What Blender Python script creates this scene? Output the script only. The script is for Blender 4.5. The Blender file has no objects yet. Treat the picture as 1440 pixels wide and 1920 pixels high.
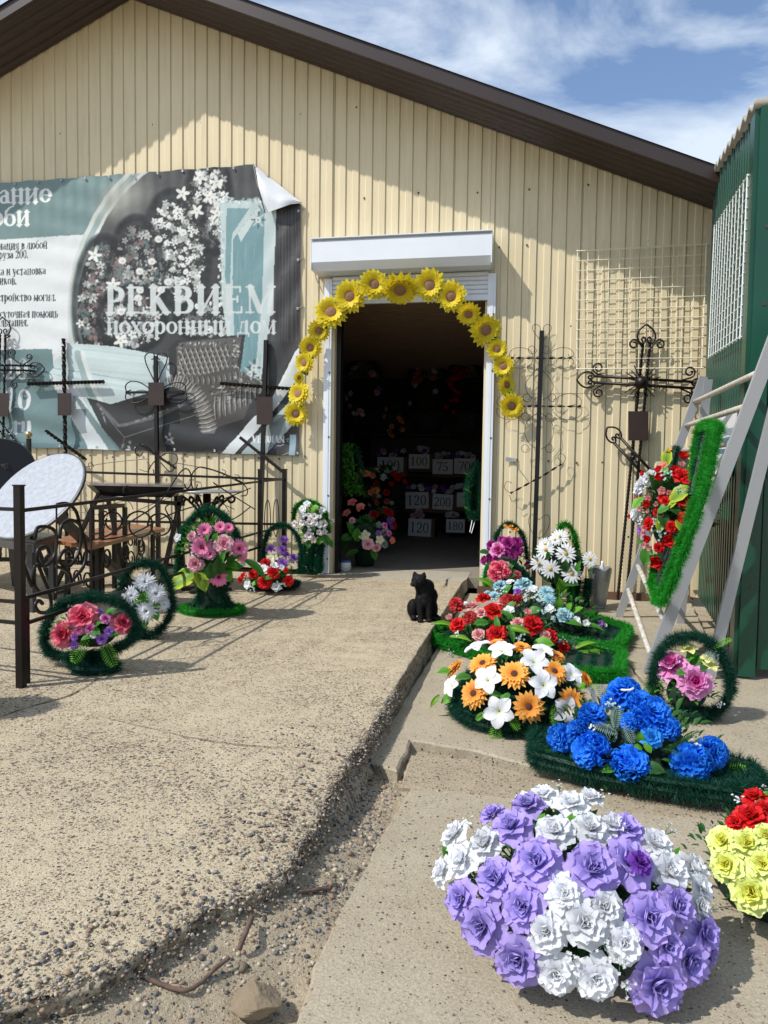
import bpy, math, random
import numpy as np
from mathutils import Vector, Matrix, Quaternion
from mathutils import noise as mnoise

rng = random.Random(7)
nr = np.random.RandomState(7)
SC = bpy.context.scene
COL = SC.collection

# ------------------------------------------------------------------ camera
FPX = 1411.5
YAW, PITCH, ROLL = .19788, .05598, .014524
CAM = np.array([0., -6.91337, 1.0])
_f = np.array([-math.sin(YAW)*math.cos(PITCH), math.cos(YAW)*math.cos(PITCH), -math.sin(PITCH)])
_r0 = np.array([math.cos(YAW), math.sin(YAW), 0.]); _u0 = np.cross(_r0, _f)
_r = _r0*math.cos(ROLL)+_u0*math.sin(ROLL); _u = -_r0*math.sin(ROLL)+_u0*math.cos(ROLL)
cd = bpy.data.cameras.new('camera'); cam = bpy.data.objects.new('camera', cd); COL.objects.link(cam)
cd.sensor_fit = 'VERTICAL'; cd.sensor_height = 36; cd.sensor_width = 27; cd.lens = FPX/1920*36
cd.clip_end = 3000; cd.clip_start = .02
cam.matrix_world = Matrix(((_r[0], _u[0], -_f[0], CAM[0]), (_r[1], _u[1], -_f[1], CAM[1]), (_r[2], _u[2], -_f[2], CAM[2]), (0, 0, 0, 1)))
SC.camera = cam

# ------------------------------------------------------------------ light
SUNL = Vector((1.3, 1.0, -1.85)).normalized()      # direction the sunlight travels
sd = bpy.data.lights.new('sun', 'SUN'); sd.energy = 4.0; sd.angle = math.radians(.6); sd.color = (1, .965, .90)
so = bpy.data.objects.new('sun', sd); COL.objects.link(so)
so.rotation_euler = (-SUNL).to_track_quat('Z', 'Y').to_euler()
SUN_EL = math.asin(-SUNL.z); SUN_AZ = math.atan2(-SUNL.x, -SUNL.y)
w = bpy.data.worlds.new('World'); SC.world = w; w.use_nodes = True
nt = w.node_tree; nt.nodes.clear()
def N(t, loc=None, **k):
    n = nt.nodes.new(t)
    for a, b in k.items(): setattr(n, a, b)
    return n
sky = N('ShaderNodeTexSky'); sky.sky_type = 'NISHITA'; sky.sun_disc = False
sky.sun_elevation = SUN_EL; sky.sun_rotation = SUN_AZ; sky.air_density = 1.0; sky.dust_density = .6; sky.ozone_density = 3.5
bg = N('ShaderNodeBackground'); bg.inputs['Strength'].default_value = .15
tc = N('ShaderNodeTexCoord'); mp = N('ShaderNodeMapping'); mp.inputs['Scale'].default_value = (1.0, 1.0, 2.6); mp.inputs['Rotation'].default_value = (0, .7, .4); mp.inputs['Location'].default_value = (.35, .1, .2)
nz = N('ShaderNodeTexNoise'); nz.inputs['Scale'].default_value = 2.6; nz.inputs['Detail'].default_value = 9; nz.inputs['Roughness'].default_value = .58; nz.inputs['Distortion'].default_value = .55
cr = N('ShaderNodeValToRGB'); cr.color_ramp.elements[0].position = .40; cr.color_ramp.elements[0].color = (.03, .03, .03, 1); cr.color_ramp.elements[1].position = .60; cr.color_ramp.elements[1].color = (.88, .88, .88, 1)
mx = N('ShaderNodeMixRGB'); mx.inputs[2].default_value = (4.9, 5.5, 6.2, 1)
L = nt.links
L.new(tc.outputs['Generated'], mp.inputs[0]); L.new(mp.outputs[0], nz.inputs['Vector']); L.new(nz.outputs['Fac'], cr.inputs[0])
L.new(cr.outputs[0], mx.inputs[0]); L.new(sky.outputs[0], mx.inputs[1]); L.new(mx.outputs[0], bg.inputs[0])
ow = N('ShaderNodeOutputWorld'); L.new(bg.outputs[0], ow.inputs[0])
SC.view_settings.view_transform = 'Standard'; SC.view_settings.look = 'None'
SC.view_settings.exposure = 0.22; SC.view_settings.gamma = 1; SC.view_settings.use_curve_mapping = False
SC.render.engine = 'CYCLES'; SC.cycles.max_bounces = 6; SC.cycles.diffuse_bounces = 3; SC.cycles.glossy_bounces = 3
SC.cycles.transmission_bounces = 4; SC.cycles.transparent_max_bounces = 6

# ------------------------------------------------------------------ measuring helpers (photo pixel -> point on a real surface)
def ray(px, py): return _f + _r*(px-720)/FPX - _u*(py-960)/FPX
def P(px, py, y=0.):
    d = ray(px, py); return Vector(CAM + d*((y-CAM[1])/d[1]))
def PX(px, py, x):
    d = ray(px, py); return Vector(CAM + d*((x-CAM[0])/d[0]))
def G(px, py, z=0.):
    d = ray(px, py); return Vector(CAM + d*((z-CAM[2])/d[2]))
def PL(px, py, p0, n):
    d = ray(px, py); n = np.array(n); t = ((np.array(p0)-CAM)@n)/(d@n); return Vector(CAM + d*t)
def depth(p): return float((np.array(p)-CAM)@_f)
def proj(X):
    v = np.asarray(X)-CAM; q = v@_f
    return 720+FPX*(v@_r)/q, 960-FPX*(v@_u)/q

# ------------------------------------------------------------------ object helpers
class MB:
    def __init__(s): s.v = []; s.f = []; s.t = []
    def add(s, vs, fs, t=0.):
        b = len(s.v); s.v += [tuple(x) for x in vs]; s.f += [tuple(i+b for i in f) for f in fs]
        s.t += list(t) if hasattr(t, '__len__') else [t]*len(vs)
        return s
    def mesh(s, name, mat=None, smooth=False):
        m = bpy.data.meshes.new(name); m.from_pydata(s.v, [], s.f)
        if any(s.t):
            a = m.attributes.new('t', 'FLOAT', 'POINT'); a.data.foreach_set('value', s.t)
        if smooth: m.polygons.foreach_set('use_smooth', [True]*len(m.polygons))
        if mat: m.materials.append(mat)
        return m
    def box(s, c, d, rot=None, t=0.):
        x, y, z = d[0]/2, d[1]/2, d[2]/2
        vs = [Vector((a, b, e)) for a in (-x, x) for b in (-y, y) for e in (-z, z)]
        if rot is not None: vs = [rot @ v for v in vs]
        vs = [v+Vector(c) for v in vs]
        return s.add(vs, [(0, 1, 3, 2), (4, 6, 7, 5), (0, 4, 5, 1), (2, 3, 7, 6), (0, 2, 6, 4), (1, 5, 7, 3)], t)
    def bar(s, a, b, w, h=None, up=(0, 0, 1), twist=0, seg=1, cap=True):
        """rectangular bar a->b, optionally twisted"""
        a = Vector(a); b = Vector(b); h = h or w; d = (b-a).normalized(); up = Vector(up)
        if abs(d.dot(up)) > .95: up = Vector((0, 1, 0))
        sx = d.cross(up).normalized(); sy = sx.cross(d).normalized(); vs = []; fs = []
        for i in range(seg+1):
            u = i/seg; an = twist*u; ca, sa = math.cos(an), math.sin(an); c = a.lerp(b, u)
            for (p, q) in ((-1, -1), (1, -1), (1, 1), (-1, 1)):
                x = p*w/2; y = q*h/2; vs.append(c+sx*(x*ca-y*sa)+sy*(x*sa+y*ca))
        for i in range(seg):
            for k in range(4):
                fs.append((i*4+k, i*4+(k+1) % 4, i*4+4+(k+1) % 4, i*4+4+k))
        if cap: fs += [(3, 2, 1, 0), (seg*4, seg*4+1, seg*4+2, seg*4+3)]
        return s.add(vs, fs)
    def tube(s, pts, r, n=6, cap=True, flat=None, t=0.):
        pts = [Vector(p) for p in pts]; m = len(pts); vs = []; fs = []
        rs = r if hasattr(r, '__len__') else [r]*m
        prev = None
        for i, p in enumerate(pts):
            d = (pts[min(i+1, m-1)]-pts[max(i-1, 0)])
            d = d.normalized() if d.length > 1e-9 else Vector((0, 0, 1))
            if prev is None:
                ref = Vector((0, 0, 1)) if abs(d.z) < .9 else Vector((0, 1, 0)); sx = d.cross(ref).normalized()
            else:
                sx = prev-d*prev.dot(d); sx = sx.normalized() if sx.length > 1e-6 else d.orthogonal().normalized()
            prev = sx; sy = d.cross(sx)
            for k in range(n):
                an = 2*math.pi*k/n; vs.append(p+sx*(math.cos(an)*rs[i])+sy*(math.sin(an)*rs[i]))
        for i in range(m-1):
            for k in range(n): fs.append((i*n+k, i*n+(k+1) % n, i*n+n+(k+1) % n, i*n+n+k))
        if cap: fs += [tuple(range(n))[::-1], tuple((m-1)*n+k for k in range(n))]
        return s.add(vs, fs, t)
    def lathe(s, c, prof, n=24, R=None, t=0.):
        vs = []; fs = []; c = Vector(c)
        for (r, z) in prof:
            for k in range(n):
                a = 2*math.pi*k/n; v = Vector((r*math.cos(a), r*math.sin(a), z)); v = R @ v if R is not None else v; vs.append(c+v)
        for i in range(len(prof)-1):
            for k in range(n): fs.append((i*n+k, i*n+(k+1) % n, i*n+n+(k+1) % n, i*n+n+k))
        fs += [tuple(range(n))[::-1], tuple((len(prof)-1)*n+k for k in range(n))]
        return s.add(vs, fs, t)
    def ball(s, c, r, nu=8, nv=6, sc=(1, 1, 1), R=None, t=0.):
        vs = []; fs = []; c = Vector(c)
        for i in range(nv+1):
            th = math.pi*i/nv
            for k in range(nu):
                a = 2*math.pi*k/nu; v = Vector((r*sc[0]*math.sin(th)*math.cos(a), r*sc[1]*math.sin(th)*math.sin(a), r*sc[2]*math.cos(th)))
                v = R @ v if R is not None else v; vs.append(c+v)
        for i in range(nv):
            for k in range(nu): fs.append((i*nu+k, i*nu+nu+k, i*nu+nu+(k+1) % nu, i*nu+(k+1) % nu))
        return s.add(vs, fs, t)
    def poly(s, pts, t=0.):
        return s.add(pts, [tuple(range(len(pts)))], t)
    def slab(s, pts, n, th):
        """extruded flat polygon: pts on the front, thickness th against n"""
        n = Vector(n).normalized(); k = len(pts); b = [Vector(p)-n*th for p in pts]
        fs = [tuple(range(k)), tuple(range(2*k-1, k-1, -1))]+[(i, k+i, k+(i+1) % k, (i+1) % k) for i in range(k)]
        return s.add([Vector(p) for p in pts]+b, fs)

def link(name, data, parent=None, world=None, kind=None):
    o = bpy.data.objects.new(name, data); COL.objects.link(o)
    M = world if world is not None else Matrix.Identity(4)
    if parent is not None:
        o.parent = parent; o.matrix_parent_inverse = Matrix.Identity(4)
        o.matrix_basis = WM[parent.name].inverted() @ M
    else: o.matrix_basis = M
    WM[o.name] = M
    if kind: o['kind'] = kind
    return o
WM = {}
def thing(name, label, cat, loc=(0, 0, 0), group=None):
    o = bpy.data.objects.new(name, None); COL.objects.link(o); o.empty_display_size = .1
    o.location = loc; WM[o.name] = Matrix.Translation(loc)
    tag(o, label, cat, group); return o
def tag(o, label, cat, group=None):
    o['label'] = label; o['category'] = cat
    if group: o['group'] = group
    return o
def part(name, mb, mat, parent, smooth=False, kind=None):
    return link(name, mb.mesh(name, mat, smooth), parent, None, kind)
def struct(name, mb, mat, smooth=False):
    o = link(name, mb.mesh(name, mat, smooth)); o['kind'] = 'structure'; return o

def spl(pts, n=6, closed=False):
    """catmull-rom through points"""
    pts = [Vector(p) for p in pts]; m = len(pts); out = []
    for i in range(m if closed else m-1):
        if closed: p0, p1, p2, p3 = pts[i-1], pts[i], pts[(i+1) % m], pts[(i+2) % m]
        else: p0, p1, p2, p3 = pts[max(i-1, 0)], pts[i], pts[i+1], pts[min(i+2, m-1)]
        for k in range(n):
            t = k/n; out.append(.5*((2*p1)+(p2-p0)*t+(2*p0-5*p1+4*p2-p3)*t*t+(3*p1-p0-3*p2+p3)*t**3))
    if not closed: out.append(pts[-1])
    return out

# ------------------------------------------------------------------ materials
def lin(c): return tuple(((x/255)/12.92 if x/255 <= .04045 else ((x/255+.055)/1.055)**2.4) for x in c)
def newmat(name):
    m = bpy.data.materials.new(name); m.use_nodes = True; t = m.node_tree; b = t.nodes['Principled BSDF']; return m, t, b
def nd(t, ty, **k):
    n = t.nodes.new(ty)
    for a, b in k.items():
        if a in ('loc',): continue
        if a.startswith('i_'): n.inputs[a[2:].replace('_', ' ')].default_value = b
        else: setattr(n, a, b)
    return n
def pm(name, c, rough=.6, metal=0., var=.15, vs=6., bump=0., bs=60., c2=None, spec=.5, obj=True, vary=False):
    """plain procedural paint/metal/etc: two-tone noise, optional fine bump"""
    m, t, b = newmat(name); l = t.links
    b.inputs['Roughness'].default_value = rough; b.inputs['Metallic'].default_value = metal; b.inputs['Specular IOR Level'].default_value = spec
    tc = nd(t, 'ShaderNodeTexCoord'); geo = nd(t, 'ShaderNodeNewGeometry')
    nz = nd(t, 'ShaderNodeTexNoise', i_Scale=vs, i_Detail=5., i_Roughness=.6)
    l.new(geo.outputs['Position'], nz.inputs['Vector'])
    mix = nd(t, 'ShaderNodeMixRGB'); c = tuple(c)
    c2 = c2 or tuple(x*(1-2*var) for x in c)
    mix.inputs[1].default_value = (*c, 1); mix.inputs[2].default_value = (*c2, 1)
    rp = nd(t, 'ShaderNodeMapRange'); rp.inputs['From Min'].default_value = .3; rp.inputs['From Max'].default_value = .7
    l.new(nz.outputs['Fac'], rp.inputs[0]); l.new(rp.outputs[0], mix.inputs[0]); src = mix.outputs[0]
    if vary:
        oi = nd(t, 'ShaderNodeObjectInfo'); hs = nd(t, 'ShaderNodeHueSaturation'); mr = nd(t, 'ShaderNodeMapRange'); mr.inputs['To Min'].default_value = .8; mr.inputs['To Max'].default_value = 1.15
        l.new(oi.outputs['Random'], mr.inputs[0]); l.new(mr.outputs[0], hs.inputs['Value']); l.new(src, hs.inputs['Color']); src = hs.outputs[0]
    l.new(src, b.inputs['Base Color'])
    if bump:
        n2 = nd(t, 'ShaderNodeTexNoise', i_Scale=bs, i_Detail=4.); l.new(geo.outputs['Position'], n2.inputs['Vector'])
        bp = nd(t, 'ShaderNodeBump', i_Strength=bump, i_Distance=.004); l.new(n2.outputs['Fac'], bp.inputs['Height']); l.new(bp.outputs[0], b.inputs['Normal'])
    return m
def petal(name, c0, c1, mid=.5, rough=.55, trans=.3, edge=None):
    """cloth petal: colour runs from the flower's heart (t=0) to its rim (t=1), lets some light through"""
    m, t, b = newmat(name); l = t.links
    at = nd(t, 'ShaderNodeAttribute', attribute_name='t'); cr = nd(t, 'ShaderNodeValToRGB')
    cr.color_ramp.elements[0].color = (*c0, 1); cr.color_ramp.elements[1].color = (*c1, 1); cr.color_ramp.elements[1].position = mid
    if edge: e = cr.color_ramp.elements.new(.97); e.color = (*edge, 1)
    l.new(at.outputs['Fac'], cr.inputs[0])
    oi = nd(t, 'ShaderNodeObjectInfo'); hs = nd(t, 'ShaderNodeHueSaturation'); mr = nd(t, 'ShaderNodeMapRange'); mr.inputs['To Min'].default_value = .86; mr.inputs['To Max'].default_value = 1.08
    l.new(oi.outputs['Random'], mr.inputs[0])
    geo = nd(t, 'ShaderNodeNewGeometry'); nz = nd(t, 'ShaderNodeTexNoise', i_Scale=90., i_Detail=3.); l.new(geo.outputs['Position'], nz.inputs['Vector'])
    ad = nd(t, 'ShaderNodeMath', operation='MULTIPLY_ADD'); ad.inputs[1].default_value = .25; l.new(nz.outputs['Fac'], ad.inputs[0])
    sb = nd(t, 'ShaderNodeMath', operation='SUBTRACT'); sb.inputs[1].default_value = .125; l.new(mr.outputs[0], sb.inputs[0]); l.new(sb.outputs[0], ad.inputs[2])
    l.new(ad.outputs[0], hs.inputs['Value']); l.new(cr.outputs[0], hs.inputs['Color'])
    l.new(hs.outputs[0], b.inputs['Base Color']); b.inputs['Roughness'].default_value = rough; b.inputs['Specular IOR Level'].default_value = .25
    tr = nd(t, 'ShaderNodeBsdfTranslucent'); l.new(hs.outputs[0], tr.inputs[0]); ms = nd(t, 'ShaderNodeMixShader'); ms.inputs[0].default_value = trans
    l.new(b.outputs[0], ms.inputs[1]); l.new(tr.outputs[0], ms.inputs[2]); l.new(ms.outputs[0], t.nodes['Material Output'].inputs[0])
    bp = nd(t, 'ShaderNodeBump', i_Strength=.2, i_Distance=.003); l.new(nz.outputs['Fac'], bp.inputs['Height']); l.new(bp.outputs[0], b.inputs['Normal'])
    return m

M = {}
M['cream'] = pm('cream_sheet_paint', (.70, .60, .395), .45, 0, .05, 1.3, .06, 25, c2=(.63, .53, .34))
def weather(m, c, zs):
    t = m.node_tree; l = t.links; b = t.nodes['Principled BSDF']; src = b.inputs['Base Color'].links[0].from_socket
    geo = nd(t, 'ShaderNodeNewGeometry'); mp_ = nd(t, 'ShaderNodeMapping'); mp_.inputs['Scale'].default_value = (9, 9, .7); n1 = nd(t, 'ShaderNodeTexNoise', i_Scale=1.6, i_Detail=6., i_Roughness=.7); l.new(geo.outputs['Position'], mp_.inputs[0]); l.new(mp_.outputs[0], n1.inputs['Vector'])
    r1 = nd(t, 'ShaderNodeMapRange'); r1.inputs[1].default_value = .50; r1.inputs[2].default_value = .80; r1.inputs[4].default_value = .46; l.new(n1.outputs['Fac'], r1.inputs[0])
    sp = nd(t, 'ShaderNodeSeparateXYZ'); l.new(geo.outputs['Position'], sp.inputs[0]); r2 = nd(t, 'ShaderNodeMapRange'); r2.inputs[1].default_value = zs; r2.inputs[2].default_value = -.1; r2.inputs[4].default_value = .55; l.new(sp.outputs['Z'], r2.inputs[0])
    n2 = nd(t, 'ShaderNodeTexNoise', i_Scale=7., i_Detail=6.); l.new(geo.outputs['Position'], n2.inputs['Vector']); mu = nd(t, 'ShaderNodeMath', operation='MULTIPLY'); l.new(r2.outputs[0], mu.inputs[0]); l.new(n2.outputs['Fac'], mu.inputs[1])
    ad = nd(t, 'ShaderNodeMath', operation='ADD', use_clamp=True); l.new(mu.outputs[0], ad.inputs[0]); l.new(r1.outputs[0], ad.inputs[1])
    mx_ = nd(t, 'ShaderNodeMixRGB'); mx_.inputs[2].default_value = (*c, 1); l.new(ad.outputs[0], mx_.inputs[0]); l.new(src, mx_.inputs[1]); l.new(mx_.outputs[0], b.inputs['Base Color'])
weather(M['cream'], (.42, .35, .235), .5)
M['cream_wire'] = pm('cream_wire_paint', (.86, .80, .62), .45, 0, .08)
M['brown'] = pm('brown_roof_paint', (.036, .021, .017), .38, 0, .12, 2.)
M['iron'] = pm('dark_brown_iron_paint', (.010, .0055, .0045), .38, 0, .2, 30., .25, 180., spec=.35)
M['iron_grey'] = pm('dark_grey_iron_paint', (.055, .057, .055), .4, 0, .2, 30., .2, 150.)
M['black'] = pm('black_iron_paint', (.008, .008, .009), .45, 0, .1, spec=.3)
M['plaque'] = pm('brown_plaque_metal', (.034, .017, .012), .45, 0, .15, 12.)
M['white'] = pm('white_shutter_paint', (.74, .77, .82), .35, 0, .04, 2.)
M['rail'] = pm('grey_aluminium', (.37, .38, .40), .42, .15, .12, 9., .15, 90, c2=(.36, .37, .385))
M['rung'] = pm('worn_white_pipe_paint', (.62, .61, .56), .5, 0, .2, 38., .3, 60, c2=(.36, .28, .2))
M['green'] = pm('green_sheet_paint', (.003, .062, .034), .32, 0, .15, 1.5)
M['white_wire'] = pm('white_wire_paint', (.80, .82, .82), .4, 0, .04)
M['oldroof'] = pm('grey_asbestos_sheet', (.42, .40, .35), .85, 0, .2, 8., .4, 70)
M['wood'] = pm('varnished_brown_wood', (.33, .125, .05), .33, 0, .2, 14., .1, 50, c2=(.2, .07, .03))
M['granite'] = pm('pale_grey_granite', (.40, .42, .46), .35, 0, .1, 34., .08, 120, c2=(.27, .29, .325))
M['tin'] = pm('galvanised_tin', (.42, .44, .45), .4, .55, .15, 14.)
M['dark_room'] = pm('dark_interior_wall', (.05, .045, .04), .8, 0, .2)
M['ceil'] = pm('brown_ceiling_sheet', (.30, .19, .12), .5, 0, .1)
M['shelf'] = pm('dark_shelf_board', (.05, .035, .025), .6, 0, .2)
M['paper'] = pm('white_paper', (.72, .72, .72), .7, 0, .03)
M['ink'] = pm('black_ink', (.02, .02, .022), .6)
M['ceramic'] = pm('white_ceramic', (.7, .7, .68), .2, 0, .04)
M['gold'] = pm('brass_metal', (.5, .38, .18), .3, .8, .1)
M['red_pot'] = pm('dark_red_pot', (.12, .02, .015), .4)
M['green_stem'] = pm('green_plastic_stem', (.03, .12, .02), .5)
M['core'] = pm('dark_wire_core', (.006, .028, .014), .9)
M['rust'] = pm('rusty_iron', (.16, .10, .075), .9, 0, .25, 40., .5, 90, c2=(.085, .055, .042))
M['base_strip'] = pm('brown_base_strip', (.16, .085, .05), .7, 0, .2)
M['cable'] = pm('grey_cable', (.35, .34, .32), .5)
M['screw'] = pm('dark_screw', (.09, .07, .045), .5, .3)
M['seam'] = pm('seal_grey', (.25, .25, .26), .6)
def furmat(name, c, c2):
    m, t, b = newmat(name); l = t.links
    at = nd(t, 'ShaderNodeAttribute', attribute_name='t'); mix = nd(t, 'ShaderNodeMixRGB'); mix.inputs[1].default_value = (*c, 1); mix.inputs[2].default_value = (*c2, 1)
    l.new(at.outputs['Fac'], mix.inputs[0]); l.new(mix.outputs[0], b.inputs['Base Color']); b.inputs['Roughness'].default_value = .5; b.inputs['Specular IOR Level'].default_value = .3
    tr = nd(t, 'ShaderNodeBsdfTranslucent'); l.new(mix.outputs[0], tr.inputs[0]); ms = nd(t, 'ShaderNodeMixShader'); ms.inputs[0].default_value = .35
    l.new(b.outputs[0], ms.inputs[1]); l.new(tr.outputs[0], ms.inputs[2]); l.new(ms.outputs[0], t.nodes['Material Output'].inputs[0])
    return m
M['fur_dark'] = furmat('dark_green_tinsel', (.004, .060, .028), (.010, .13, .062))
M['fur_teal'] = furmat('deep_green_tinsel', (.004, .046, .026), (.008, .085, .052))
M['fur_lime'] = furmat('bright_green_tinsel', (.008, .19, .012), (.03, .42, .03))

def groundmat(name, base, base2, stonec, scale, cover, bump=.6, wear=None, fine=1.0):
    """concrete with pebble aggregate showing through"""
    m, t, b = newmat(name); l = t.links; geo = nd(t, 'ShaderNodeNewGeometry'); pos = geo.outputs['Position']
    dn = nd(t, 'ShaderNodeTexNoise', i_Scale=scale*.9, i_Detail=2.); l.new(pos, dn.inputs['Vector'])
    dm = nd(t, 'ShaderNodeVectorMath', operation='MULTIPLY_ADD'); dm.inputs[1].default_value = (.6/scale,)*3; l.new(dn.outputs['Color'], dm.inputs[0]); l.new(pos, dm.inputs[2]); wp = dm.outputs[0]
    big = nd(t, 'ShaderNodeTexNoise', i_Scale=1.4, i_Detail=6., i_Roughness=.65); l.new(pos, big.inputs['Vector'])
    fin = nd(t, 'ShaderNodeTexNoise', i_Scale=140.*fine, i_Detail=5., i_Roughness=.7); l.new(pos, fin.inputs['Vector'])
    mid = nd(t, 'ShaderNodeTexNoise', i_Scale=11., i_Detail=6., i_Roughness=.7); l.new(pos, mid.inputs['Vector'])
    m1 = nd(t, 'ShaderNodeMixRGB'); m1.inputs[1].default_value = (*base, 1); m1.inputs[2].default_value = (*base2, 1)
    r1 = nd(t, 'ShaderNodeMapRange'); r1.inputs[1].default_value = .35; r1.inputs[2].default_value = .68
    sm = nd(t, 'ShaderNodeMath', operation='ADD'); l.new(big.outputs['Fac'], sm.inputs[0]); l.new(mid.outputs['Fac'], sm.inputs[1]); hv = nd(t, 'ShaderNodeMath', operation='MULTIPLY'); hv.inputs[1].default_value = .5
    l.new(sm.outputs[0], hv.inputs[0]); l.new(hv.outputs[0], r1.inputs[0]); l.new(r1.outputs[0], m1.inputs[0])
    m2 = nd(t, 'ShaderNodeMixRGB', blend_type='MULTIPLY'); m2.inputs[0].default_value = 1.; l.new(m1.outputs[0], m2.inputs[1])
    fr = nd(t, 'ShaderNodeMapRange'); fr.inputs[1].default_value = .25; fr.inputs[2].default_value = .75; fr.inputs[3].default_value = .62; fr.inputs[4].default_value = 1.3
    l.new(fin.outputs['Fac'], fr.inputs[0]); l.new(fr.outputs[0], m2.inputs[2]); col = m2.outputs[0]
    hs = []
    for k, (sc, cv) in enumerate(((scale, cover), (scale*2.1, cover*.9))):
        vo = nd(t, 'ShaderNodeTexVoronoi', i_Scale=sc); l.new(wp, vo.inputs['Vector'])
        sep = nd(t, 'ShaderNodeSeparateColor'); l.new(vo.outputs['Color'], sep.inputs[0])
        # radius of a pebble varies from cell to cell and with the patchiness of the wear
        rr = nd(t, 'ShaderNodeMath', operation='MULTIPLY'); l.new(sep.outputs[0], rr.inputs[0])
        pt = nd(t, 'ShaderNodeMapRange'); pt.inputs[1].default_value = .35; pt.inputs[2].default_value = .65; pt.inputs[3].default_value = cv*.45; pt.inputs[4].default_value = cv
        l.new(mid.outputs['Fac'] if k else big.outputs['Fac'], pt.inputs[0]); l.new(pt.outputs[0], rr.inputs[1])
        df = nd(t, 'ShaderNodeMath', operation='SUBTRACT'); l.new(rr.outputs[0], df.inputs[0]); l.new(vo.outputs['Distance'], df.inputs[1])
        ms = nd(t, 'ShaderNodeMapRange'); ms.inputs[1].default_value = 0; ms.inputs[2].default_value = .06; l.new(df.outputs[0], ms.inputs[0])
        cr = nd(t, 'ShaderNodeValToRGB'); cr.color_ramp.interpolation = 'CONSTANT'
        for q, cc in enumerate(stonec):
            e = cr.color_ramp.elements[q] if q < 2 else cr.color_ramp.elements.new(q/len(stonec)); e.position = q/len(stonec); e.color = (*cc, 1)
        l.new(sep.outputs[1], cr.inputs[0])
        mm = nd(t, 'ShaderNodeMixRGB'); l.new(ms.outputs[0], mm.inputs[0]); l.new(col, mm.inputs[1]); l.new(cr.outputs[0], mm.inputs[2]); col = mm.outputs[0]; hs.append(ms.outputs[0])
    l.new(col, b.inputs['Base Color']); b.inputs['Roughness'].default_value = .92; b.inputs['Specular IOR Level'].default_value = .2
    ha = nd(t, 'ShaderNodeMath', operation='ADD'); l.new(hs[0], ha.inputs[0]); l.new(hs[1], ha.inputs[1])
    hb = nd(t, 'ShaderNodeMath', operation='MULTIPLY_ADD'); hb.inputs[1].default_value = 1.6; l.new(fin.outputs['Fac'], hb.inputs[0]); l.new(ha.outputs[0], hb.inputs[2])
    hc = nd(t, 'ShaderNodeMath', operation='MULTIPLY_ADD'); hc.inputs[1].default_value = 3.; l.new(mid.outputs['Fac'], hc.inputs[0]); l.new(hb.outputs[0], hc.inputs[2])
    bp = nd(t, 'ShaderNodeBump', i_Strength=bump, i_Distance=.004); l.new(hc.outputs[0], bp.inputs['Height']); l.new(bp.outputs[0], b.inputs['Normal'])
    return m
STC = [(.17, .13, .09), (.10, .085, .075), (.30, .22, .14), (.055, .055, .06), (.22, .16, .11), (.38, .33, .25), (.13, .12, .12), (.25, .17, .13)]
M['agg'] = groundmat('worn_aggregate_concrete', (.54, .455, .32), (.43, .355, .24), STC, 88., .76, .8)
M['agg2'] = groundmat('smoother_worn_concrete', (.42, .365, .27), (.33, .28, .20), STC, 62., .44, .55)
M['side'] = groundmat('broken_concrete_face', (.50, .43, .31), (.30, .255, .18), STC, 60., .95, 1.)
M['dirt'] = groundmat('sandy_dirt', (.44, .37, .26), (.35, .285, .195), STC, 90., .5, .9)
M['thresh'] = groundmat('smooth_threshold_concrete', (.42, .38, .30), (.33, .30, .235), STC, 80., .18, .3)
M['floor_in'] = groundmat('shop_floor_concrete', (.30, .27, .22), (.23, .2, .16), STC, 60., .15, .3)
def stonemat(name):
    m, t, b = newmat(name); l = t.links
    at = nd(t, 'ShaderNodeAttribute', attribute_name='t'); cr = nd(t, 'ShaderNodeValToRGB'); cr.color_ramp.interpolation = 'CONSTANT'
    cs = STC+[(.40, .34, .25), (.22, .21, .19), (.13, .135, .13), (.44, .37, .27)]
    for q, cc in enumerate(cs):
        e = cr.color_ramp.elements[q] if q < 2 else cr.color_ramp.elements.new(q/len(cs)); e.position = q/len(cs); e.color = (*cc, 1)
    l.new(at.outputs['Fac'], cr.inputs[0]); geo = nd(t, 'ShaderNodeNewGeometry'); nz = nd(t, 'ShaderNodeTexNoise', i_Scale=160., i_Detail=4.); l.new(geo.outputs['Position'], nz.inputs['Vector'])
    mm = nd(t, 'ShaderNodeMixRGB', blend_type='MULTIPLY'); mm.inputs[0].default_value = .8; mr = nd(t, 'ShaderNodeMapRange'); mr.inputs[3].default_value = .5; mr.inputs[4].default_value = 1.5; l.new(nz.outputs['Fac'], mr.inputs[0])
    l.new(cr.outputs[0], mm.inputs[1]); l.new(mr.outputs[0], mm.inputs[2]); l.new(mm.outputs[0], b.inputs['Base Color']); b.inputs['Roughness'].default_value = .75
    return m
M['pebble'] = stonemat('mixed_pebbles')
M['rock'] = pm('tan_sandstone', (.25, .19, .12), .9, 0, .2, 18., .9, 40, c2=(.19, .145, .095))
M['grass'] = pm('green_grass_blade', (.10, .17, .03), .6, 0, .3, 20.)
M['dry'] = pm('dry_straw', (.45, .38, .22), .7)

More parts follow.
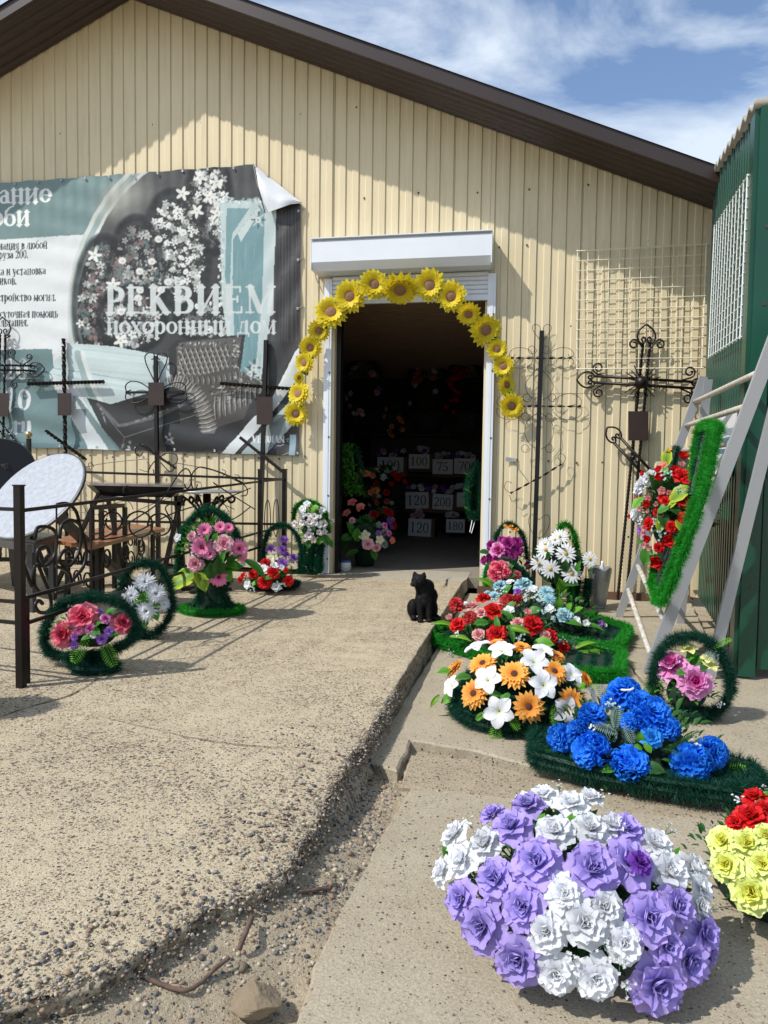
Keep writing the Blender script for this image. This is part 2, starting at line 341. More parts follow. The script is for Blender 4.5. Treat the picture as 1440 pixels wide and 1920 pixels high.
# ================================================================== GROUND
def edge_x(y):
    ys = [-9, -6.2, -5.731, -5.667, -5.619, -5.553, -5.474, -5.362, -5.319, -5.263, -5.142, -4.869, -4.516, -4.368, -4.078, -3.56, -2.692, -1.695, -.2, 0.5]
    xs = [-1.6, -1.05, -.952, -.863, -.826, -.795, -.765, -.719, -.673, -.629, -.59, -.592, -.612, -.613, -.601, -.61, -.617, -.616, -.621, -.62]
    return float(np.interp(y, ys, xs))
def slab_left():
    ys = list(np.arange(-9, -6, .08))+list(np.arange(-6, -3.4, .012))+list(np.arange(-3.4, -.12, .03))+[-.12]
    vs = []; fs = []; cols = [-14, -9, -6, -4.5, -3.5, -2.6, -2.0, -1.6, -1.2, -.8, -.5, -.3, -.18, -.1, -.06, -.035, -.018, -.006, 0]
    side = [(.004, -.010), (.006, -.022), (.002, -.034), (-.006, -.046), (-.004, -.060), (.008, -.075), (.03, -.10), (.05, -.135)]
    n = len(cols)+len(side)
    for y in ys:
        near = min(1, max(0, (-3.2-y)/1.2))
        ex = edge_x(y)+(mnoise.noise(Vector((y*6, 1, 0)))*.02+mnoise.noise(Vector((y*24, 2, 0)))*.012)*(.35+.65*near)
        for c in cols:
            x = ex+c; z = mnoise.noise(Vector((x*1.6, y*1.6, 5)))*.004-.010*near*max(0, 1+c/.35)
            if c > -.2: z += mnoise.noise(Vector((x*28, y*28, 3)))*.004*near-.012*near*max(0, 1+c/.06)**2*(.5+.5*mnoise.noise(Vector((x*9, y*9, 7))))
            vs.append((x, y, z))
        for (dx, dz) in side:
            k = .35+.65*near
            j = mnoise.noise(Vector((y*30, dz*40, 4)))*.016+mnoise.noise(Vector((y*9, dz*14, 9)))*.028
            vs.append((ex+dx*k+j*k*(1 if dz < -.02 else .3), y+mnoise.noise(Vector((y*33, dz*50, 14)))*.008*k, dz))
    for i in range(len(ys)-1):
        for k in range(n-1):
            a = i*n+k; fs.append((a, a+1, a+n+1, a+n))
    mb = MB().add(vs, fs); m = mb.mesh('concrete_slab', M['agg'], False); m.materials.append(M['side'])
    nc = len(cols)
    mi = [(1 if (f % (n-1)) >= nc-2 else 0) for f in range(len(fs))]; m.polygons.foreach_set('material_index', mi)
    m.polygons.foreach_set('use_smooth', [True]*len(fs))
    o = link('concrete_slab', m); o['kind'] = 'structure'
slab_left()
# the wide ground: one sheet to the horizon
g = MB(); g.add([(-400, -400, -.2), (400, -400, -.2), (400, 400, -.2), (-400, 400, -.2)], [(0, 1, 2, 3)]); struct('ground', g, M['dirt'])
def field(name, x0, x1, y0, y1, st, zf, mat):
    nx = int((x1-x0)/st)+1; ny = int((y1-y0)/st)+1; vs = []; fs = []
    for j in range(ny):
        for i in range(nx):
            x = x0+(x1-x0)*i/(nx-1); y = y0+(y1-y0)*j/(ny-1); vs.append((x, y, zf(x, y)))
    for j in range(ny-1):
        for i in range(nx-1): a = j*nx+i; fs.append((a, a+1, a+nx+1, a+nx))
    return struct(name, MB().add(vs, fs), mat, True)
def dz(x, y):
    q = max(0., min(1., (x-edge_x(y)-.02)/.22)); k = max(0., min(1., (-4.45-y)/.5)); b0 = -.142+k*.084*(1-q)
    return b0+mnoise.noise(Vector((x*5, y*5, 1)))*.010+mnoise.noise(Vector((x*22, y*22, 2)))*.006+mnoise.noise(Vector((x*70, y*70, 2)))*.002
field('dirt_path', -1.5, -.30, -6.2, -3.9, .011, dz, M['dirt'])
field('dirt_ground', -.8, 4.5, -4.5, -.0, .09, lambda x, y: -.15+mnoise.noise(Vector((x*3, y*3, 1)))*.008, M['dirt'])
def paving(name, pts, z, th, mat, jag=.008, seg=.02, seed=0):
    """a cast slab with ragged edges and worn arrises"""
    out = []
    for i in range(len(pts)):
        a = Vector((*pts[i], 0)); b = Vector((*pts[(i+1) % len(pts)], 0)); k = max(1, int((b-a).length/seg)) if (b-a).length < 3 else 12
        nrm = Vector((b.y-a.y, a.x-b.x, 0)).normalized()
        for q in range(k):
            p = a.lerp(b, q/k); j = mnoise.noise(Vector((p.x*9+seed, p.y*9, 0)))*jag*1.6+mnoise.noise(Vector((p.x*40, p.y*40, seed)))*jag*.7
            out.append(p+nrm*j)
    n = len(out); cen = sum(out, Vector())/n
    ins = []
    for i, p in enumerate(out):
        t = (out[(i+1) % n]-out[i-1]).normalized(); q = p-Vector((t.y, -t.x, 0))*.008; ins.append(q)
    vs = [(p.x, p.y, z) for p in ins]+[(p.x, p.y, z-.007) for p in out]+[(p.x, p.y, z-th) for p in out]
    fs = [tuple(range(n))]+[(i, n+i, n+(i+1) % n, (i+1) % n) for i in range(n)]+[(n+i, 2*n+i, 2*n+(i+1) % n, n+(i+1) % n) for i in range(n)]
    return struct(name, MB().add(vs, fs), mat)
paving('concrete_paving', [(-.575, -.15), (-.575, -1.9), (.5, -1.96), (.47, -.15)], -.10, .08, M['agg2'], .006, seed=1)
paving('concrete_paving', [(.485, -.12), (.515, -1.9), (1.12, -1.93), (1.34, -.12)], -.104, .08, M['agg2'], .008, seed=2)
paving('concrete_paving', [(-.57, -1.93), (-.585, -3.0), (-.60, -4.03), (-.61, -4.18), (-.47, -4.252), (-.474, -3.928), (-.2, -3.985), (.019, -4.09), (.40, -4.12), (.62, -4.12), (.60, -3.0), (.515, -1.99)], -.10, .07, M['agg2'], .006, seed=3)
paving('concrete_paving', [(.53, -1.97), (.62, -3.0), (.64, -4.1), (1.6, -4.2), (3.6, -4.3), (3.6, -2.2), (1.13, -1.97)], -.106, .07, M['agg2'], .006, seed=4)
paving('concrete_paving', [(-.455, -4.03), (-.45, -4.33), (-.2, -4.345), (.1, -4.36), (.6, -4.36), (3.0, -4.5), (3.0, -4.3), (.62, -4.16), (.02, -4.13), (-.2, -4.02)], -.122, .04, M['dirt'], .006, seed=5)
paving('concrete_paving', [(-.40, -4.37), (-.425, -4.6), (-.436, -4.824), (-.458, -5.107), (-.459, -5.343), (-.439, -5.539), (-.44, -6.6), (4, -6.6), (4, -4.55), (.6, -4.40), (.02, -4.375)], -.108, .07, M['agg2'], .007, seed=6)
t = MB(); t.add([(-2.0, -.15, .004), (-.62, -.17, .004), (-.60, .02, .004), (-.60, .5, .004), (-2.0, .5, .004), (-2.0, -.17, -.1), (-.62, -.185, -.1), (-.595, -.17, -.1), (-.59, .02, -.1)],
    [(0, 1, 2, 3, 4), (0, 5, 6, 1), (1, 6, 7), (1, 7, 8, 2)]); struct('threshold', t, M['thresh'])
def crack(name, pts, wd=.006, z=.0035):
    pts = spl([G(*p) for p in pts], 5); mb = MB(); vs = []
    for i, p in enumerate(pts):
        d = (pts[min(i+1, len(pts)-1)]-pts[max(i-1, 0)]).normalized(); n = Vector((d.y, -d.x, 0)); ww = wd*(.35+.9*abs(mnoise.noise(p*30)))*(1-.7*abs(2*i/len(pts)-1))
        j = n*mnoise.noise(p*45)*.010; vs += [Vector((p.x, p.y, z))+j-n*ww, Vector((p.x, p.y, z))+j+n*ww]
    mb.add(vs, [(2*i, 2*i+1, 2*i+3, 2*i+2) for i in range(len(pts)-1)]); struct(name, mb, M['core_dark'])
M['core_dark'] = pm('crack_dirt', (.055, .045, .032), .95)
crack('crack', [(0, 1345), (60, 1325), (115, 1310), (150, 1295), (185, 1272)], .009)
crack('crack', [(190, 1345), (330, 1378), (430, 1395), (560, 1405), (640, 1412)], .004)
crack('crack', [(845, 1085), (838, 1088), (836, 1098), (828, 1102)], .012, .010)

# pebbles: half sunk in the slab near the camera, loose in the gully
ico = []
def _ico():
    ph = (1+5**.5)/2; v = [Vector(p).normalized() for p in ((-1, ph, 0), (1, ph, 0), (-1, -ph, 0), (1, -ph, 0), (0, -1, ph), (0, 1, ph), (0, -1, -ph), (0, 1, -ph), (ph, 0, -1), (ph, 0, 1), (-ph, 0, -1), (-ph, 0, 1))]
    f = [(0, 11, 5), (0, 5, 1), (0, 1, 7), (0, 7, 10), (0, 10, 11), (1, 5, 9), (5, 11, 4), (11, 10, 2), (10, 7, 6), (7, 1, 8), (3, 9, 4), (3, 4, 2), (3, 2, 6), (3, 6, 8), (3, 8, 9), (4, 9, 5), (2, 4, 11), (6, 2, 10), (8, 6, 7), (9, 8, 1)]
    return np.array([list(x) for x in v]), f
IV, IF = _ico()
def scatter(name, n, sampler, smin, smax, sink, seed, flat=.55):
    R = np.random.RandomState(seed); vs = []; fs = []; ts = []; k = 0
    IFa = np.array(IF)
    for _ in range(n):
        q = sampler(R)
        if q is None: continue
        x, y, z = q; s = smin+(smax-smin)*R.rand()**2.6
        sc = np.array([s*R.uniform(.75, 1.3), s*R.uniform(.6, 1.0), s*flat*R.uniform(.7, 1.3)]); a = R.rand()*6.283; ca, sa = math.cos(a), math.sin(a)
        v = IV*(1+R.uniform(-.12, .12, (12, 1)))*sc; v = v @ np.array([[ca, sa, 0], [-sa, ca, 0], [0, 0, 1]]); v += (x, y, z+sc[2]*sink)
        vs.append(v); fs.append(IFa+12*k); ts += [R.rand()]*12; k += 1
    V = np.concatenate(vs); F = np.concatenate(fs); m = bpy.data.meshes.new(name); m.from_pydata(V.tolist(), [], F.tolist())
    a = m.attributes.new('t', 'FLOAT', 'POINT'); a.data.foreach_set('value', ts); m.polygons.foreach_set('use_smooth', [True]*len(m.polygons)); m.materials.append(M['pebble'])
    o = link(name, m); o['kind'] = 'stuff'; return o
def s_slab(R):
    y = -5.85+1.75*R.rand()**1.35; ex = edge_x(y); x = ex-.012-1.5*R.rand()**1.2
    if R.rand() > .35+.9*mnoise.noise(Vector((x*2.5, y*2.5, 33)))+.45*max(0, 1-(ex-x)/.25): return None
    return x, y, 0.
scatter('embedded_pebbles', 9000, s_slab, .0028, .0095, -.62, 3, .42)
def s_side(R):
    y = -5.9+2.4*R.rand(); q = R.rand(); return edge_x(y)-.012+.045*q+R.uniform(-.006, .006), y, -.002-.06*q*q
scatter('edge_pebbles', 2400, s_side, .002, .0075, -.5, 4, .7)
def s_gully(R):
    y = -6.1+1.9*R.rand(); x0 = edge_x(y)+.03; x1 = -.44; x = x0+(x1-x0)*R.rand()
    if R.rand() > .45+.8*mnoise.noise(Vector((x*6, y*6, 3)))+.3*(x < x0+.12): return None
    return x, y, dz(x, y)
scatter('gravel', 4600, s_gully, .0016, .0085, -.1, 5)
scatter('coarse_gravel', 190, s_gully, .006, .015, .3, 6, .7)
def s_right(R): return R.uniform(-.4, 1.4), R.uniform(-5.7, -.2), -.106
scatter('grit', 2600, s_right, .001, .0042, 0., 8)
def s_left(R): return R.uniform(-3.5, -.65), R.uniform(-5, -.3), 0.
scatter('slab_grit', 3500, s_left, .001, .004, 0., 9)

def rock(name, c, r, sc, rotz, label, seed, flatn=.5):
    mb = MB(); nu, nv = 40, 26; vs = []; fs = []; R_ = random.Random(seed); cuts = [(Vector((R_.uniform(-1, 1), R_.uniform(-1, 1), R_.uniform(-.2, 1))).normalized(), R_.uniform(.5, .8)) for _ in range(9)]
    for i in range(nv+1):
        th = math.pi*i/nv
        for k in range(nu):
            a = 2*math.pi*k/nu; d = Vector((math.sin(th)*math.cos(a), math.sin(th)*math.sin(a), math.cos(th))); rr = 1.
            for n_, h in cuts:
                q = d.dot(n_)
                if q > 1e-3: rr = min(rr, h/q)
            d = d*rr*(1+.07*mnoise.noise(d*3+Vector((seed, 0, 0)))+.035*mnoise.noise(d*9+Vector((seed, 0, 0)))+.02*mnoise.noise(d*24)); vs.append(Vector((d.x*sc[0], d.y*sc[1], d.z*sc[2]))*r)
    for i in range(nv):
        for k in range(nu): fs.append((i*nu+k, i*nu+nu+k, i*nu+nu+(k+1) % nu, i*nu+(k+1) % nu))
    mb.add(vs, fs); o = link(name, mb.mesh(name, M['rock']), None, Matrix.Translation(c) @ Matrix.Rotation(rotz, 4, 'Z')); tag(o, label, 'stone'); return o
rock('stone', G(480, 1872, -.095), .056, (1., .85, .55), .4, 'large angular tan stone lying in the gravel at the bottom of the picture', 3)
rock('stone', G(228, 1895, -.09), .064, (.75, 1.15, .35), .2, 'flat brown stone half buried by the bottom edge, left of the tan stone', 5)
rock('stone', G(520, 1773, -.115), .028, (1., .8, .6), 1., 'small grey-brown stone in the gully above the large tan stone', 8)
rock('stone', G(432, 1712, -.09), .03, (1.2, .6, .5), .5, 'small flat stone tucked against the broken slab edge', 11)
rock('stone', G(745, 1308, -.06), .035, (1., .7, .7), .5, 'pale lump of broken concrete sitting in the gap beside the slab', 12)
def rod(name, px, r, label, z=-.125):
    pts = []
    for a, b, c in px:
        p = G(a, b, -.10)
        for _ in range(3): p = G(a, b, dz(p.x, p.y)+c)
        pts.append(p)
    pts = spl(pts, 6); mb = MB(); mb.tube([p+Vector((0, 0, .002*mnoise.noise(p*60))) for p in pts], [r*(1+.25*mnoise.noise(p*90)) for p in pts], 8)
    o = link(name, mb.mesh(name, M['rust'], True)); tag(o, label, 'iron rod')
rod('bent_rod', [(232, 1808, .012), (260, 1825, .01), (300, 1845, .008), (345, 1857, .006), (375, 1843, .008), (405, 1815, .012), (430, 1795, .016)], .0048, 'long bent rusty iron rod lying in a wide V on the gravel')
rod('rod_stub', [(448, 1780, .008), (460, 1750, .01), (472, 1720, .012)], .0062, 'short thick rusty rod pointing up from the gravel above the bent rod')
rod('rod_stub', [(555, 1674, .008), (585, 1670, .009), (620, 1665, .012)], .0052, 'short rusty rod lying across the gully nearest the right hand paving')
def tuft(c, n, h, seed, mat='grass'):
    R_ = random.Random(seed); mb = MB()
    for _ in range(n):
        b = Vector(c)+Vector((R_.gauss(0, .018), R_.gauss(0, .03), 0)); a = R_.uniform(0, 6.28); l = h*R_.uniform(.4, 1); d = Vector((math.cos(a), math.sin(a), 0))*R_.uniform(.2, .8)
        wv = Vector((-math.sin(a), math.cos(a), 0))*.0016; p1 = b+d*l*.35+Vector((0, 0, l*.6)); p2 = b+d*l+Vector((0, 0, l*.85))
        mb.add([b-wv, b+wv, p1+wv*.8, p1-wv*.8, p2], [(0, 1, 2, 3), (3, 2, 4)])
    return mb
gm = MB()
for i, (a, b, n, h) in enumerate(((665, 1412, 26, .05), (640, 1500, 34, .06), (622, 1540, 26, .055), (690, 1455, 14, .03), (720, 1475, 8, .02), (655, 1440, 20, .05), (600, 1580, 12, .04), (395, 1700, 8, .03), (30, 1905, 10, .03))):
    q = tuft(G(a, b, -.125), n, h, i); gm.add(q.v, q.f)
o = link('grass', gm.mesh('grass', M['grass'])); o['kind'] = 'stuff'

# ================================================================== SHOP BUILDING
APX, APZ, SL = -3.946, 5.497, .425
def roofz(x): return APZ-SL*abs(x-APX)
shop = thing('shop_building', 'cream profiled metal shop with a brown gable roof and an open doorway in the middle', 'building', (-1.2, .1, 0))
PIT = .125; PH = -3.287
def prof(x):
    u = ((x-PH)/PIT) % 1.
    # valley, slope, ridge, slope
    return -.0 if u < .44 else (-.0105*(u-.44)/.06 if u < .5 else (-.0105 if u < .94 else -.0105*(1-(u-.94)/.06)))
def sheet(x0, x1, z0, z1f, parent, mat, off=0.):
    xs = {x0, x1}; k = math.floor((x0-PH)/PIT)
    while PH+k*PIT < x1+PIT:
        for u in (0, .44, .5, .94, .02):
            x = PH+(k+u)*PIT
            if x0 < x < x1: xs.add(x)
        k += 1
    xs = sorted(xs); vs = []
    for x in xs:
        y = prof(x)-off
        u = ((x-PH)/PIT) % 1.
        if u < .012: y = .004-off          # the thin groove beside each rib
        vs += [(x, y, z0), (x, y, z1f(x))]
    mb = MB().add(vs, [(2*i, 2*i+2, 2*i+3, 2*i+1) for i in range(len(xs)-1)])
    return part('cladding_sheet', mb, mat, parent)
DX0, DX1, DZ = -1.90, -.455, 2.56
x = -12.; step = PIT*9; k0 = math.floor((x-PH)/PIT); x = PH+k0*PIT+.06*PIT
while x < 1.42:
    x1 = min(x+step, 1.42)
    for (a, b) in ((x, x1),):
        segs = [(a, b, 'full')]
        if b > DX0 and a < DX1:
            segs = []
            if a < DX0: segs.append((a, DX0, 'full'))
            segs.append((max(a, DX0), min(b, DX1), 'top'))
            if b > DX1: segs.append((DX1, b, 'full'))
        for (p, q, kind) in segs:
            if q-p < .004: continue
            zb = -.10 if p > -.5 else .0
            if kind == 'top': sheet(p+.001, q-.001, DZ, lambda u: roofz(u)+.05, shop, M['cream'], 0)
            else:
                sheet(p+.001, q-.001, zb+.03, lambda u: 1.71, shop, M['cream'], .0)
                sheet(p+.001, q-.001, 1.70, lambda u: roofz(u)+.05, shop, M['cream'], .003)
    x = x1
# screws
sm = []
for zz, xs in ((1.105, np.arange(-5.4, 1.4, .25)), (.45, np.arange(-2.2, 1.4, .5)), (3.0, np.arange(-2.6, 1.4, .25)), (2.28, np.arange(-.2, 1.4, .5)), (4.3, np.arange(-5.2, 0, .5)), (3.5, np.arange(-2.1, 1.2, .5))):
    for x in xs:
        if DX0-.2 < x < DX1+.1 and zz < 3.1: continue
        if zz+.1 < roofz(x) and not (x < -2.3 and 1.15 < zz < 3.85): sm.append((x+rng.uniform(-.03, .03), zz+rng.uniform(-.02, .02)))
scm = MB().lathe((0, 0, 0), [(.0001, -.014), (.006, -.014), (.009, -.008), (.009, 0)], 8, Matrix.Rotation(-math.pi/2, 3, 'X').inverted()).mesh('screw', M['screw'])
for x, z in sm: link('screw', scm, shop, Matrix.Translation((x, -.012, z)))
# base strip, corner trim
part('base_strip', MB().box((.42, -.006, -.10), (1.84, .05, .10)), M['base_strip'], shop)
part('corner_trim', MB().box((1.385, -.022, 1.6), (.06, .02, 3.2)), M['cream'], shop)
# roof: soffit runs along the slope, rippled across
OV = .60
def slope(side):
    x1 = 1.43 if side > 0 else -12.; xa = APX
    ns = 6; vs = []; ys = []
    for i in range(ns*6+1):
        y = -OV+(OV+.05)*i/(ns*6); u = (i % 6)/6; dzz = (0., .0, .008, .024, .024, .010)[i % 6]
        ys.append((y, dzz))
    for (y, dzz) in ys: vs += [(xa, y, APZ+dzz-.002), (x1, y, roofz(x1)+dzz-.002)]
    part('soffit', MB().add(vs, [(2*i, 2*i+1, 2*i+3, 2*i+2) for i in range(len(ys)-1)]), M['brown'], shop)
    a = Vector((xa, -OV-.012, APZ)); b = Vector((x1, -OV-.012, roofz(x1))); up = Vector((0, 0, .105)); bk = Vector((0, .024, 0))
    joint = a.lerp(b, .487)
    for (p, q, e) in ((a, joint, 0), (joint, b, .0035)):
        o_ = Vector((0, -e, 0)); lo = Vector((0, 0, -.016))
        vs = [p+o_+lo, q+o_+lo, q+o_+up, p+o_+up, p+bk+lo, q+bk+lo, q+bk+up, p+bk+up]
        part('fascia', MB().add(vs, [(0, 1, 2, 3), (3, 2, 6, 7), (0, 4, 5, 1), (1, 5, 6, 2), (4, 7, 6, 5), (0, 3, 7, 4)]), M['brown'], shop)
    # roof sheet
    vs = []; m_ = 40
    for i in range(m_+1):
        y = -OV-.03+9.6*i/m_; rz = .10+(.012 if i % 2 else 0); vs += [(xa, y, APZ+rz), (x1+(.06*side), y, roofz(x1)-SL*.06+rz)]
    part('roof', MB().add(vs, [(2*i, 2*i+1, 2*i+3, 2*i+2) for i in range(m_)]), M['brown'], shop)
slope(1); slope(-1)
part('ridge_cap', MB().slab([(APX-.12, -OV-.04, APZ+.075), (APX, -OV-.04, APZ+.13), (APX+.12, -OV-.04, APZ+.075)], (0, -1, 0), 9.5), M['brown'], shop)
# side and back walls of the building, interior
part('side_wall', MB().box((1.40, 4.6, 1.5), (.04, 9.1, 3.2)), M['cream'], shop)
part('back_wall', MB().box((-5, 9.0, 2.5), (14, .1, 6)), M['cream'], shop)
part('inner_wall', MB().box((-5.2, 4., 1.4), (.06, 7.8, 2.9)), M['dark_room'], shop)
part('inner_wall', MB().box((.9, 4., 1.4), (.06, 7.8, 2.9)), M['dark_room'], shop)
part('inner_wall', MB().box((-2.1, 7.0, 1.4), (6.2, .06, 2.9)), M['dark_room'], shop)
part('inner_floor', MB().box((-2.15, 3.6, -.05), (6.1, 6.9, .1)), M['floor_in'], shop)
cm = MB(); yy = .12; vs = []
while yy < 7.0:
    vs += [(-5.2, yy, 2.72), (.9, yy, 2.72), (-5.2, yy+.05, 2.72), (.9, yy+.05, 2.72), (-5.2, yy+.055, 2.69), (.9, yy+.055, 2.69), (-5.2, yy+.095, 2.69), (.9, yy+.095, 2.69)]; yy += .1
n = len(vs)//2; cm.add(vs, [(2*i, 2*i+1, 2*i+3, 2*i+2) for i in range(n-1)]); part('ceiling', cm, M['ceil'], shop)
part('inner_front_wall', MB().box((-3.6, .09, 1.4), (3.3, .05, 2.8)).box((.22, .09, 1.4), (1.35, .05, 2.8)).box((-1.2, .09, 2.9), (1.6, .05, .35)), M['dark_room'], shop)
# door reveal, rails, shutter
part('door_jamb', MB().box((DX0-.006+.014, .05, 1.28), (.03, .14, 2.56)), M['cream'], shop)
part('door_jamb', MB().box((DX1-.012, .05, 1.23), (.03, .14, 2.66)), M['cream'], shop)
part('door_post', MB().box((-1.853, .10, 1.28), (.035, .10, 2.56)), M['black'], shop)
for cx in (-1.935, -.425):
    g_ = MB().box((cx, -.035, 1.385), (.072, .045, 2.75)).box((cx, -.0595, 1.385), (.030, .004, 2.745)); part('guide_rail', g_, M['white'], shop)
for cx in (-1.935, -.425):
    for z in (.15, .75, 1.3, 1.9, 2.4): link('screw', scm, shop, Matrix.Translation((cx+.02, -.062, z)))
BX0, BX1, BZ0, BZ1, BD = -2.035, -.425, 2.79, 3.065, .27
bx = MB(); pr = [(-.012, BZ1), (-BD+.03, BZ1), (-BD, BZ1-.03), (-BD, BZ0+.07), (-BD+.05, BZ0), (-.012, BZ0)]; vs = [(BX0, y, z) for y, z in pr]+[(BX1, y, z) for y, z in pr]
k = len(pr); bx.add(vs, [tuple(range(k))[::-1], tuple(range(k, 2*k))]+[(i, (i+1) % k, k+(i+1) % k, k+i) for i in range(k)]); sb = part('shutter_box', bx, M['white'], shop)
part('box_lid', MB().box(((BX0+BX1)/2, -BD/2-.008, BZ1+.004), (BX1-BX0+.014, BD+.012, .008)), M['white'], sb)
part('end_cap', MB().box((BX0-.004, -BD/2, (BZ0+BZ1)/2), (.008, BD+.004, BZ1-BZ0-.02)), M['white'], sb)
part('end_cap', MB().box((BX1+.004, -BD/2, (BZ0+BZ1)/2), (.008, BD+.004, BZ1-BZ0-.02)), M['white'], sb)
for i in range(6):
    z = 2.785-.04*i-.02; s_ = MB(); vs = []
    for (y, q) in ((-.036, .019), (-.043, .012), (-.045, 0), (-.043, -.012), (-.036, -.0185)): vs += [(-1.9, y, z+q), (-.455, y, z+q)]
    s_.add(vs, [(2*j, 2*j+2, 2*j+3, 2*j+1) for j in range(4)]); part('shutter_slat', s_, M['white'], shop)
part('bottom_bar', MB().box((-1.178, -.042, 2.545), (1.445, .03, .035)), M['white'], shop)
cb = MB().tube(spl([Vector((BX0-.005, -.10, 2.98)), Vector((BX0-.03, -.08, 2.9)), Vector((BX0-.02, -.05, 2.78)), Vector((-2.0, -.03, 2.66)), Vector((-1.93, -.03, 2.55))], 6), .005, 6); part('cable', cb, M['cable'], shop, True)

# ================================================================== GREEN KIOSK
K0 = Vector((1.39, -.18, 0)); K1 = Vector((1.128, -2.551, 0)); kd = (K1-K0).normalized(); kn = Vector((kd.y, -kd.x, 0))   # kn points left (towards -x)
if kn.x > 0: kn = -kn
kl = (K1-K0).length
kiosk = thing('green_kiosk', 'dark green corrugated metal kiosk with a wavy grey roof at the right edge', 'kiosk', tuple(K1))
def ktop(s): return 3.43-.50*s/kl
def kiosk_side():
    ns = 10; sw = (kl-.16)/ns
    for q in range(ns):
        vs = []; s0 = q*sw; s1 = s0+sw
        k = 2
        for j in range(k):
            for (u, d) in ((0, 0), (.40, 0), (.48, .022), (.92, .022), (1.0, 0)):
                s = s0+(s1-s0)*(j+u)/k
                p = K0+kd*s+kn*d; vs += [Vector((p.x, p.y, -.02)), Vector((p.x, p.y, ktop(s)+.01))]
        part('side_panel', MB().add(vs, [(2*i, 2*i+2, 2*i+3, 2*i+1) for i in range(len(vs)//2-1)]), M['green'], kiosk)
kiosk_side()
cc = K1-kd*.08+kn*.02
part('corner_post', MB().bar((cc.x, cc.y, -.09), (cc.x, cc.y, 2.92), .16, .05, up=(kn.x, kn.y, 0)), M['green'], kiosk)
kr = -kn                                               # along the front, to the right
f0 = K1+kn*.0
def front(s, out=0., z=0.): p = f0+kr*s+kd*out; return Vector((p.x, p.y, z))
part('front_strip', MB().bar(front(.02, .01, -.09), front(.02, .01, 2.92), .085, .04, up=tuple(kd)), M['green'], kiosk)
for i in range(8):
    a = .075+i*.30
    vs = []
    for (u, d) in ((0, 0), (.46, 0), (.50, .012), (.96, .012), (1, 0)): p = front(a+.30*u, d); vs += [Vector((p.x, p.y, -.05)), Vector((p.x, p.y, 2.91))]
    part('front_panel', MB().add(vs, [(2*j, 2*j+1, 2*j+3, 2*j+2) for j in range(4)]), M['green'], kiosk)
part('cross_rail', MB().bar(front(.08, .03, 1.02), front(2.4, .03, 1.02), .03, .06), M['green'], kiosk)
part('sign_panel', MB().bar(front(.13, .035, 2.32), front(1.5, .035, 2.32), .012, .22), M['white'], kiosk)
part('kiosk_wall', MB().slab([K0-kn*.06+Vector((0, 0, -.05)), K1-kn*.06+kd*-.02+Vector((0, 0, -.05)), K1-kn*.06+kd*-.02+Vector((0, 0, 2.84)), K0-kn*.06+Vector((0, 0, 3.36))], kn, .02), M['green'], kiosk)
part('back_panel', MB().bar(K0+Vector((0, 0, 1.6)), K0+kr*2.4+Vector((0, 0, 1.6)), .02, 3.3), M['green'], kiosk)
for z in (.4, 1.9, 2.3):
    for s in (.03, .4, .9): link('bolt', scm, kiosk, Matrix.Translation(front(s, .035, z)))
# corrugated roof, ripples along the slope (seen from below as a wavy edge)
vs = []; m_ = 60
for i in range(m_+1):
    s = -.10+(kl+.13)*i/m_; z = ktop(s)+.030+.020*math.sin(s/.24*2*math.pi)
    for (d, t_) in ((.055, 0), (-2.6, 0)):
        p = K0+kd*s+kn*d; vs += [Vector((p.x, p.y, z)), Vector((p.x, p.y, z-.030))]
fs = []
for i in range(m_):
    a = 4*i; b = 4*i+4; fs += [(a, b, b+2, a+2), (a+1, a+3, b+3, b+1), (a, a+1, b+1, b), (a+2, b+2, b+3, a+3)]
fs += [(0, 2, 3, 1), (4*m_, 4*m_+1, 4*m_+3, 4*m_+2)]
part('roof', MB().add(vs, fs), M['oldroof'], kiosk, True)
# posters on the side
def KS(px, py, off=.03): return PL(px, py, np.array(K0+kn*off), np.array(kn))
def poster(pts, label, prints):
    t_ = thing('poster', label, 'poster', tuple(KS(*pts[0], .03)))
    part('sheet', MB().slab([KS(a, b, .034) for a, b in pts], kn, .002), M['paper'], t_)
    for (q, mat) in prints: part('print', MB().poly([KS(a, b, .0355) for a, b in q]), mat, t_)
M['p_blue'] = pm('poster_blue', (.10, .24, .42), .5, 0, .3, 30.); M['p_dark'] = pm('poster_dark_scene', (.10, .13, .16), .5, 0, .5, 60., c2=(.4, .5, .6))
poster([(1345, 779), (1382, 771), (1379, 829), (1345, 829)], 'torn white landscape poster on the green kiosk wall, the upper one behind the rack', [([(1356, 806), (1380, 800), (1379, 815), (1356, 816)], M['p_dark']), ([(1354, 822), (1378, 816), (1378, 823), (1354, 827)], M['p_blue'])])
poster([(1344, 838), (1379, 838), (1371, 895), (1340, 889)], 'white notice with a blue photo strip on the kiosk wall, below the torn poster', [([(1345, 842), (1378, 841), (1376, 852), (1344, 850)], M['p_blue'])])

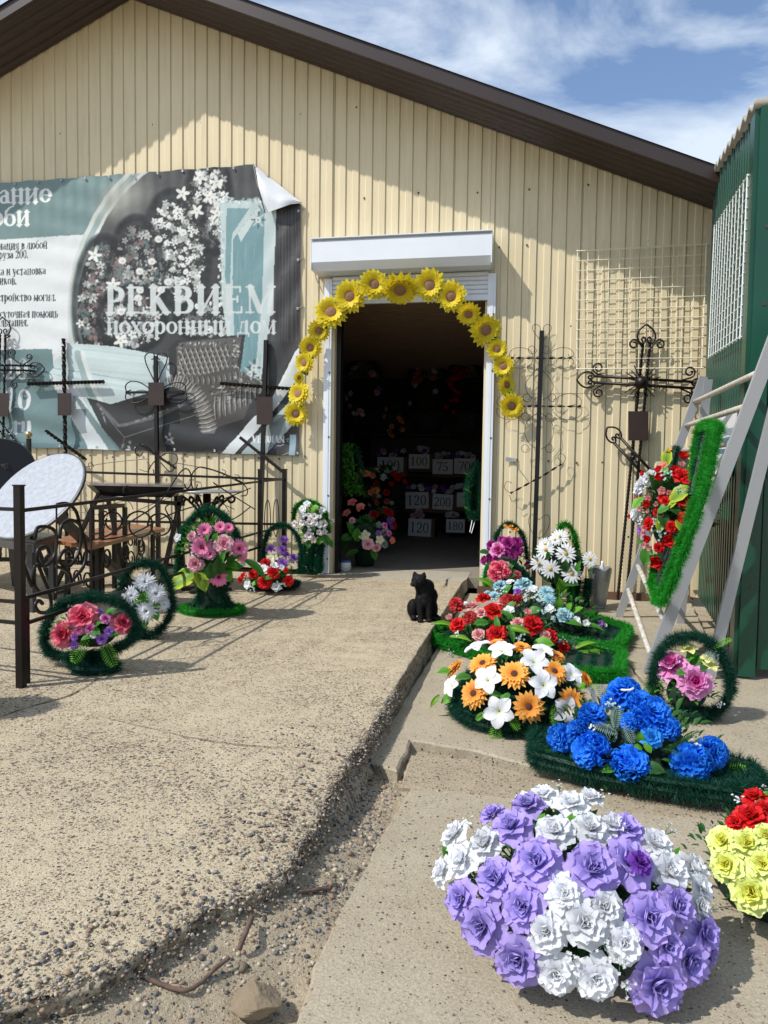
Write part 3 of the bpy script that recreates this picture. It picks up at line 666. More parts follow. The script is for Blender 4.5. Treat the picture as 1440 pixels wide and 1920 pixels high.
# ================================================================== LETTERING (own serif stroke face)
TK, TN, SF = .155, .06, .055
def _arc(cx, cy, rx, ry, a0, a1, n=12, wt=TN, wk=TK):
    out = []
    for i in range(n+1):
        a = math.radians(a0+(a1-a0)*i/n); out.append((cx+rx*math.cos(a), cy+ry*math.sin(a), wt+(wk-wt)*abs(math.cos(a))**1.5))
    return out
def V(x, a, b, top=1, bot=1, w=TK, s=.13):
    r = [[(x, a, w), (x, b, w)]]
    if bot: r.append([(x-s, a+SF/2, SF), (x+s, a+SF/2, SF)])
    if top: r.append([(x-s, b-SF/2, SF), (x+s, b-SF/2, SF)])
    return r
def H(x0, x1, y, w=SF): return [[(x0, y, w), (x1, y, w)]]
def D(x0, y0, x1, y1, w=TK): return [[(x0, y0, w), (x1, y1, w)]]
X = .68
def glyphs():
    g = {}
    g['Р'] = (V(.2, 0, 1)+[[(.2, .97, SF)]+_arc(.36, .72, .24, .25, 90, -90)+[(.2, .47, SF)]], .68)
    g['Е'] = (V(.2, 0, 1)+H(.1, .62, .97)+H(.2, .52, .52)+H(.1, .66, .03)+D(.62, .97, .62, .8, SF)+D(.66, .03, .66, .22, SF)+D(.52, .42, .52, .62, SF), .76)
    g['К'] = (V(.2, 0, 1)+D(.22, .45, .62, .97, TN)+D(.34, .56, .68, .03, TK)+H(.52, .74, .97)+H(.54, .82, .03), .86)
    g['В'] = (V(.2, 0, 1)+[[(.2, .97, SF)]+_arc(.38, .75, .2, .22, 90, -90)+[(.2, .53, SF)], [(.3, .53, SF)]+_arc(.42, .28, .24, .25, 90, -90)+[(.2, .03, SF)]], .76)
    g['И'] = (V(.2, 0, 1)+V(.74, 0, 1)+D(.26, .1, .68, .9, TN), .96)
    g['М'] = (V(.16, 0, 1, w=TN)+V(.92, 0, 1)+D(.18, .97, .52, .08, TK)+D(.52, .08, .88, .97, TN), 1.1)
    g['V'] = (D(.1, .97, .4, .03)+D(.4, .03, .7, .97, TN)+H(0, .24, .97)+H(.58, .8, .97), .8)
    g['E'] = g['Е']; g['N'] = (V(.14, 0, 1, w=TN)+D(.14, .97, .68, .03)+V(.7, 0, 1, w=TN), .86)
    g['U'] = ([[(.16, .97, TK)]+_arc(.4, .3, .24, .27, 180, 360)+[(.64, .97, TN)]]+H(.04, .28, .97)+H(.54, .74, .97), .8)
    g['I'] = (V(.2, 0, 1), .42); g['A'] = (D(.08, .03, .4, .97, TN)+D(.4, .97, .7, .03)+H(.2, .58, .33)+H(0, .2, .03)+H(.56, .82, .03), .82)
    g['п'] = (V(.16, 0, X)+V(.56, 0, X)+H(.16, .56, X-.03), .72); g['н'] = (V(.16, 0, X)+V(.56, 0, X)+H(.16, .56, X/2), .72)
    o = [_arc(.34, X/2, .25, X/2-.03, 0, 360, 20)]; g['о'] = (o, .66)
    g['р'] = (V(.16, -.28, X)+[_arc(.36, X/2, .22, X/2-.03, 150, -150, 16)], .68)
    g['х'] = (D(.1, X-.03, .5, .03)+D(.5, X-.03, .1, .03, TN)+H(.02, .22, X-.03)+H(.4, .58, X-.03)+H(0, .2, .03)+H(.4, .62, .03), .62)
    g['ь'] = (V(.16, 0, X)+[[(.16, .38, SF)]+_arc(.32, .21, .18, .18, 90, -90)+[(.16, .03, SF)]], .58)
    g['ы'] = (g['ь'][0]+V(.7, 0, X), .86)
    g['и'] = (V(.16, 0, X)+V(.58, 0, X)+D(.2, .08, .54, X-.08, TN), .74)
    g['й'] = (g['и'][0]+[[(.24, .9, .06), (.30, .82, .07), (.44, .82, .07), (.50, .9, .06)]], .74)
    g['д'] = (D(.18, .06, .28, X-.03, TN)+V(.54, .03, X, 0, 0)+H(.24, .6, X-.03)+H(.02, .68, .03)+D(.03, .03, .03, -.18, SF)+D(.67, .03, .67, -.18, SF), .72)
    g['л'] = ([[(.04, .04, TN), (.14, .08, TN), (.24, X-.03, TN)]]+V(.54, 0, X)+H(.2, .6, X-.03), .7)
    g['м'] = (V(.12, 0, X, w=TN, s=.1)+V(.7, 0, X)+D(.14, X-.03, .4, .06, TK*.9)+D(.4, .06, .68, X-.03, TN), .86)
    g['а'] = ([[(.1, .54, .08), (.2, X-.05, SF), (.34, X-.04, SF), (.44, .5, TK), (.44, .1, TK), (.58, .04, SF)], _arc(.27, .2, .17, .17, 20, 340, 14, TN, TK*.8)], .6)
    g['е'] = ([_arc(.33, X/2, .24, X/2-.03, 0, 320, 16)]+H(.12, .56, X/2+.02), .62)
    g['с'] = ([_arc(.34, X/2, .24, X/2-.03, 45, 315, 16)], .58)
    g['б'] = ([_arc(.34, .29, .24, .27, 0, 360, 18), [(.12, .36, TK*.8), (.14, .7, TK*.7), (.34, .9, TN), (.54, .96, TN)]], .66)
    g['т'] = (V(.3, 0, X, 0)+H(.05, .55, X-.03)+D(.06, X-.03, .06, X-.18, SF)+D(.54, X-.03, .54, X-.18, SF), .6)
    g['у'] = (D(.1, X-.03, .34, .05)+[[(.54, X-.03, TN), (.3, -.12, TN), (.16, -.25, TN), (.06, -.2, .1)]]+H(.01, .22, X-.03)+H(.44, .62, X-.03), .62)
    g['к'] = (V(.16, 0, X)+D(.2, .3, .46, X-.04, TN)+D(.28, .4, .54, .04, TK*.9)+H(.42, .62, .03)+H(.36, .54, X-.03), .64)
    g['в'] = (V(.16, 0, X)+[[(.16, X-.03, SF)]+_arc(.32, .51, .15, .15, 90, -90, 8)+[(.16, .36, SF)], [(.16, .36, SF)]+_arc(.34, .19, .18, .165, 90, -90, 8)+[(.16, .03, SF)]], .6)
    g['г'] = (V(.16, 0, X)+H(.1, .5, X-.03)+D(.5, X-.03, .5, X-.2, SF), .54)
    g['з'] = ([_arc(.26, .5, .18, .16, 140, -90, 10), _arc(.26, .19, .22, .17, 90, -140, 10)], .54)
    g['ц'] = (V(.16, .03, X, 1, 0)+V(.56, .03, X, 1, 0)+H(.04, .72, .03)+D(.71, .03, .71, -.18, SF), .76)
    g['ч'] = (V(.54, 0, X)+[[(.16, X-.03, TK), (.16, .4, TK), (.26, .3, TN), (.5, .34, TN)]]+H(.03, .28, X-.03), .7)
    g['щ'] = (V(.14, .03, X, 1, 0)+V(.46, .03, X, 1, 0)+V(.78, .03, X, 1, 0)+H(.02, .94, .03)+D(.93, .03, .93, -.18, SF), .98)
    g['я'] = (V(.52, 0, X)+[[(.52, X-.03, SF)]+_arc(.34, .48, .18, .17, 90, 270, 10)+[(.52, .31, SF)]]+D(.34, .31, .1, .03, TN*1.3), .68)
    g['ю'] = (V(.16, 0, X)+H(.16, .4, X/2)+[_arc(.58, X/2, .22, X/2-.03, 0, 360, 16)], .88)
    g['.'] = (D(.1, .02, .1, .12, .14), .26); g[' '] = ([], .3)
    g['0'] = ([_arc(.32, .48, .23, .46, 0, 360, 22, TN, TK*.85)], .64)
    g['1'] = (V(.3, 0, .96, 0)+D(.3, .95, .12, .82, TN), .64)
    g['2'] = ([[(.08, .72, TK*.8)]+_arc(.31, .68, .2, .26, 160, -10, 10, TN, TK)+[(.36, .36, TN*1.4), (.08, .05, TN*1.4)]]+H(.06, .56, .06, .1)+D(.56, .06, .58, .24, SF), .64)
    g['5'] = (H(.16, .54, .9, .1)+D(.16, .92, .14, .52, TN)+[[(.14, .52, TN)]+_arc(.28, .29, .25, .26, 110, -150, 14, TN, TK)], .64)
    g['7'] = (H(.08, .58, .9, .1)+D(.08, .92, .08, .76, SF)+D(.58, .9, .24, .0, TN*1.7), .62)
    g['8'] = ([_arc(.32, .71, .19, .22, 0, 360, 16, TN, TK*.8), _arc(.32, .25, .24, .24, 0, 360, 18, TN, TK*.8)], .64)
    g['6'] = ([_arc(.32, .28, .23, .26, 0, 360, 18, TN, TK*.85), [(.12, .3, TK*.8), (.14, .66, TK*.7), (.32, .9, TN), (.52, .92, TN)]], .64)
    g['r'] = (V(.16, 0, X)+[[(.16, .45, TN), (.3, .63, TN), (.44, .6, .11)]], .5)
    g['u'] = ([[(.14, X-.03, TK), (.14, .14, TK), (.28, .03, TN), (.5, .14, TN)]]+V(.54, 0, X, 0)+H(.02, .16, X-.03)+H(.44, .56, X-.03), .7)
    g['\\'] = g[' ']
    return g
GL = glyphs()
def strokes(text, cond=1., track=0.):
    out = []; x = 0.
    for ch in text:
        st, adv = GL[ch]
        for s in st: out.append([(x+a*cond, b, w_) for a, b, w_ in s])
        x += adv*cond+track
    return out, x
def lettering(text, org, ux, uy, h, nrm, mat, parent, name='lettering', cond=1., track=.02, bold=1.):
    """flat raised print: strokes as ribbons"""
    mb = MB(); st, wd = strokes(text, cond, track); org = Vector(org); ux = Vector(ux); uy = Vector(uy); n = Vector(nrm)
    for s in st:
        pts = [np.array((a, b)) for a, b, _ in s]; vs = []
        for i, p in enumerate(pts):
            d = pts[min(i+1, len(pts)-1)]-pts[max(i-1, 0)]; d = d/(np.linalg.norm(d)+1e-9); q = np.array((-d[1], d[0]))*s[i][2]/2*bold
            for e in (p+q, p-q): vs.append(org+ux*(e[0]*h)+uy*(e[1]*h)+n*rng.uniform(0, .0003))
        mb.add(vs, [(2*i, 2*i+1, 2*i+3, 2*i+2) for i in range(len(pts)-1)])
    return part(name, mb, mat, parent)

# ================================================================== BANNER
# the print is drawn once in a flat drawing board (units: photo pixels where the banner hangs) and stored per vertex of the vinyl
BS = 1.6; BX, BY = -330, 295; BW, BH = int((590-BX)*BS), int((875-BY)*BS)
img = np.zeros((BH, BW, 3)); img[:] = lin((222, 226, 226))
YY, XX = np.mgrid[0:BH, 0:BW]; XX = XX/BS+BX; YY = YY/BS+BY
def box_of(x0, y0, x1, y1):
    a = max(0, int((x0-BX)*BS)-2); b = min(BW, int((x1-BX)*BS)+3); c = max(0, int((y0-BY)*BS)-2); d = min(BH, int((y1-BY)*BS)+3); return slice(c, max(c, d)), slice(a, max(a, b))
def blend(sl, m, col, al=1.): img[sl] = img[sl]*(1-al*m[..., None])+np.array(lin(col))*al*m[..., None]
def fpoly(pts, col, al=1.):
    xs = [p[0] for p in pts]; ys = [p[1] for p in pts]; sl = box_of(min(xs), min(ys), max(xs), max(ys)); x = XX[sl]; y = YY[sl]; ins = np.zeros(x.shape, bool)
    for i in range(len(pts)):
        (x0, y0), (x1, y1) = pts[i-1], pts[i]
        if y0 == y1: continue
        c = ((y0 > y) != (y1 > y)) & (x < (x1-x0)*(y-y0)/(y1-y0)+x0); ins ^= c
    blend(sl, ins.astype(float), col, al); return ins
def fell(cx, cy, rx, ry, col, al=1., rot=0., soft=.08):
    r = max(rx, ry); sl = box_of(cx-r, cy-r, cx+r, cy+r); x = XX[sl]-cx; y = YY[sl]-cy; c, s = math.cos(rot), math.sin(rot)
    d = np.sqrt(((x*c+y*s)/rx)**2+((-x*s+y*c)/ry)**2); blend(sl, np.clip((1-d)/soft, 0, 1), col, al)
def fline(pts, w_, col, al=1.):
    for i in range(len(pts)-1):
        a = pts[i]; b = pts[i+1]; wa = a[2] if len(a) > 2 else w_; wb = b[2] if len(b) > 2 else w_
        m_ = max(wa, wb); sl = box_of(min(a[0], b[0])-m_, min(a[1], b[1])-m_, max(a[0], b[0])+m_, max(a[1], b[1])+m_)
        x = XX[sl]-a[0]; y = YY[sl]-a[1]; dx, dy = b[0]-a[0], b[1]-a[1]; q = dx*dx+dy*dy+1e-9; t = np.clip((x*dx+y*dy)/q, 0, 1)
        d = np.hypot(x-t*dx, y-t*dy)-(wa+(wb-wa)*t)/2; blend(sl, np.clip(.5-d*BS, 0, 1), col, al)
def ftext(text, x, y, h, col, cond=1., track=.03, slope=0., al=1., wtot=None, bold=1.38):
    st, wd = strokes(text, cond, track)
    if wtot: k = wtot/(wd*h)
    else: k = 1.
    for s in st: fline([(x+a*h*k, y-b*h+slope*a*h*k, w_*h*bold) for a, b, w_ in s], 1, col, al)
R2 = random.Random(11)
fpoly([(-330, 366), (-330, 470), (190, 440), (270, 320), (0, 300)], (112, 146, 145))
for k in range(60): fell(R2.uniform(-300, 230), R2.uniform(340, 440), R2.uniform(20, 60), R2.uniform(10, 30), (104, 140, 140), .25, 0, .9)
# rings round the picture
CXc, CYc = 474, 588
fell(CXc, CYc, 345, 357, (205, 212, 205), 1, 0, .004)
fell(CXc, CYc, 337, 349, (150, 175, 172), 1, 0, .004)
fell(CXc, CYc, 327, 338, (214, 220, 214), 1, 0, .004)
fell(CXc, CYc, 321, 332, (82, 83, 82), 1, 0, .004); fell(470, 640, 260, 260, (60, 60, 60), .8, 0, .5)
fpoly([(-330, 470), (183, 442), (178, 450), (-330, 480)], (222, 226, 226), .0)
fell(235, 375, 75, 50, (150, 152, 140), .9, -.6, .95); fell(225, 372, 40, 28, (185, 184, 170), .6, -.6, .95)
fell(430, 330, 120, 40, (72, 70, 70), .6, .1, .9)
def wreath(cx, cy, rx, ry, rot, pal, n, seed, rim=(30, 32, 33)):
    R_ = random.Random(seed); c, s = math.cos(rot), math.sin(rot)
    for k in range(70):
        a = 6.283*k/70; x = math.cos(a)*rx*1.22; y = math.sin(a)*ry*1.15; fell(cx+x*c-y*s, cy+x*s+y*c, 11, 11, rim if k % 2 else tuple(v+16 for v in rim), .8, 0, .7)
    fell(cx, cy, rx*1.15, ry*1.1, (44, 44, 43), 1, rot, .1)
    for k in range(int(n*1.6)):
        a = R_.uniform(0, 6.283); r = R_.random()**.5; x = math.cos(a)*rx*r; y = math.sin(a)*ry*r; q = R_.uniform(1.2, 3.6); v_ = R_.choice((34, 52, 74, 98, 120)); fell(cx+x*c-y*s, cy+x*s+y*c, q, q*.5, (v_, v_+2, v_), .8, R_.uniform(0, 3), .3)
    for k in range(n):
        a = R_.uniform(0, 6.283); r = R_.random()**.5; x = math.cos(a)*rx*r; y = math.sin(a)*ry*r; q = R_.uniform(2.2, 7.5); col = R_.choice(pal); px_, py_ = cx+x*c-y*s, cy+x*s+y*c
        if R_.random() < .45:
            a0 = R_.uniform(0, 6.28)
            for z in range(5): fell(px_+q*.7*math.cos(a0+z*1.256), py_+q*.7*math.sin(a0+z*1.256), q*.62, q*.36, col, .95, a0+z*1.256, .3)
            fell(px_, py_, q*.3, q*.3, (120, 112, 96), .8, 0, .4)
        else:
            fell(px_, py_, q, q*R_.uniform(.5, .9), col, .95, R_.uniform(0, 3), .3); fell(px_+1, py_+1, q*.45, q*.35, tuple(int(v*.75) for v in col), .5, 0, .5)
Wt = [(226, 228, 220), (200, 205, 198), (170, 176, 172), (110, 112, 108), (60, 62, 60), (235, 236, 230), (52, 54, 52)]
Gy = [(120, 124, 120), (84, 88, 86), (150, 156, 152), (60, 62, 60), (128, 100, 98), (142, 110, 108), (90, 120, 120), (190, 192, 186)]
wreath(395, 385, 34, 80, -.05, Wt, 190, 1); wreath(335, 470, 47, 95, -.12, Wt, 330, 2, (34, 36, 36)); wreath(190, 560, 38, 100, .08, Gy+Wt[:2], 260, 3); wreath(258, 525, 42, 100, .0, Gy, 300, 4)
wreath(250, 600, 50, 52, .2, Gy+Wt, 220, 8); wreath(395, 600, 50, 34, .0, Wt[2:], 100, 9)
for (x, y) in ((232, 490), (265, 510), (288, 492), (305, 545), (265, 545), (262, 560), (345, 437), (300, 450), (318, 530), (230, 585)): fell(x, y, 8, 7, (228, 230, 222), .95, 0, .2); fell(x+1, y+1, 4, 3, (188, 190, 182), .8, 0, .4)
for (x, y, a) in ((345, 365, 1.2), (180, 480, 1.2), (378, 335, .3), (408, 345, -.4), (395, 372, 0), (372, 398, .4), (410, 402, -.3), (215, 535, -.3), (230, 640, .2)):
    for z in range(5): fell(x+7*math.cos(a+z*1.256), y+7*math.sin(a+z*1.256), 8, 3.6, (232, 232, 222), .95, a+z*1.256, .25)
    fell(x, y, 2.4, 2.4, (180, 172, 140), .8)
# standing teal lid with pale border, dark drape to its right
fpoly([(500, 300), (575, 300), (575, 700), (545, 700), (505, 560)], (60, 58, 58))
for k in range(26): x = 508+k*2.2; fline([(x, 395), (x+R2.uniform(-2, 2), 640)], R2.uniform(.6, 1.6), R2.choice([(46, 44, 44), (78, 76, 76), (96, 94, 94)]), .6)
fpoly([(415, 378), (500, 378), (520, 395), (514, 560), (490, 720), (440, 720), (418, 560)], (186, 206, 204)); fpoly([(428, 392), (470, 392), (438, 440), (432, 560), (424, 520)], (110, 160, 164))
fpoly([(440, 450), (488, 385), (498, 400), (494, 560), (478, 715), (446, 715), (438, 560)], (104, 154, 160)); fpoly([(448, 440), (486, 388), (490, 396), (454, 456)], (196, 212, 208))
for k in range(40): x = R2.uniform(442, 492); y = R2.uniform(450, 690); fline([(x, y), (x+R2.uniform(-5, 5), y+R2.uniform(20, 60))], R2.uniform(1, 3), R2.choice([(90, 138, 146), (128, 176, 178), (112, 162, 168)]), .5)
for k in range(90):
    u = R2.random(); x, y = (414+u*90, 377+R2.uniform(-4, 5)) if k % 2 else (417+R2.uniform(-5, 5), 378+u*190); fell(x, y, 3.6, 2.2, R2.choice([(206, 220, 216), (150, 176, 176), (232, 238, 234)]), .9, R2.uniform(0, 3), .3)
for (x, y) in ((486, 414), (478, 690), (470, 702)):
    for z in range(8): fell(x+9*math.cos(z*.8), y+12*math.sin(z*.8), 6, 2, (190, 200, 196) if z % 2 else (60, 80, 82), .85, z*.8, .3)
    fell(x, y, 6, 6, (208, 214, 208), .95); fell(x, y, 3, 3, (140, 150, 146), .8)
# white casket, lower left
fpoly([(150, 645), (215, 650), (290, 664), (320, 672), (345, 720), (330, 760), (300, 770), (210, 745), (110, 712), (94, 700), (97, 684), (150, 640)], (196, 216, 214))
fpoly([(110, 700), (320, 740), (318, 790), (250, 830), (210, 850), (150, 730)], (186, 206, 204)); fline([(98, 690), (180, 702), (330, 728)], 2, (150, 178, 178)); fline([(104, 702), (200, 722)], 1.5, (160, 186, 186))
for k in range(14): y = 655+k*5; fline([(150+R2.uniform(-20, 20), y), (310, y+18)], R2.uniform(1, 3), R2.choice([(206, 222, 220), (176, 200, 198)]), .5)
# ring continues over the bottom
arc = [(CXc+333*math.cos(a), CYc+344*math.sin(a)) for a in np.linspace(math.pi*.66, math.pi*.93, 24)]
fline(arc, 12, (150, 176, 174)); fline([(x+9, y-1) for x, y in arc], 8, (216, 222, 216))
# dark coffin body
fpoly([(165, 745), (210, 758), (335, 722), (450, 760), (520, 770), (520, 800), (440, 845), (228, 850), (205, 820)], (52, 53, 53))
fpoly([(168, 748), (210, 762), (300, 736), (230, 850)], (60, 60, 60), .5)
fline([(186, 758), (226, 798), (240, 796), (300, 780), (340, 762), (360, 752)], 6, (120, 120, 118), .55)
for k in range(60): u = k/60; x = 190+u*40 if u < .35 else 200+u*165; y = 762+u*100 if u < .35 else 812-u*62; fell(x, y, 2.2, 1.5, R2.choice([(160, 160, 156), (84, 84, 82)]), .7, R2.uniform(0, 3), .5)
fline([(196, 770), (236, 820), (300, 800), (395, 770)], 1.6, (110, 112, 110)); fline([(236, 820), (228, 850)], 1.6, (96, 98, 96))
# open dark lid and gathered satin
fpoly([(318, 655), (332, 640), (462, 628), (452, 700), (436, 722), (330, 722), (320, 700)], (56, 57, 57)); fpoly([(333, 652), (345, 642), (455, 632), (446, 690), (432, 706), (335, 712)], (96, 93, 88))
def satin(pts_box, n, ang, ln, cols, seed):
    R_ = random.Random(seed); x0, y0, x1, y1 = pts_box
    for k in range(n):
        x = R_.uniform(x0, x1); y = R_.uniform(y0, y1); a = ang+R_.uniform(-.5, .5); l_ = R_.uniform(.4, 1)*ln
        fline([(x, y, .6), (x+math.cos(a)*l_*.5, y+math.sin(a)*l_*.5, R_.uniform(1.5, 4)), (x+math.cos(a+.4)*l_, y+math.sin(a+.4)*l_, .6)], 1, R_.choice(cols), .8)
SC_ = [(150, 146, 138), (72, 70, 66), (196, 192, 182), (52, 50, 48), (118, 114, 108)]

for r in range(5):
    for c in range(10):
        x = 345+c*9.4+(4.7 if r % 2 else 0)-r*1.2; y = 660+r*10-c*.6
        fell(x, y, 5.2, 5.6, (70, 67, 63), .9, 0, .6)
        fline([(x-4.5, y-5, .6), (x-2.6, y+2, 2.6), (x+.5, y+5.5, .8)], 1, (186, 181, 170), .85); fline([(x+4, y-5, .5), (x+2.2, y+2, 1.8), (x+.5, y+5.5, .6)], 1, (128, 123, 114), .8); fline([(x-.5, y-3, .5), (x-.3, y+3, 1.2)], 1, (42, 40, 38), .8)
satin((335, 644, 340, 712), 40, .1, 7, SC_, 2); satin((340, 640, 450, 645), 40, 1.5, 8, SC_, 3); satin((436, 640, 446, 690), 40, .2, 9, SC_, 4)
fpoly([(345, 712), (440, 690), (470, 706), (500, 718), (505, 745), (480, 780), (410, 800), (395, 770), (370, 730)], (84, 81, 77))
satin((400, 722, 470, 752), 60, 2.2, 14, SC_, 6); satin((440, 705, 500, 735), 60, .4, 12, SC_, 9)
fpoly([(310, 712), (335, 706), (365, 722), (392, 760), (408, 800), (404, 812), (382, 812), (372, 770), (350, 735), (318, 722)], (110, 106, 100))

ctr = [(314, 716), (328, 713), (345, 718), (362, 732), (376, 752), (387, 778), (394, 806)]
for k in range(64):
    u = k/63*(len(ctr)-1.001); i = int(u); f = u-i; x = ctr[i][0]+(ctr[i+1][0]-ctr[i][0])*f; y = ctr[i][1]+(ctr[i+1][1]-ctr[i][1])*f
    dx, dy = ctr[i+1][0]-ctr[i][0], ctr[i+1][1]-ctr[i][1]; l_ = math.hypot(dx, dy); nx_, ny_ = -dy/l_, dx/l_; hw = 7+9*min(1, u/3); wob = R2.uniform(-2, 2)
    fline([(x-nx_*hw, y-ny_*hw, .6), (x+wob, y+2+wob*.5, 2.4), (x+nx_*hw, y+ny_*hw, .6)], 1, [(190, 185, 174), (58, 55, 52), (140, 135, 126)][k % 3], .85)
for k in range(30):
    x = 405+k*3.2; y0 = 744-k*.9; fline([(x, y0, .8), (x-1+R2.uniform(-1, 1), y0+18, 2.4), (x+1, y0+44-k*.5, .7)], 1, [(176, 171, 160), (50, 48, 46), (122, 118, 110)][k % 3], .85)
for k in range(34): x = 352+k*3.4; y0 = 706+6*math.sin(k*.1)-k*.4; fline([(x, y0, .7), (x+2, y0+7, 2), (x+1, y0+14, .6)], 1, [(166, 161, 150), (56, 54, 50), (118, 114, 106)][k % 3], .85)

for (x, y) in ((322, 824), (240, 836)):
    for z in range(14): fell(x+R2.uniform(-8, 8), y+R2.uniform(-10, 10), 4, 2.4, R2.choice([(196, 204, 204), (120, 126, 126), (60, 62, 62)]), .8, R2.uniform(0, 3), .3)
# bottom right: pale diagonals
fpoly([(470, 760), (575, 640), (575, 875), (425, 875)], (58, 57, 57)); fpoly([(412, 857), (478, 782), (500, 770), (556, 660), (575, 640), (575, 690), (500, 790), (436, 857)], (214, 220, 218)); fpoly([(448, 857), (505, 795), (560, 735), (575, 730), (575, 760), (548, 800), (496, 857)], (170, 188, 188)); fpoly([(506, 800), (545, 770), (520, 830), (498, 853)], (120, 136, 136), .8)
fpoly([(545, 815), (556, 815), (556, 858), (545, 858)], (120, 156, 170)); fline([(520, 858), (545, 848)], 1.2, (150, 150, 148))
ftext('VENUIAN', 475, 829, 12, (232, 234, 232), 1., .03, .01, 1., 60); fline([(518, 840), (522, 835), (528, 836), (533, 833)], 1.2, (170, 170, 166)); fline([(538, 824), (543, 822), (540, 827), (544, 829)], 1.2, (170, 170, 166))
# lower left teal block
fpoly([(-330, 660), (102, 655), (104, 690), (96, 700), (100, 716), (180, 860), (-330, 860)], (104, 140, 142)); fpoly([(0, 826), (180, 836), (186, 862), (-330, 862)], (90, 126, 134), .8)
fpoly([(122, 740), (140, 742), (215, 858), (176, 858)], (206, 216, 216)); fpoly([(140, 742), (150, 745), (240, 858), (216, 858)], (96, 128, 130), .9)
# texts
ftext('РЕКВИЕМ', 200, 589, 50, (206, 214, 212), 1., .05, -.004, .9, 322)
ftext('похоронный дом', 203, 627, 33, (206, 214, 212), 1., .03, -.004, .88, 318, 1.15)
ftext('ание', 2, 384, 38, (236, 240, 234), .92, .03, -.03, 1., None, 1.15); ftext('оби', -14, 426, 38, (236, 240, 234), .92, .03, -.03, 1., None, 1.15)
ink = (58, 62, 64)
for (s_, x, y, wt) in (('иация в любой', 1, 470, 92), ('груза 200.', -4, 487, 61), ('ка и установка', -1, 518, 91), ('ников.', -5, 535, 41), ('стройство могил.', -1, 566, 110), ('осуточная помощь', -3, 597, 115), ('ультация.', -2, 613, 60)): ftext(s_, x, y, 16, ink, 1., .05, -.03 if y < 530 else -.01, 1., wt, .95)
ftext('20', 12, 712, 40, (214, 220, 220), .8, .05, 0, .95); ftext('10', 12, 769, 40, (214, 220, 220), .9, .06, 0, .95); ftext('.ru', 20, 812, 30, (214, 220, 220), .9, .04, 0, .95)

# vinyl sheet: a fine mesh hanging on the wall, slightly wavy
bx0, bx1 = -6.1, -2.215; nx, ny = 560, 400
def ban_z(x, t):
    top = 3.852+(x+5.427)*.004-.010*abs(math.sin((x+5.4)*math.pi/.33)) ; bot = 1.18-(x+5.47)*.0187+.006*abs(math.sin((x+5.4)*math.pi/.42)); return bot+(top-bot)*t
gx = np.linspace(bx0, bx1, nx); gt = np.linspace(0, 1, ny); vs = []; ti = []
pxs = np.zeros((ny, nx)); pys = np.zeros((ny, nx)); V3 = np.zeros((ny, nx, 3))
for j in range(ny):
    for i in range(0, nx): V3[j, i] = (gx[i], -.022, ban_z(gx[i], gt[j]))
cxn, czn = V3[..., 0], V3[..., 2]
wave = .0022*np.sin(cxn*50.3)*np.exp(-((gt-1)[:, None]*6)**2)+.010*np.sin(czn*19+cxn*3)*np.exp(-(gt[:, None]*4.5)**2)+.004*np.sin(cxn*7+czn*5)+.006*np.sin(cxn*23-czn*14)*np.exp(-((cxn-bx1)*3)**2)+.003*np.sin(cxn*6+czn*26)*np.exp(-((cxn+4.5)**2)*3)
V3[..., 1] -= .012+wave
q = V3.copy(); q[..., 1] = 0; rel = q-CAM; dd = rel @ _f; pxs = 720+FPX*(rel @ _r)/dd; pys = 960-FPX*(rel @ _u)/dd
ii = np.clip(((pxs-BX)*BS).astype(int), 0, BW-1); jj = np.clip(((pys-BY)*BS).astype(int), 0, BH-1); colr = img[jj, ii]; gy_ = colr.mean(-1, keepdims=True); colr = (gy_+(colr-gy_)*.72)*.93
far = pxs < BX+3
edge1 = (pys-308)-(pxs-474)*(382-308)/(567-474)         # above this line the corner has folded over
faces = []; keep = edge1 > 0
idx = np.arange(ny*nx).reshape(ny, nx)
for j in range(ny-1):
    for i in range(nx-1):
        if keep[j, i] and keep[j+1, i+1] and keep[j+1, i] and keep[j, i+1]: faces.append((idx[j, i], idx[j, i+1], idx[j+1, i+1], idx[j+1, i]))
banner = thing('banner', 'large teal and grey vinyl banner printed with wreaths and coffins, one top corner folded over', 'banner', (-3.8, -.02, 1.15))
m = bpy.data.meshes.new('vinyl_sheet'); m.from_pydata(V3.reshape(-1, 3).tolist(), [], [tuple(int(a) for a in f) for f in faces]); ca = m.color_attributes.new('print', 'FLOAT_COLOR', 'POINT')
ca.data.foreach_set('color', np.concatenate([colr.reshape(-1, 3), np.ones((ny*nx, 1))], 1).astype(np.float32).ravel()); m.polygons.foreach_set('use_smooth', [True]*len(faces))
mt, t_, b_ = newmat('printed_vinyl'); a_ = nd(t_, 'ShaderNodeVertexColor', layer_name='print'); sc_ = nd(t_, 'ShaderNodeMixRGB', blend_type='MULTIPLY'); sc_.inputs[0].default_value = 1.; sc_.inputs[2].default_value = (.98, .98, .98, 1)
t_.links.new(a_.outputs[0], sc_.inputs[1]); t_.links.new(sc_.outputs[0], b_.inputs['Base Color']); b_.inputs['Roughness'].default_value = .42; b_.inputs['Specular IOR Level'].default_value = .35
g_ = nd(t_, 'ShaderNodeNewGeometry'); n_ = nd(t_, 'ShaderNodeTexNoise', i_Scale=3.5, i_Detail=3.); t_.links.new(g_.outputs['Position'], n_.inputs['Vector']); bp_ = nd(t_, 'ShaderNodeBump', i_Strength=.35, i_Distance=.03); t_.links.new(n_.outputs['Fac'], bp_.inputs['Height']); t_.links.new(bp_.outputs[0], b_.inputs['Normal'])
m.materials.append(mt); link('vinyl_sheet', m, banner)
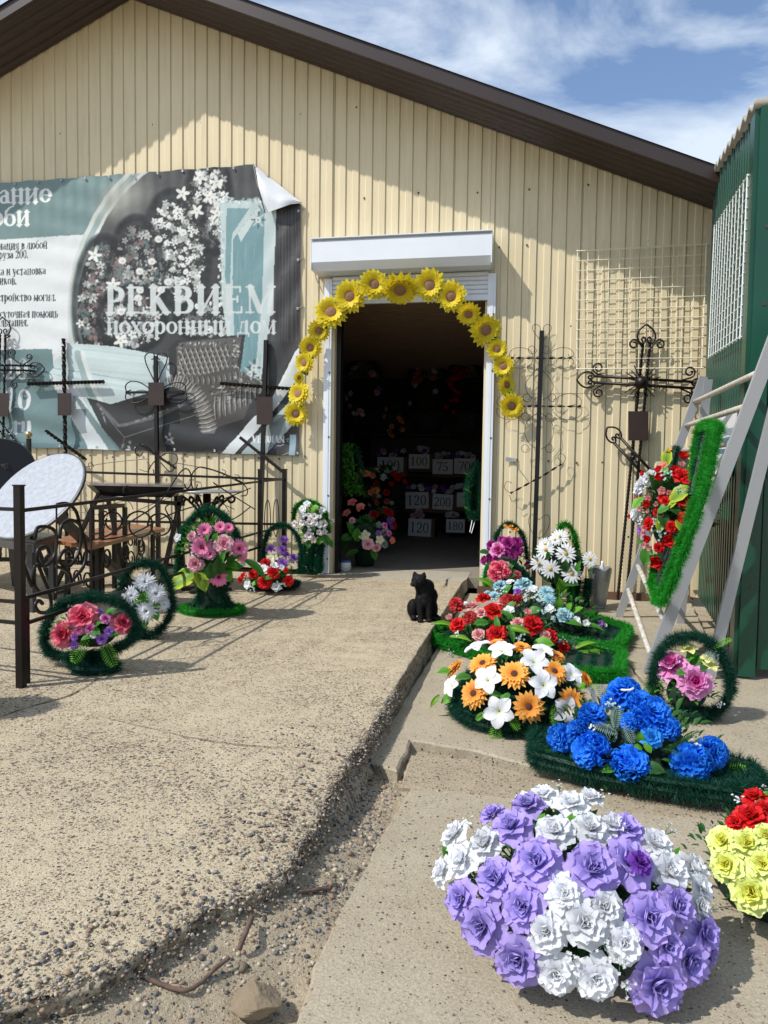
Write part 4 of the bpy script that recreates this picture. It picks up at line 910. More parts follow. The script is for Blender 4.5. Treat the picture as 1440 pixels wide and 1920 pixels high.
# folded corner, pale back of the vinyl
M['vinyl_back'] = pm('white_vinyl_back', (.74, .76, .80), .45, 0, .06, 6.)
fl = [P(474, 308, -.05), P(484, 350, -.10), P(493, 376, -.10), P(499, 398, -.085), P(522, 392, -.11), P(545, 383, -.10), P(566, 380, -.045)]; top = [P(474, 308, -.04).lerp(P(566, 380, -.04), u) for u in (0, .15, .3, .5, .65, .8, 1)]
mb = MB(); vs = []
for i in range(7):
    for k in range(6):
        u = k/5; p = top[i].lerp(fl[i], u); p.y -= .05*math.sin(u*math.pi)*math.sin(i/6*math.pi)+.012*math.sin(i*2.1+k); vs.append(p)
fs = [(i*6+k, i*6+6+k, i*6+7+k, i*6+1+k) for i in range(6) for k in range(5)]
part('folded_corner', mb.add(vs, fs), M['vinyl_back'], banner, True)
part('hem_cord', MB().tube([P(475, 308, -.06), P(484, 352, -.11), P(497, 399, -.10)], .006, 6), M['iron_grey'], banner)
gm_ = MB().lathe((0, 0, 0), [(.012, 0), (.014, -.004), (.008, -.006), (.006, -.002)], 10, Matrix.Rotation(-math.pi/2, 3, 'X')).mesh('grommet', M['tin'], True)
for k in range(14): x = -6.0+k*.26; (x < -2.75) and link('grommet', gm_, banner, Matrix.Translation((x, -.045, ban_z(x, 1)-.02)))
for k in range(10): x = -6.0+k*.42; link('grommet', gm_, banner, Matrix.Translation((x, -.055, ban_z(x, 0)+.02)))
for z in (3.4, 2.95, 2.5, 2.05, 1.6): link('grommet', gm_, banner, Matrix.Translation((bx1-.018, -.045, z)))
for z in (3.4, 2.95, 2.5, 2.05): part('tie', MB().tube([Vector((bx1-.018, -.05, z)), Vector((bx1+.03, -.02, z+.03))], .004, 5), M['cable'], banner)
# loose strap beside the banner

# ================================================================== WROUGHT METAL
def heart(cx, cy, w_, h_, rot=0.):
    """two mirrored curls meeting in a tip, as forged ends of cross arms; photo-pixel units, rot in degrees (tip up = 0)"""
    half = [(0, -1.05), (.28, -.88), (.72, -.55), (.98, -.05), (.9, .45), (.55, .78), (.2, .62), (.12, .3), (.36, .16), (.52, .36), (.38, .5)]
    c, s = math.cos(math.radians(rot)), math.sin(math.radians(rot)); out = []
    for m_ in (1, -1): out.append([(cx+(m_*x*w_)*c-(y*h_)*s, cy+(m_*x*w_)*s+(y*h_)*c) for x, y in half])
    return out
def curl(x0, y0, x1, y1, side=1, turns=1.2, r=.35):
    """a rod leaving (x0,y0) towards (x1,y1) and rolling up to one side"""
    dx, dy = x1-x0, y1-y0; l = math.hypot(dx, dy); ux, uy = dx/l, dy/l; nx_, ny_ = -uy*side, ux*side; rr = r*l; out = [(x0, y0), (x0+dx*.5, y0+dy*.5)]
    cx, cy = x1+nx_*rr, y1+ny_*rr
    for k in range(12):
        t = k/11; a = t*turns*2*math.pi; q = rr*(1-.62*t); out.append((cx-nx_*q*math.cos(a)+ux*q*math.sin(a), cy-ny_*q*math.cos(a)+uy*q*math.sin(a)))
    return out
def wires(name, curves, y, r, mat, parent, n=5, plane=None, flat=1):
    for c in curves:
        pts = [plane(*p) if plane else P(p[0], p[1], y) for p in c]
        part(name, MB().tube(spl(pts, 4), r, n), mat, parent, True)
def plaque(x0, y0, x1, y1, y, parent, mat):
    a, b, c, d = P(x0, y0, y), P(x1, y0, y), P(x1+(x1-x0)*.0, y1, y), P(x0, y1, y)
    part('plaque', MB().slab([a, d, c, b], (0, -1, 0), .006), mat, parent)
CG = 'wrought iron grave crosses leaning on the shop wall'
IRN = M['iron']
def Pl(px, py, yt, yb, pyt, pyb): return P(px, py, yb+(yt-yb)*max(0, min(1.3, (pyb-py)/(pyb-pyt))))
def leanpost(name, top, bot, yt, yb, wd, mat, parent, twist=0., off=(0, 0)):
    a = P(top[0], top[1], yt); b = P(bot[0], bot[1], yb)
    if b.z < 0 and bot[0] < 700: b.z = 0
    part(name, MB().bar(a, b, wd, wd, up=(0, 1, 0), twist=twist, seg=60 if twist else 1), mat, parent)
# -- left, at the frame edge: double bars with forged tips
c0 = thing('grave_cross', 'ornate dark iron cross with curled arm ends, cut off by the left edge', 'cross', tuple(G(-2, 1062)), CG)
for dx in (-5, 5): leanpost('bar', (5+dx, 628), (-4+dx, 1062), -.07, -.15, .020, IRN, c0, 60)
for dy in (-4, 5): part('arm', MB().bar(P(-62, 688+dy, -.085), P(64, 690+dy, -.085), .018, twist=40, seg=40), IRN, c0)
wires('scroll', heart(5, 614, 15, 18)+heart(68, 692, 13, 15, 90)+[curl(-2, 634, -14, 640, -1), curl(10, 634, 17, 632, -1), curl(40, 684, 18, 668, 1, 1.3, .3), curl(40, 700, 22, 716, -1, 1.3, .3), curl(44, 684, 58, 674, -1), curl(44, 698, 62, 708, 1)], -.085, .0065, IRN, c0)
plaque(-6, 737, 16, 781, -.125, c0, M['plaque'])
for d_ in (-4, 4): part('slanted_arm', MB().bar(P(-20+d_, 775-d_, -.13), P(34+d_, 842-d_, -.13), .016, twist=20, seg=20), IRN, c0)
# -- plain twisted cross
c1 = thing('grave_cross', 'plain dark iron cross of single twisted bars before the white and teal banner print', 'cross', tuple(G(126, 1060)), CG)
leanpost('post', (119, 635), (126, 1060), -.065, -.15, .032, IRN, c1, 50)
part('arm', MB().bar(P(52, 720, -.085), P(195, 716, -.085), .030, twist=34, seg=50), IRN, c1)
plaque(108, 737, 133, 779, -.125, c1, M['plaque'])
part('slanted_arm', MB().bar(P(86, 808, -.15), P(161, 862, -.15), .028, twist=18, seg=20), IRN, c1)
# -- cross with lantern-like top loops
c2 = thing('grave_cross', 'dark iron cross with a loop on top and a brown plaque at its centre', 'cross', tuple(G(297, 1068)), CG)
leanpost('post', (292, 668), (297, 1068), -.07, -.15, .034, IRN, c2)
part('arm', MB().bar(P(236, 736, -.085), P(345, 735, -.085), .022), IRN, c2)
wires('scroll', [[(290, 716), (282, 700), (274, 682), (272, 668), (280, 661), (288, 663), (289, 671), (284, 674)], [(296, 716), (302, 700), (311, 682), (313, 668), (305, 661), (297, 663), (295, 671), (300, 674)],
    [(280, 728), (262, 717), (246, 715), (236, 722), (237, 733), (246, 731)], [(280, 744), (262, 754), (246, 755), (236, 748), (237, 738), (246, 741)], [(304, 728), (322, 719), (338, 717), (348, 724), (346, 734), (338, 731)], [(304, 744), (322, 753), (338, 754), (350, 747), (348, 738), (340, 740)]], -.085, .006, IRN, c2)
plaque(278, 717, 307, 760, -.125, c2, M['plaque'])
part('slanted_arm', MB().bar(P(262, 833, -.15), P(330, 878, -.15), .020), IRN, c2)
wires('scroll', [[(285, 846), (270, 834), (256, 838), (254, 850), (263, 855), (268, 848)], [(300, 858), (312, 850), (330, 852), (332, 866), (322, 872), (316, 864)], [(292, 862), (280, 878), (278, 890), (288, 888), (287, 880)], [(300, 866), (318, 884), (326, 878), (320, 870)]], -.15, .0055, IRN, c2)
# -- plain cross near the banner's right end
c3 = thing('grave_cross', 'plain dark iron cross with brown plaque, closest to the sunflower garland', 'cross', tuple(G(487, 1072)), CG)
leanpost('post', (499, 638), (486, 1075), -.065, -.15, .036, IRN, c3)
part('arm', MB().bar(P(413, 719, -.085), P(558, 730, -.085), .026, twist=30, seg=40), IRN, c3)
plaque(481, 744, 511, 796, -.125, c3, M['plaque'])
part('slanted_arm', MB().bar(P(450, 820, -.15), P(532, 886, -.15), .026), IRN, c3)
# -- flat black cross with thin wire scrolls, right of the door
c5 = thing('grave_cross', 'tall narrow black cross with thin wire scrolls and twisted ribbon arms, right of the door', 'cross', tuple(G(1000, 1118, -.1)), CG)
a = P(1016, 620, -.045); b = P(999, 1122, -.10); part('post', MB().bar(a, b, .040, .022, up=(0, 1, 0)), M['black'], c5)
def ribbon(p, q, n_, w_=.020):
    a, b = Vector(p), Vector(q); mb = MB(); d = (b-a).normalized(); s1 = Vector((0, 1, 0)); s2 = d.cross(s1).normalized(); vs = []; K = n_*10
    for i in range(K+1):
        an = i/K*n_*math.pi; c = a.lerp(b, i/K); o_ = (s2*math.cos(an)+s1*math.sin(an))*w_/2; vs += [c-o_, c+o_]
    return mb.add(vs, [(2*i, 2*i+1, 2*i+3, 2*i+2) for i in range(K)])
for (p, q, y, n_) in (((958, 671), (1012, 672), -.055, 3), ((1018, 672), (1072, 671), -.055, 3), ((980, 762), (1008, 761), -.065, 2), ((1016, 762), (1090, 762), -.065, 4), ((957, 925), (1003, 900), -.085, 3), ((1010, 897), (1053, 870), -.085, 3)): part('arm', ribbon(P(*p, y), P(*q, y), n_), M['black'], c5)
def mir(c, cx): return [(2*cx-x, y) for x, y in c]
sc5 = []
up = [(1015, 640), (1003, 625), (998, 614), (1004, 608), (1012, 612), (1013, 620)]; sc5 += [up, mir(up, 1016)]
for (cx, cy, w_) in ((975, 660, 20), (1056, 660, 20), (975, 682, 20), (1056, 682, 20)):
    s_ = 1 if cy < 671 else -1; m_ = 1 if cx < 1015 else -1
    sc5.append([(cx+m_*24, cy+s_*10), (cx+m_*20, cy-s_*2), (cx+m_*4, cy-s_*8), (cx-m_*12, cy-s_*6), (cx-m_*20, cy+s_*4), (cx-m_*14, cy+s_*10), (cx-m_*9, cy+s_*4)])
for (cx, cy) in ((998, 655), (1024, 655), (997, 690), (1030, 690), (988, 745), (1036, 745), (985, 780), (1030, 782), (985, 840), (1030, 840)):
    for k in (1,): sc5.append([(cx+9*math.cos(t)*(1-.06*t), cy+9*math.sin(t)*(1-.06*t)) for t in np.linspace(0, 7.5, 12)])
for m_ in (1, -1):
    f = lambda x: 1011+m_*(x)
    sc5 += [[(f(2), 690), (f(16), 705), (f(26), 722), (f(20), 740), (f(6), 750)], [(f(4), 775), (f(22), 790), (f(27), 812), (f(18), 832), (f(4), 842)], [(f(-1), 975), (f(14), 965), (f(20), 978), (f(12), 1000), (f(-2), 1010)]]
    sc5 += [[(f(26), 752), (f(40), 742), (f(58), 738), (f(74), 744), (f(80), 756), (f(70), 762)], [(f(26), 772), (f(40), 784), (f(58), 787), (f(76), 780), (f(80), 768), (f(71), 764)]]
sc5 += [[(957, 925), (946, 915), (950, 903), (960, 906)], [(955, 928), (960, 940), (970, 935)], [(1053, 868), (1046, 857), (1052, 850), (1060, 858), (1056, 870), (1050, 882)]]
for c in sc5:
    yv = -.05-.035*max(0, min(1, (c[0][1]-671)/260)); part('wire_scroll', MB().tube(spl([P(x, y, yv) for x, y in c], 4), .0022, 4), M['iron'], c5)
# -- big ornate twisted cross
c6 = thing('grave_cross', 'large ornate cross of paired bars with ball and rays, under the cream wire grid', 'cross', tuple(G(1165, 1132, -.1)), CG)
for (t0, b0) in (((1206, 640), (1157, 1133)), ((1219, 641), (1173, 1133))): part('bar', MB().bar(P(*t0, -.065), P(*b0, -.12), .021, up=(0, 1, 0), twist=110, seg=140), IRN, c6)
for dy in (-6, 6): part('arm', MB().tube([P(1113, 711+dy, -.075), P(1300, 722+dy, -.075)], .0125, 8), IRN, c6, True)
ball = P(1203, 717, -.095); part('ball', MB().ball(ball, .055, 18, 12), IRN, c6, True)
for k in range(22):
    a = k/22*2*math.pi
    if abs(math.sin(a)) < .25 or abs(math.cos(a)) < .25: continue
    d = Vector((math.cos(a), 0, math.sin(a))); part('ray', MB().bar(ball+d*.04, ball+d*(.16 if k % 2 else .135), .008), IRN, c6)
wires('scroll', heart(1212, 629, 17, 20)+heart(1100, 712, 15, 18, -90)+heart(1310, 725, 15, 17, 90), -.075, .0085, IRN, c6, 6)
wires('scroll', [curl(1207, 655, 1196, 640, -1, 1.2, .5), curl(1219, 655, 1230, 640, 1, 1.2, .5), curl(1138, 707, 1118, 700, 1, 1.3, .5), curl(1136, 719, 1118, 727, -1, 1.3, .5), curl(1275, 714, 1296, 708, -1, 1.3, .5), curl(1275, 728, 1294, 737, 1, 1.3, .5)], -.075, .008, IRN, c6, 6)
plaque(1178, 771, 1216, 826, -.105, c6, M['plaque'])
for d_ in (-6, 6): part('slanted_arm', MB().tube([P(1158+d_, 826-d_*.8, -.105), P(1240+d_, 915-d_*.8, -.105)], .0125, 8), IRN, c6, True)
part('ball', MB().ball(P(1187, 858, -.125), .024, 12, 8), IRN, c6, True)
wires('scroll', heart(1150, 815, 14, 17, -40), -.105, .008, IRN, c6, 6)

# ---- cream wire grid hung on the wall and white one on the kiosk
def wiregrid(name, label, f, nx_, ny_, mat, r, cat='wire rack'):
    t = thing(name, label, cat, tuple(f(.5, 0)), 'wire display grids')
    for i in range(nx_+1):
        u = i/nx_; part('wire', MB().tube([f(u, v) for v in np.linspace(-.012, 1.012, 5)], r*(1.5 if i in (0, nx_) else 1), 5), mat, t)
    for j in range(ny_+1):
        v = j/ny_; pts = [f(u, v)+Vector((0, -.004, 0)) for u in np.linspace(-.012, 1.012, 5)]; part('wire', MB().tube(pts, r*(1.5 if j in (0, ny_) else 1), 5), mat, t)
    return t
tl, tr, bl, br = P(1083, 471, -.055), P(1325, 458, -.05), P(1082, 692, -.075), P(1316, 690, -.07)
wiregrid('wire_grid', 'cream wire grid panel hanging on the cream wall above the ornate cross', lambda u, v: (bl.lerp(br, u)).lerp(tl.lerp(tr, u), v), 12, 12, M['cream_wire'], .0036)
ktl, ktr, kbr, kbl = KS(1340, 425, .05), KS(1402, 330, .05), KS(1388, 632, .05), KS(1329, 669, .05)
wiregrid('wire_grid', 'white wire grid panel hanging on the side of the green kiosk', lambda u, v: (kbl.lerp(kbr, u)).lerp(ktl.lerp(ktr, u), v), 11, 15, M['white_wire'], .0036)

# ---- pipe display rack (A-frame)
rack = thing('pipe_rack', 'grey metal A-frame rack with pipe rungs standing in front of the green kiosk', 'rack', (.64, -2.58, -.1))
R1 = Vector((.642, -2.585, -.1)); L1 = Vector((.655, -.93, -.1)); TOPT = 2.16
rd = (P(1430, 695, -2.95)-R1).normalized(); rdl = rd
rn = rd.cross(L1-R1).normalized()
if rn.x > 0: rn = -rn
def RK(px, py, off=0.): return PL(px, py, np.array(R1)+np.array(rn)*off, np.array(rn))
part('rail', MB().bar(R1, R1+rd*TOPT, .035, .062, up=tuple(rn)), M['rail'], rack)
part('rail', MB().bar(L1, L1+rd*(TOPT-.28), .030, .055, up=tuple(rn)), M['rail'], rack)
tp = R1+rd*TOPT
part('prop', MB().bar((.955, -2.60, -.1), tuple(tp+Vector((.03, 0, -.02))), .055, .03, up=(0, 1, 0)), M['rail'], rack)
tl_ = L1+rd*(TOPT-.28); part('prop', MB().bar((1.08, -1.05, -.1), tuple(tl_+Vector((.03, 0, -.02))), .055, .03, up=(0, 1, 0)), M['rail'], rack)
for (px, py) in ((1430, 695), (1405, 760), (1378, 830), (1345, 900), (1320, 967), (1296, 1033), (1270, 1095)):
    q = RK(px, py); s = (q.z+.1)/rd.z; a = R1+rd*s+Vector((0, .0, 0)); b = L1+rd*s+Vector((0, .025, 0)); part('rung', MB().tube([a.lerp(b, k/6) for k in range(7)], .0165, 10), M['rung'], rack, True)
for (p, q) in (((1244, 1162), (1196, 1061)), ((1219, 1226), (1178, 1106))):
    a = RK(*p); b = P(*q, -1.75); part('rung', MB().tube([a.lerp(b, k/6) for k in range(7)], .0165, 10), M['rung'], rack, True)

# ================================================================== FENCE (three sections of a grave enclosure)
FG = 'iron grave fence sections'
fx = lambda px, py: PX(px, py, -2.243)
f1 = thing('grave_fence', 'long dark iron fence section with thin scrollwork, running from the front post to the wall', 'fence', (-2.24, -3.97, 0), FG)
def post(x, y, h, parent, w_=.033, nm='post'):
    part(nm, MB().box((x, y, h/2), (w_, w_, h)).box((x, y, h+.003), (w_+.006, w_+.006, .006)), M['iron'], parent)
post(-2.241, -3.965, .905, f1); post(-2.262, -3.90, .40, f1, .022, 'short_post')
post(-2.30, -.82, .985, f1, .038); post(-2.262, -.30, .99, f1, .038)
A_ = lambda y: -2.243-.057*max(0, min(1, (y+3.97)/3.15)) if y < -.82 else -2.30+.04*(y+.82)/.52
def rail(z0, z1, y0=-3.95, y1=-.32, w_=.013, h_=.0165):
    pts = [(A_(y0), y0, z0), (A_(-.82), -.82, z0+(z1-z0)*(-.82-y0)/(y1-y0)), (A_(y1), y1, z1)]
    for p, q in zip(pts, pts[1:]): part('rail', MB().bar(p, q, w_, h_), M['iron'], f1)
rail(.795, .90); rail(.40, .46); rail(.283, .32, -3.95, -1.2)
F2 = lambda px, py: PX(px, py, -2.262)
cur = [[(106, 948), (107, 1098)], [(170, 942), (172, 1100)],
       [(170, 1013), (200, 1005), (250, 975), (300, 940), (336, 888), (350, 879), (358, 890), (357, 910), (350, 916), (346, 908)], [(455, 905), (420, 888), (380, 876), (366, 881), (359, 893), (360, 912), (367, 917), (370, 908)],
       [(190, 1012), (250, 1000), (330, 960), (420, 935), (470, 915)], [(200, 960), (188, 958), (186, 970), (196, 985), (185, 1000), (170, 1000)], [(330, 985), (310, 955), (322, 945), (334, 955), (330, 975)],
       [(232, 925), (232, 915), (240, 912), (244, 922)], [(440, 900), (456, 908), (464, 918), (462, 928), (452, 930)], [(470, 950), (440, 972), (400, 985)], [(478, 955), (430, 925), (400, 905)]]
for c in cur: part('scrollwork', MB().tube(spl([F2(*p) for p in c], 4), .0048, 5), M['iron'], f1)
for (y0, y1) in ((-.78, -.56), (-.56, -.34)):
    cy = (y0+y1)/2
    for m_ in (1, -1):
        pts = [Vector((-2.29, cy+m_*.075*math.sin(t)*(1 if t < 2.6 else .5), .55+.17*math.cos(t))) for t in np.linspace(0, math.pi*1.05, 12)]; part('scrollwork', MB().tube(spl(pts, 3), .0042, 5), M['iron'], f1)
for (px0, py0, r_, sg) in ((96, 1014, 17, 1), (120, 1014, 15, -1)):
    pass
# heart-shaped forged panel low in the fence (thick rods)
thick = [[(66, 1010), (70, 990), (90, 988), (105, 1000), (105, 1030), (98, 1050), (82, 1062), (70, 1050), (72, 1030), (86, 1025), (92, 1038), (84, 1048)],
         [(112, 1010), (116, 985), (132, 975), (150, 985), (152, 1010), (146, 1040), (132, 1060), (118, 1060), (112, 1045), (124, 1030), (136, 1036), (134, 1046), (126, 1044)],
         [(107, 946), (125, 944), (142, 958), (150, 985), (158, 1010), (162, 1040), (155, 1065), (138, 1085), (124, 1105), (118, 1128)],
         [(66, 1060), (62, 1080), (66, 1100), (78, 1112), (96, 1108)], [(70, 1055), (82, 1085), (92, 1110), (96, 1135), (88, 1148), (74, 1148), (66, 1136), (72, 1126), (80, 1132)], [(105, 1062), (128, 1072), (132, 1092), (120, 1108), (104, 1112)],
         [(40, 1046), (52, 1080), (60, 1100)]]
for c in thick: part('forged_scroll', MB().tube(spl([PX(x, y, -2.62) for x, y in c], 4), .0105, 6), M['iron'], None or f1, True)
f2 = thing('grave_fence', 'low iron fence section with curled tops parallel to the wall, behind the tables', 'fence', (-3.2, -.34, 0), FG)
part('rail', MB().bar(P(-60, 877, -.36), P(528, 899, -.36), .018, .022), M['iron'], f2); part('rail', MB().bar(P(-60, 972, -.36), P(528, 983, -.36), .018, .022), M['iron'], f2)
post(-4.9, -.36, 1.0, f2)
for c in ([(150, 878), (200, 868), (280, 860)], [(168, 880), (166, 870), (172, 868), (176, 876)], [(330, 868), (400, 882), (446, 902), (448, 892), (440, 890)], [(405, 892), (418, 892), (423, 884), (416, 880)], [(262, 880), (275, 884), (282, 876), (276, 866)], [(0, 905), (60, 935), (150, 960), (240, 970)], [(240, 965), (300, 940), (360, 925), (440, 955)], [(200, 970), (215, 945), (240, 940), (250, 955)], [(120, 920), (150, 940), (165, 965)], [(380, 975), (395, 945), (415, 940), (430, 960)]):
    part('scrollwork', MB().tube(spl([P(x, y, -.36) for x, y in c], 4), .0036, 5), M['iron'], f2)
f3 = thing('grave_fence', 'short stretch of iron fence rails leaving the picture on the left of the front post', 'fence', (-2.9, -3.95, 0), FG)
for (z, z2) in ((.80, .80), (.385, .37), (.29, .28)): part('rail', MB().bar((-2.26, -3.955, z), (-3.6, -3.75, z2), .013, .0165), M['iron'], f3)
post(-3.62, -3.75, .90, f3)
# brass-topped post by the left cross
bp_ = thing('fence_post', 'single iron post with a round brass knob beside the left ornate cross', 'post', tuple(P(54, 1065, -.6)))
b0 = P(54, 822, -.6); part('post', MB().bar((b0.x, b0.y, 0), tuple(b0), .032), M['iron'], bp_); part('knob', MB().ball(b0+Vector((0, 0, .035)), .032, 14, 10), M['gold'], bp_, True)

# ================================================================== TABLES AND BENCHES
def Rz(a): return Matrix.Rotation(a, 3, 'Z')
# tilted round stone tabletop
def tilted_disc(name, label, c, r, nrm, mat, y_, legs):
    t = thing(name, label, 'table', tuple(legs[0][1])); q = Vector(nrm).normalized().to_track_quat('Z', 'Y').to_matrix()
    part('table_top', MB().lathe(c, [(.001, 0), (r-.004, 0), (r, -.004), (r, -.020), (.001, -.020)], 48, q), mat, t)
    part('rim', MB().lathe(c+q @ Vector((0, 0, -.012)), [(r+.001, .008), (r+.008, .006), (r+.008, -.012), (r-.05, -.013), (r-.05, -.016)], 48, q), M['iron_grey'], t)
    for (a, b, w_) in legs: part('leg', MB().bar(a, b, w_, w_*.8), M['iron_grey'], t)
    return t
dc = P(66, 926, -2.45); 
def disc_fit(c):
    best = None
    for el in np.linspace(.1, 1.4, 27):
        for az in np.linspace(-3.1, 3.1, 63):
            n_ = Vector((math.cos(el)*math.cos(az), math.cos(el)*math.sin(az), math.sin(el)))
            if n_.dot(Vector(CAM)-c) < 0: continue
            q = n_.to_track_quat('Z', 'Y').to_matrix()
            for r in (.30, .33, .36):
                pp = np.array([proj(c+q @ Vector((r*math.cos(a), r*math.sin(a), 0))) for a in np.linspace(0, 6.283, 17)[:-1]])
                mn, mx_ = pp.min(0), pp.max(0); top = pp[pp[:, 1].argmin()][0]; rt = pp[pp[:, 0].argmax()][1]
                e = abs(mn[1]-850)+abs(mx_[1]-1000)+abs(mx_[0]-155)*1.5+abs(top-112)*.6+abs(rt-888)*.5
                if best is None or e < best[0]: best = (e, n_, r)
    return best
e_, dn_, dr_ = disc_fit(dc); print('disc', e_, dn_, dr_)
foot = G(248, 1098); tilted_disc('round_table', 'round table with a pale grey stone top tilted up on edge, resting over the bench', dc, dr_, dn_, M['granite'], 0, [(dc-dn_*.03+Vector((.03, 0, -.03)), P(246, 1090, -2.2) if False else Vector((foot.x, foot.y, 0)), .065), (dc-dn_*.03, dc-dn_*.03+Vector((-.3, .3, -.5)), .04)])
d2 = P(8, 868, -1.7); n2 = Vector((.5, -.55, .35)).normalized()
tilted_disc('round_table', 'black round tabletop standing on edge at the left picture edge under the ornate cross', d2-Vector((.02, 0, .02)), .235, n2, M['black'], 0, [(d2-n2*.02, Vector((d2.x-.1, d2.y+.25, 0)), .05), (d2-n2*.02, Vector((d2.x+.2, d2.y+.3, 0)), .04)])
# rectangular table seen edge-on, black apron
tb = thing('metal_table', 'long low dark metal table with a glossy top and slanting legs, behind the brown bench', 'table', (-3.15, -1.35, 0))
T0, T1, T2, T3 = P(152, 893, -1.0), P(360, 906, -1.0), P(348, 913, -1.55), P(168, 902, -1.55)
zt = (T2.z+T3.z)/2; cs = [Vector((T3.x, T3.y, zt)), Vector((T2.x, T2.y, zt)), Vector((T1.x, T1.y, zt)), Vector((T0.x, T0.y, zt))]
M['gloss'] = pm('glossy_dark_tabletop', (.30, .28, .27), .12, .2, .2, 12.)
part('table_top', MB().slab(cs, (0, 0, 1), .018), M['gloss'], tb)
cen = sum(cs, Vector())/4; ap = [cen+(c-cen)*.93 for c in cs]; ap2 = [cen+(c-cen)*.72-Vector((0, 0, .085)) for c in cs]
part('apron', MB().add([v-Vector((0, 0, .018)) for v in ap]+[v-Vector((0, 0, .018)) for v in ap2], [(0, 1, 5, 4), (1, 2, 6, 5), (2, 3, 7, 6), (3, 0, 4, 7), (4, 5, 6, 7)]), M['black'], tb)
for (a, b) in ((P(186, 925, -1.5), P(158, 985, -1.5)), (P(340, 930, -1.5), P(308, 1070, -1.5)), (P(200, 925, -1.05), P(235, 1075, -1.05)), (P(330, 925, -1.05), P(345, 1075, -1.05))):
    dd_ = (b-a); b2 = a+dd_*(a.z/(a.z-b.z)); part('leg', MB().bar(a, b2, .030), M['iron'], tb)
part('stretcher', MB().bar(P(185, 932, -1.5), P(345, 945, -1.5), .03), M['iron'], tb)
# thin round table on a scrolled pedestal
rt = thing('round_table', 'small thin round table on a scrolled iron pedestal, behind the pink gerbera basket', 'table', tuple(G(392, 1085)))
rc = P(388, 921, -1.25); part('table_top', MB().lathe(rc, [(.001, .006), (.285, .006), (.29, 0), (.285, -.008), (.001, -.008)], 48), M['tin'], rt, False)
part('column', MB().lathe((rc.x, rc.y, 0), [(.05, 0), (.05, .3), (.032, .4), (.032, rc.z-.02)], 14), M['iron'], rt, True)
for k in range(6):
    a = k*math.pi/3+.3; d = Vector((math.cos(a), math.sin(a), 0)); o_ = Vector((rc.x, rc.y, rc.z-.02))
    part('bracket', MB().tube(spl([o_+d*.03-Vector((0, 0, .26)), o_+d*.06-Vector((0, 0, .16)), o_+d*.12-Vector((0, 0, .08)), o_+d*.2-Vector((0, 0, .02)), o_+d*.22-Vector((0, 0, .05)), o_+d*.19-Vector((0, 0, .07)), o_+d*.17-Vector((0, 0, .05))], 4), .010, 6), M['iron'], rt, True)
    part('foot', MB().bar((rc.x, rc.y, .04), (rc.x+d.x*.2, rc.y+d.y*.2, .012), .03), M['iron'], rt)
# bench with the brown seat
bb = thing('wooden_bench', 'low bench with a varnished brown wooden seat on scrolled iron legs', 'bench', (-2.95, -1.9, 0))
S = [G(110, 1006, .42), G(176, 1024, .42), G(309, 990, .42), G(227, 980, .42)]
S = [PL(a, b_, (0, 0, .44), (0, 0, 1)) for a, b_ in ((98, 1012), (172, 1024), (310, 990), (226, 979))]
ws = [S[0], S[1], S[2], S[3]]
for k in range(3):
    u0, u1 = k/3+.006, (k+1)/3-.006
    part('seat_board', MB().slab([ws[0].lerp(ws[1], u0), ws[0].lerp(ws[1], u1), ws[3].lerp(ws[2], u1), ws[3].lerp(ws[2], u0)], (0, 0, 1), .028), M['wood'], bb)
for (u, v) in ((.12, .12), (.88, .12), (.12, .88), (.88, .88)):
    p = ws[0].lerp(ws[1], u).lerp(ws[3].lerp(ws[2], u), v); part('leg', MB().bar((p.x, p.y, .41), (p.x, p.y, 0), .03), M['iron'], bb)
for v in (.12, .88):
    a, b = ws[0].lerp(ws[3], v), ws[1].lerp(ws[2], v); ux_ = (b-a).normalized(); w_ = (b-a).length; c = (a+b)/2
    for m_ in (1, -1):
        for (zz, r_) in ((.30, .075), (.14, .07)):
            pts = [Vector((c.x, c.y, zz))+ux_*m_*(.09-r_*math.cos(t)*(1-.09*t))+Vector((0, 0, r_*math.sin(t)*(1-.09*t))) for t in np.linspace(-.5, 7, 16)]; part('scroll', MB().tube(spl(pts, 2), .0075, 5), M['iron'], bb)
a, b = ws[1].lerp(ws[2], .05), ws[1].lerp(ws[2], .95)
for k in range(4):
    c = a.lerp(b, (k+.5)/4); ux_ = (b-a).normalized()
    for m_ in (1, -1):
        pts = [Vector((c.x, c.y, .33))+ux_*(m_*.085*math.sin(t)*(1-.08*t))+Vector((0, 0, -.075*math.cos(t)*(1-.08*t))) for t in np.linspace(0, 6.4, 14)]; part('scroll', MB().tube(spl(pts, 2), .0065, 5), M['iron'], bb)
# scrolled back ornament above the brown seat
for (cx, cy, r_) in ((262, 985, 26), (212, 978, 18), (300, 985, 22)): part('scroll', MB().tube(spl([P(cx+r_*math.sin(t)*(1-.05*t), cy-r_*math.cos(t)*(1-.05*t), -1.62) for t in np.linspace(-1.6, 5.2, 14)], 3), .0075, 5), M['iron'], bb)
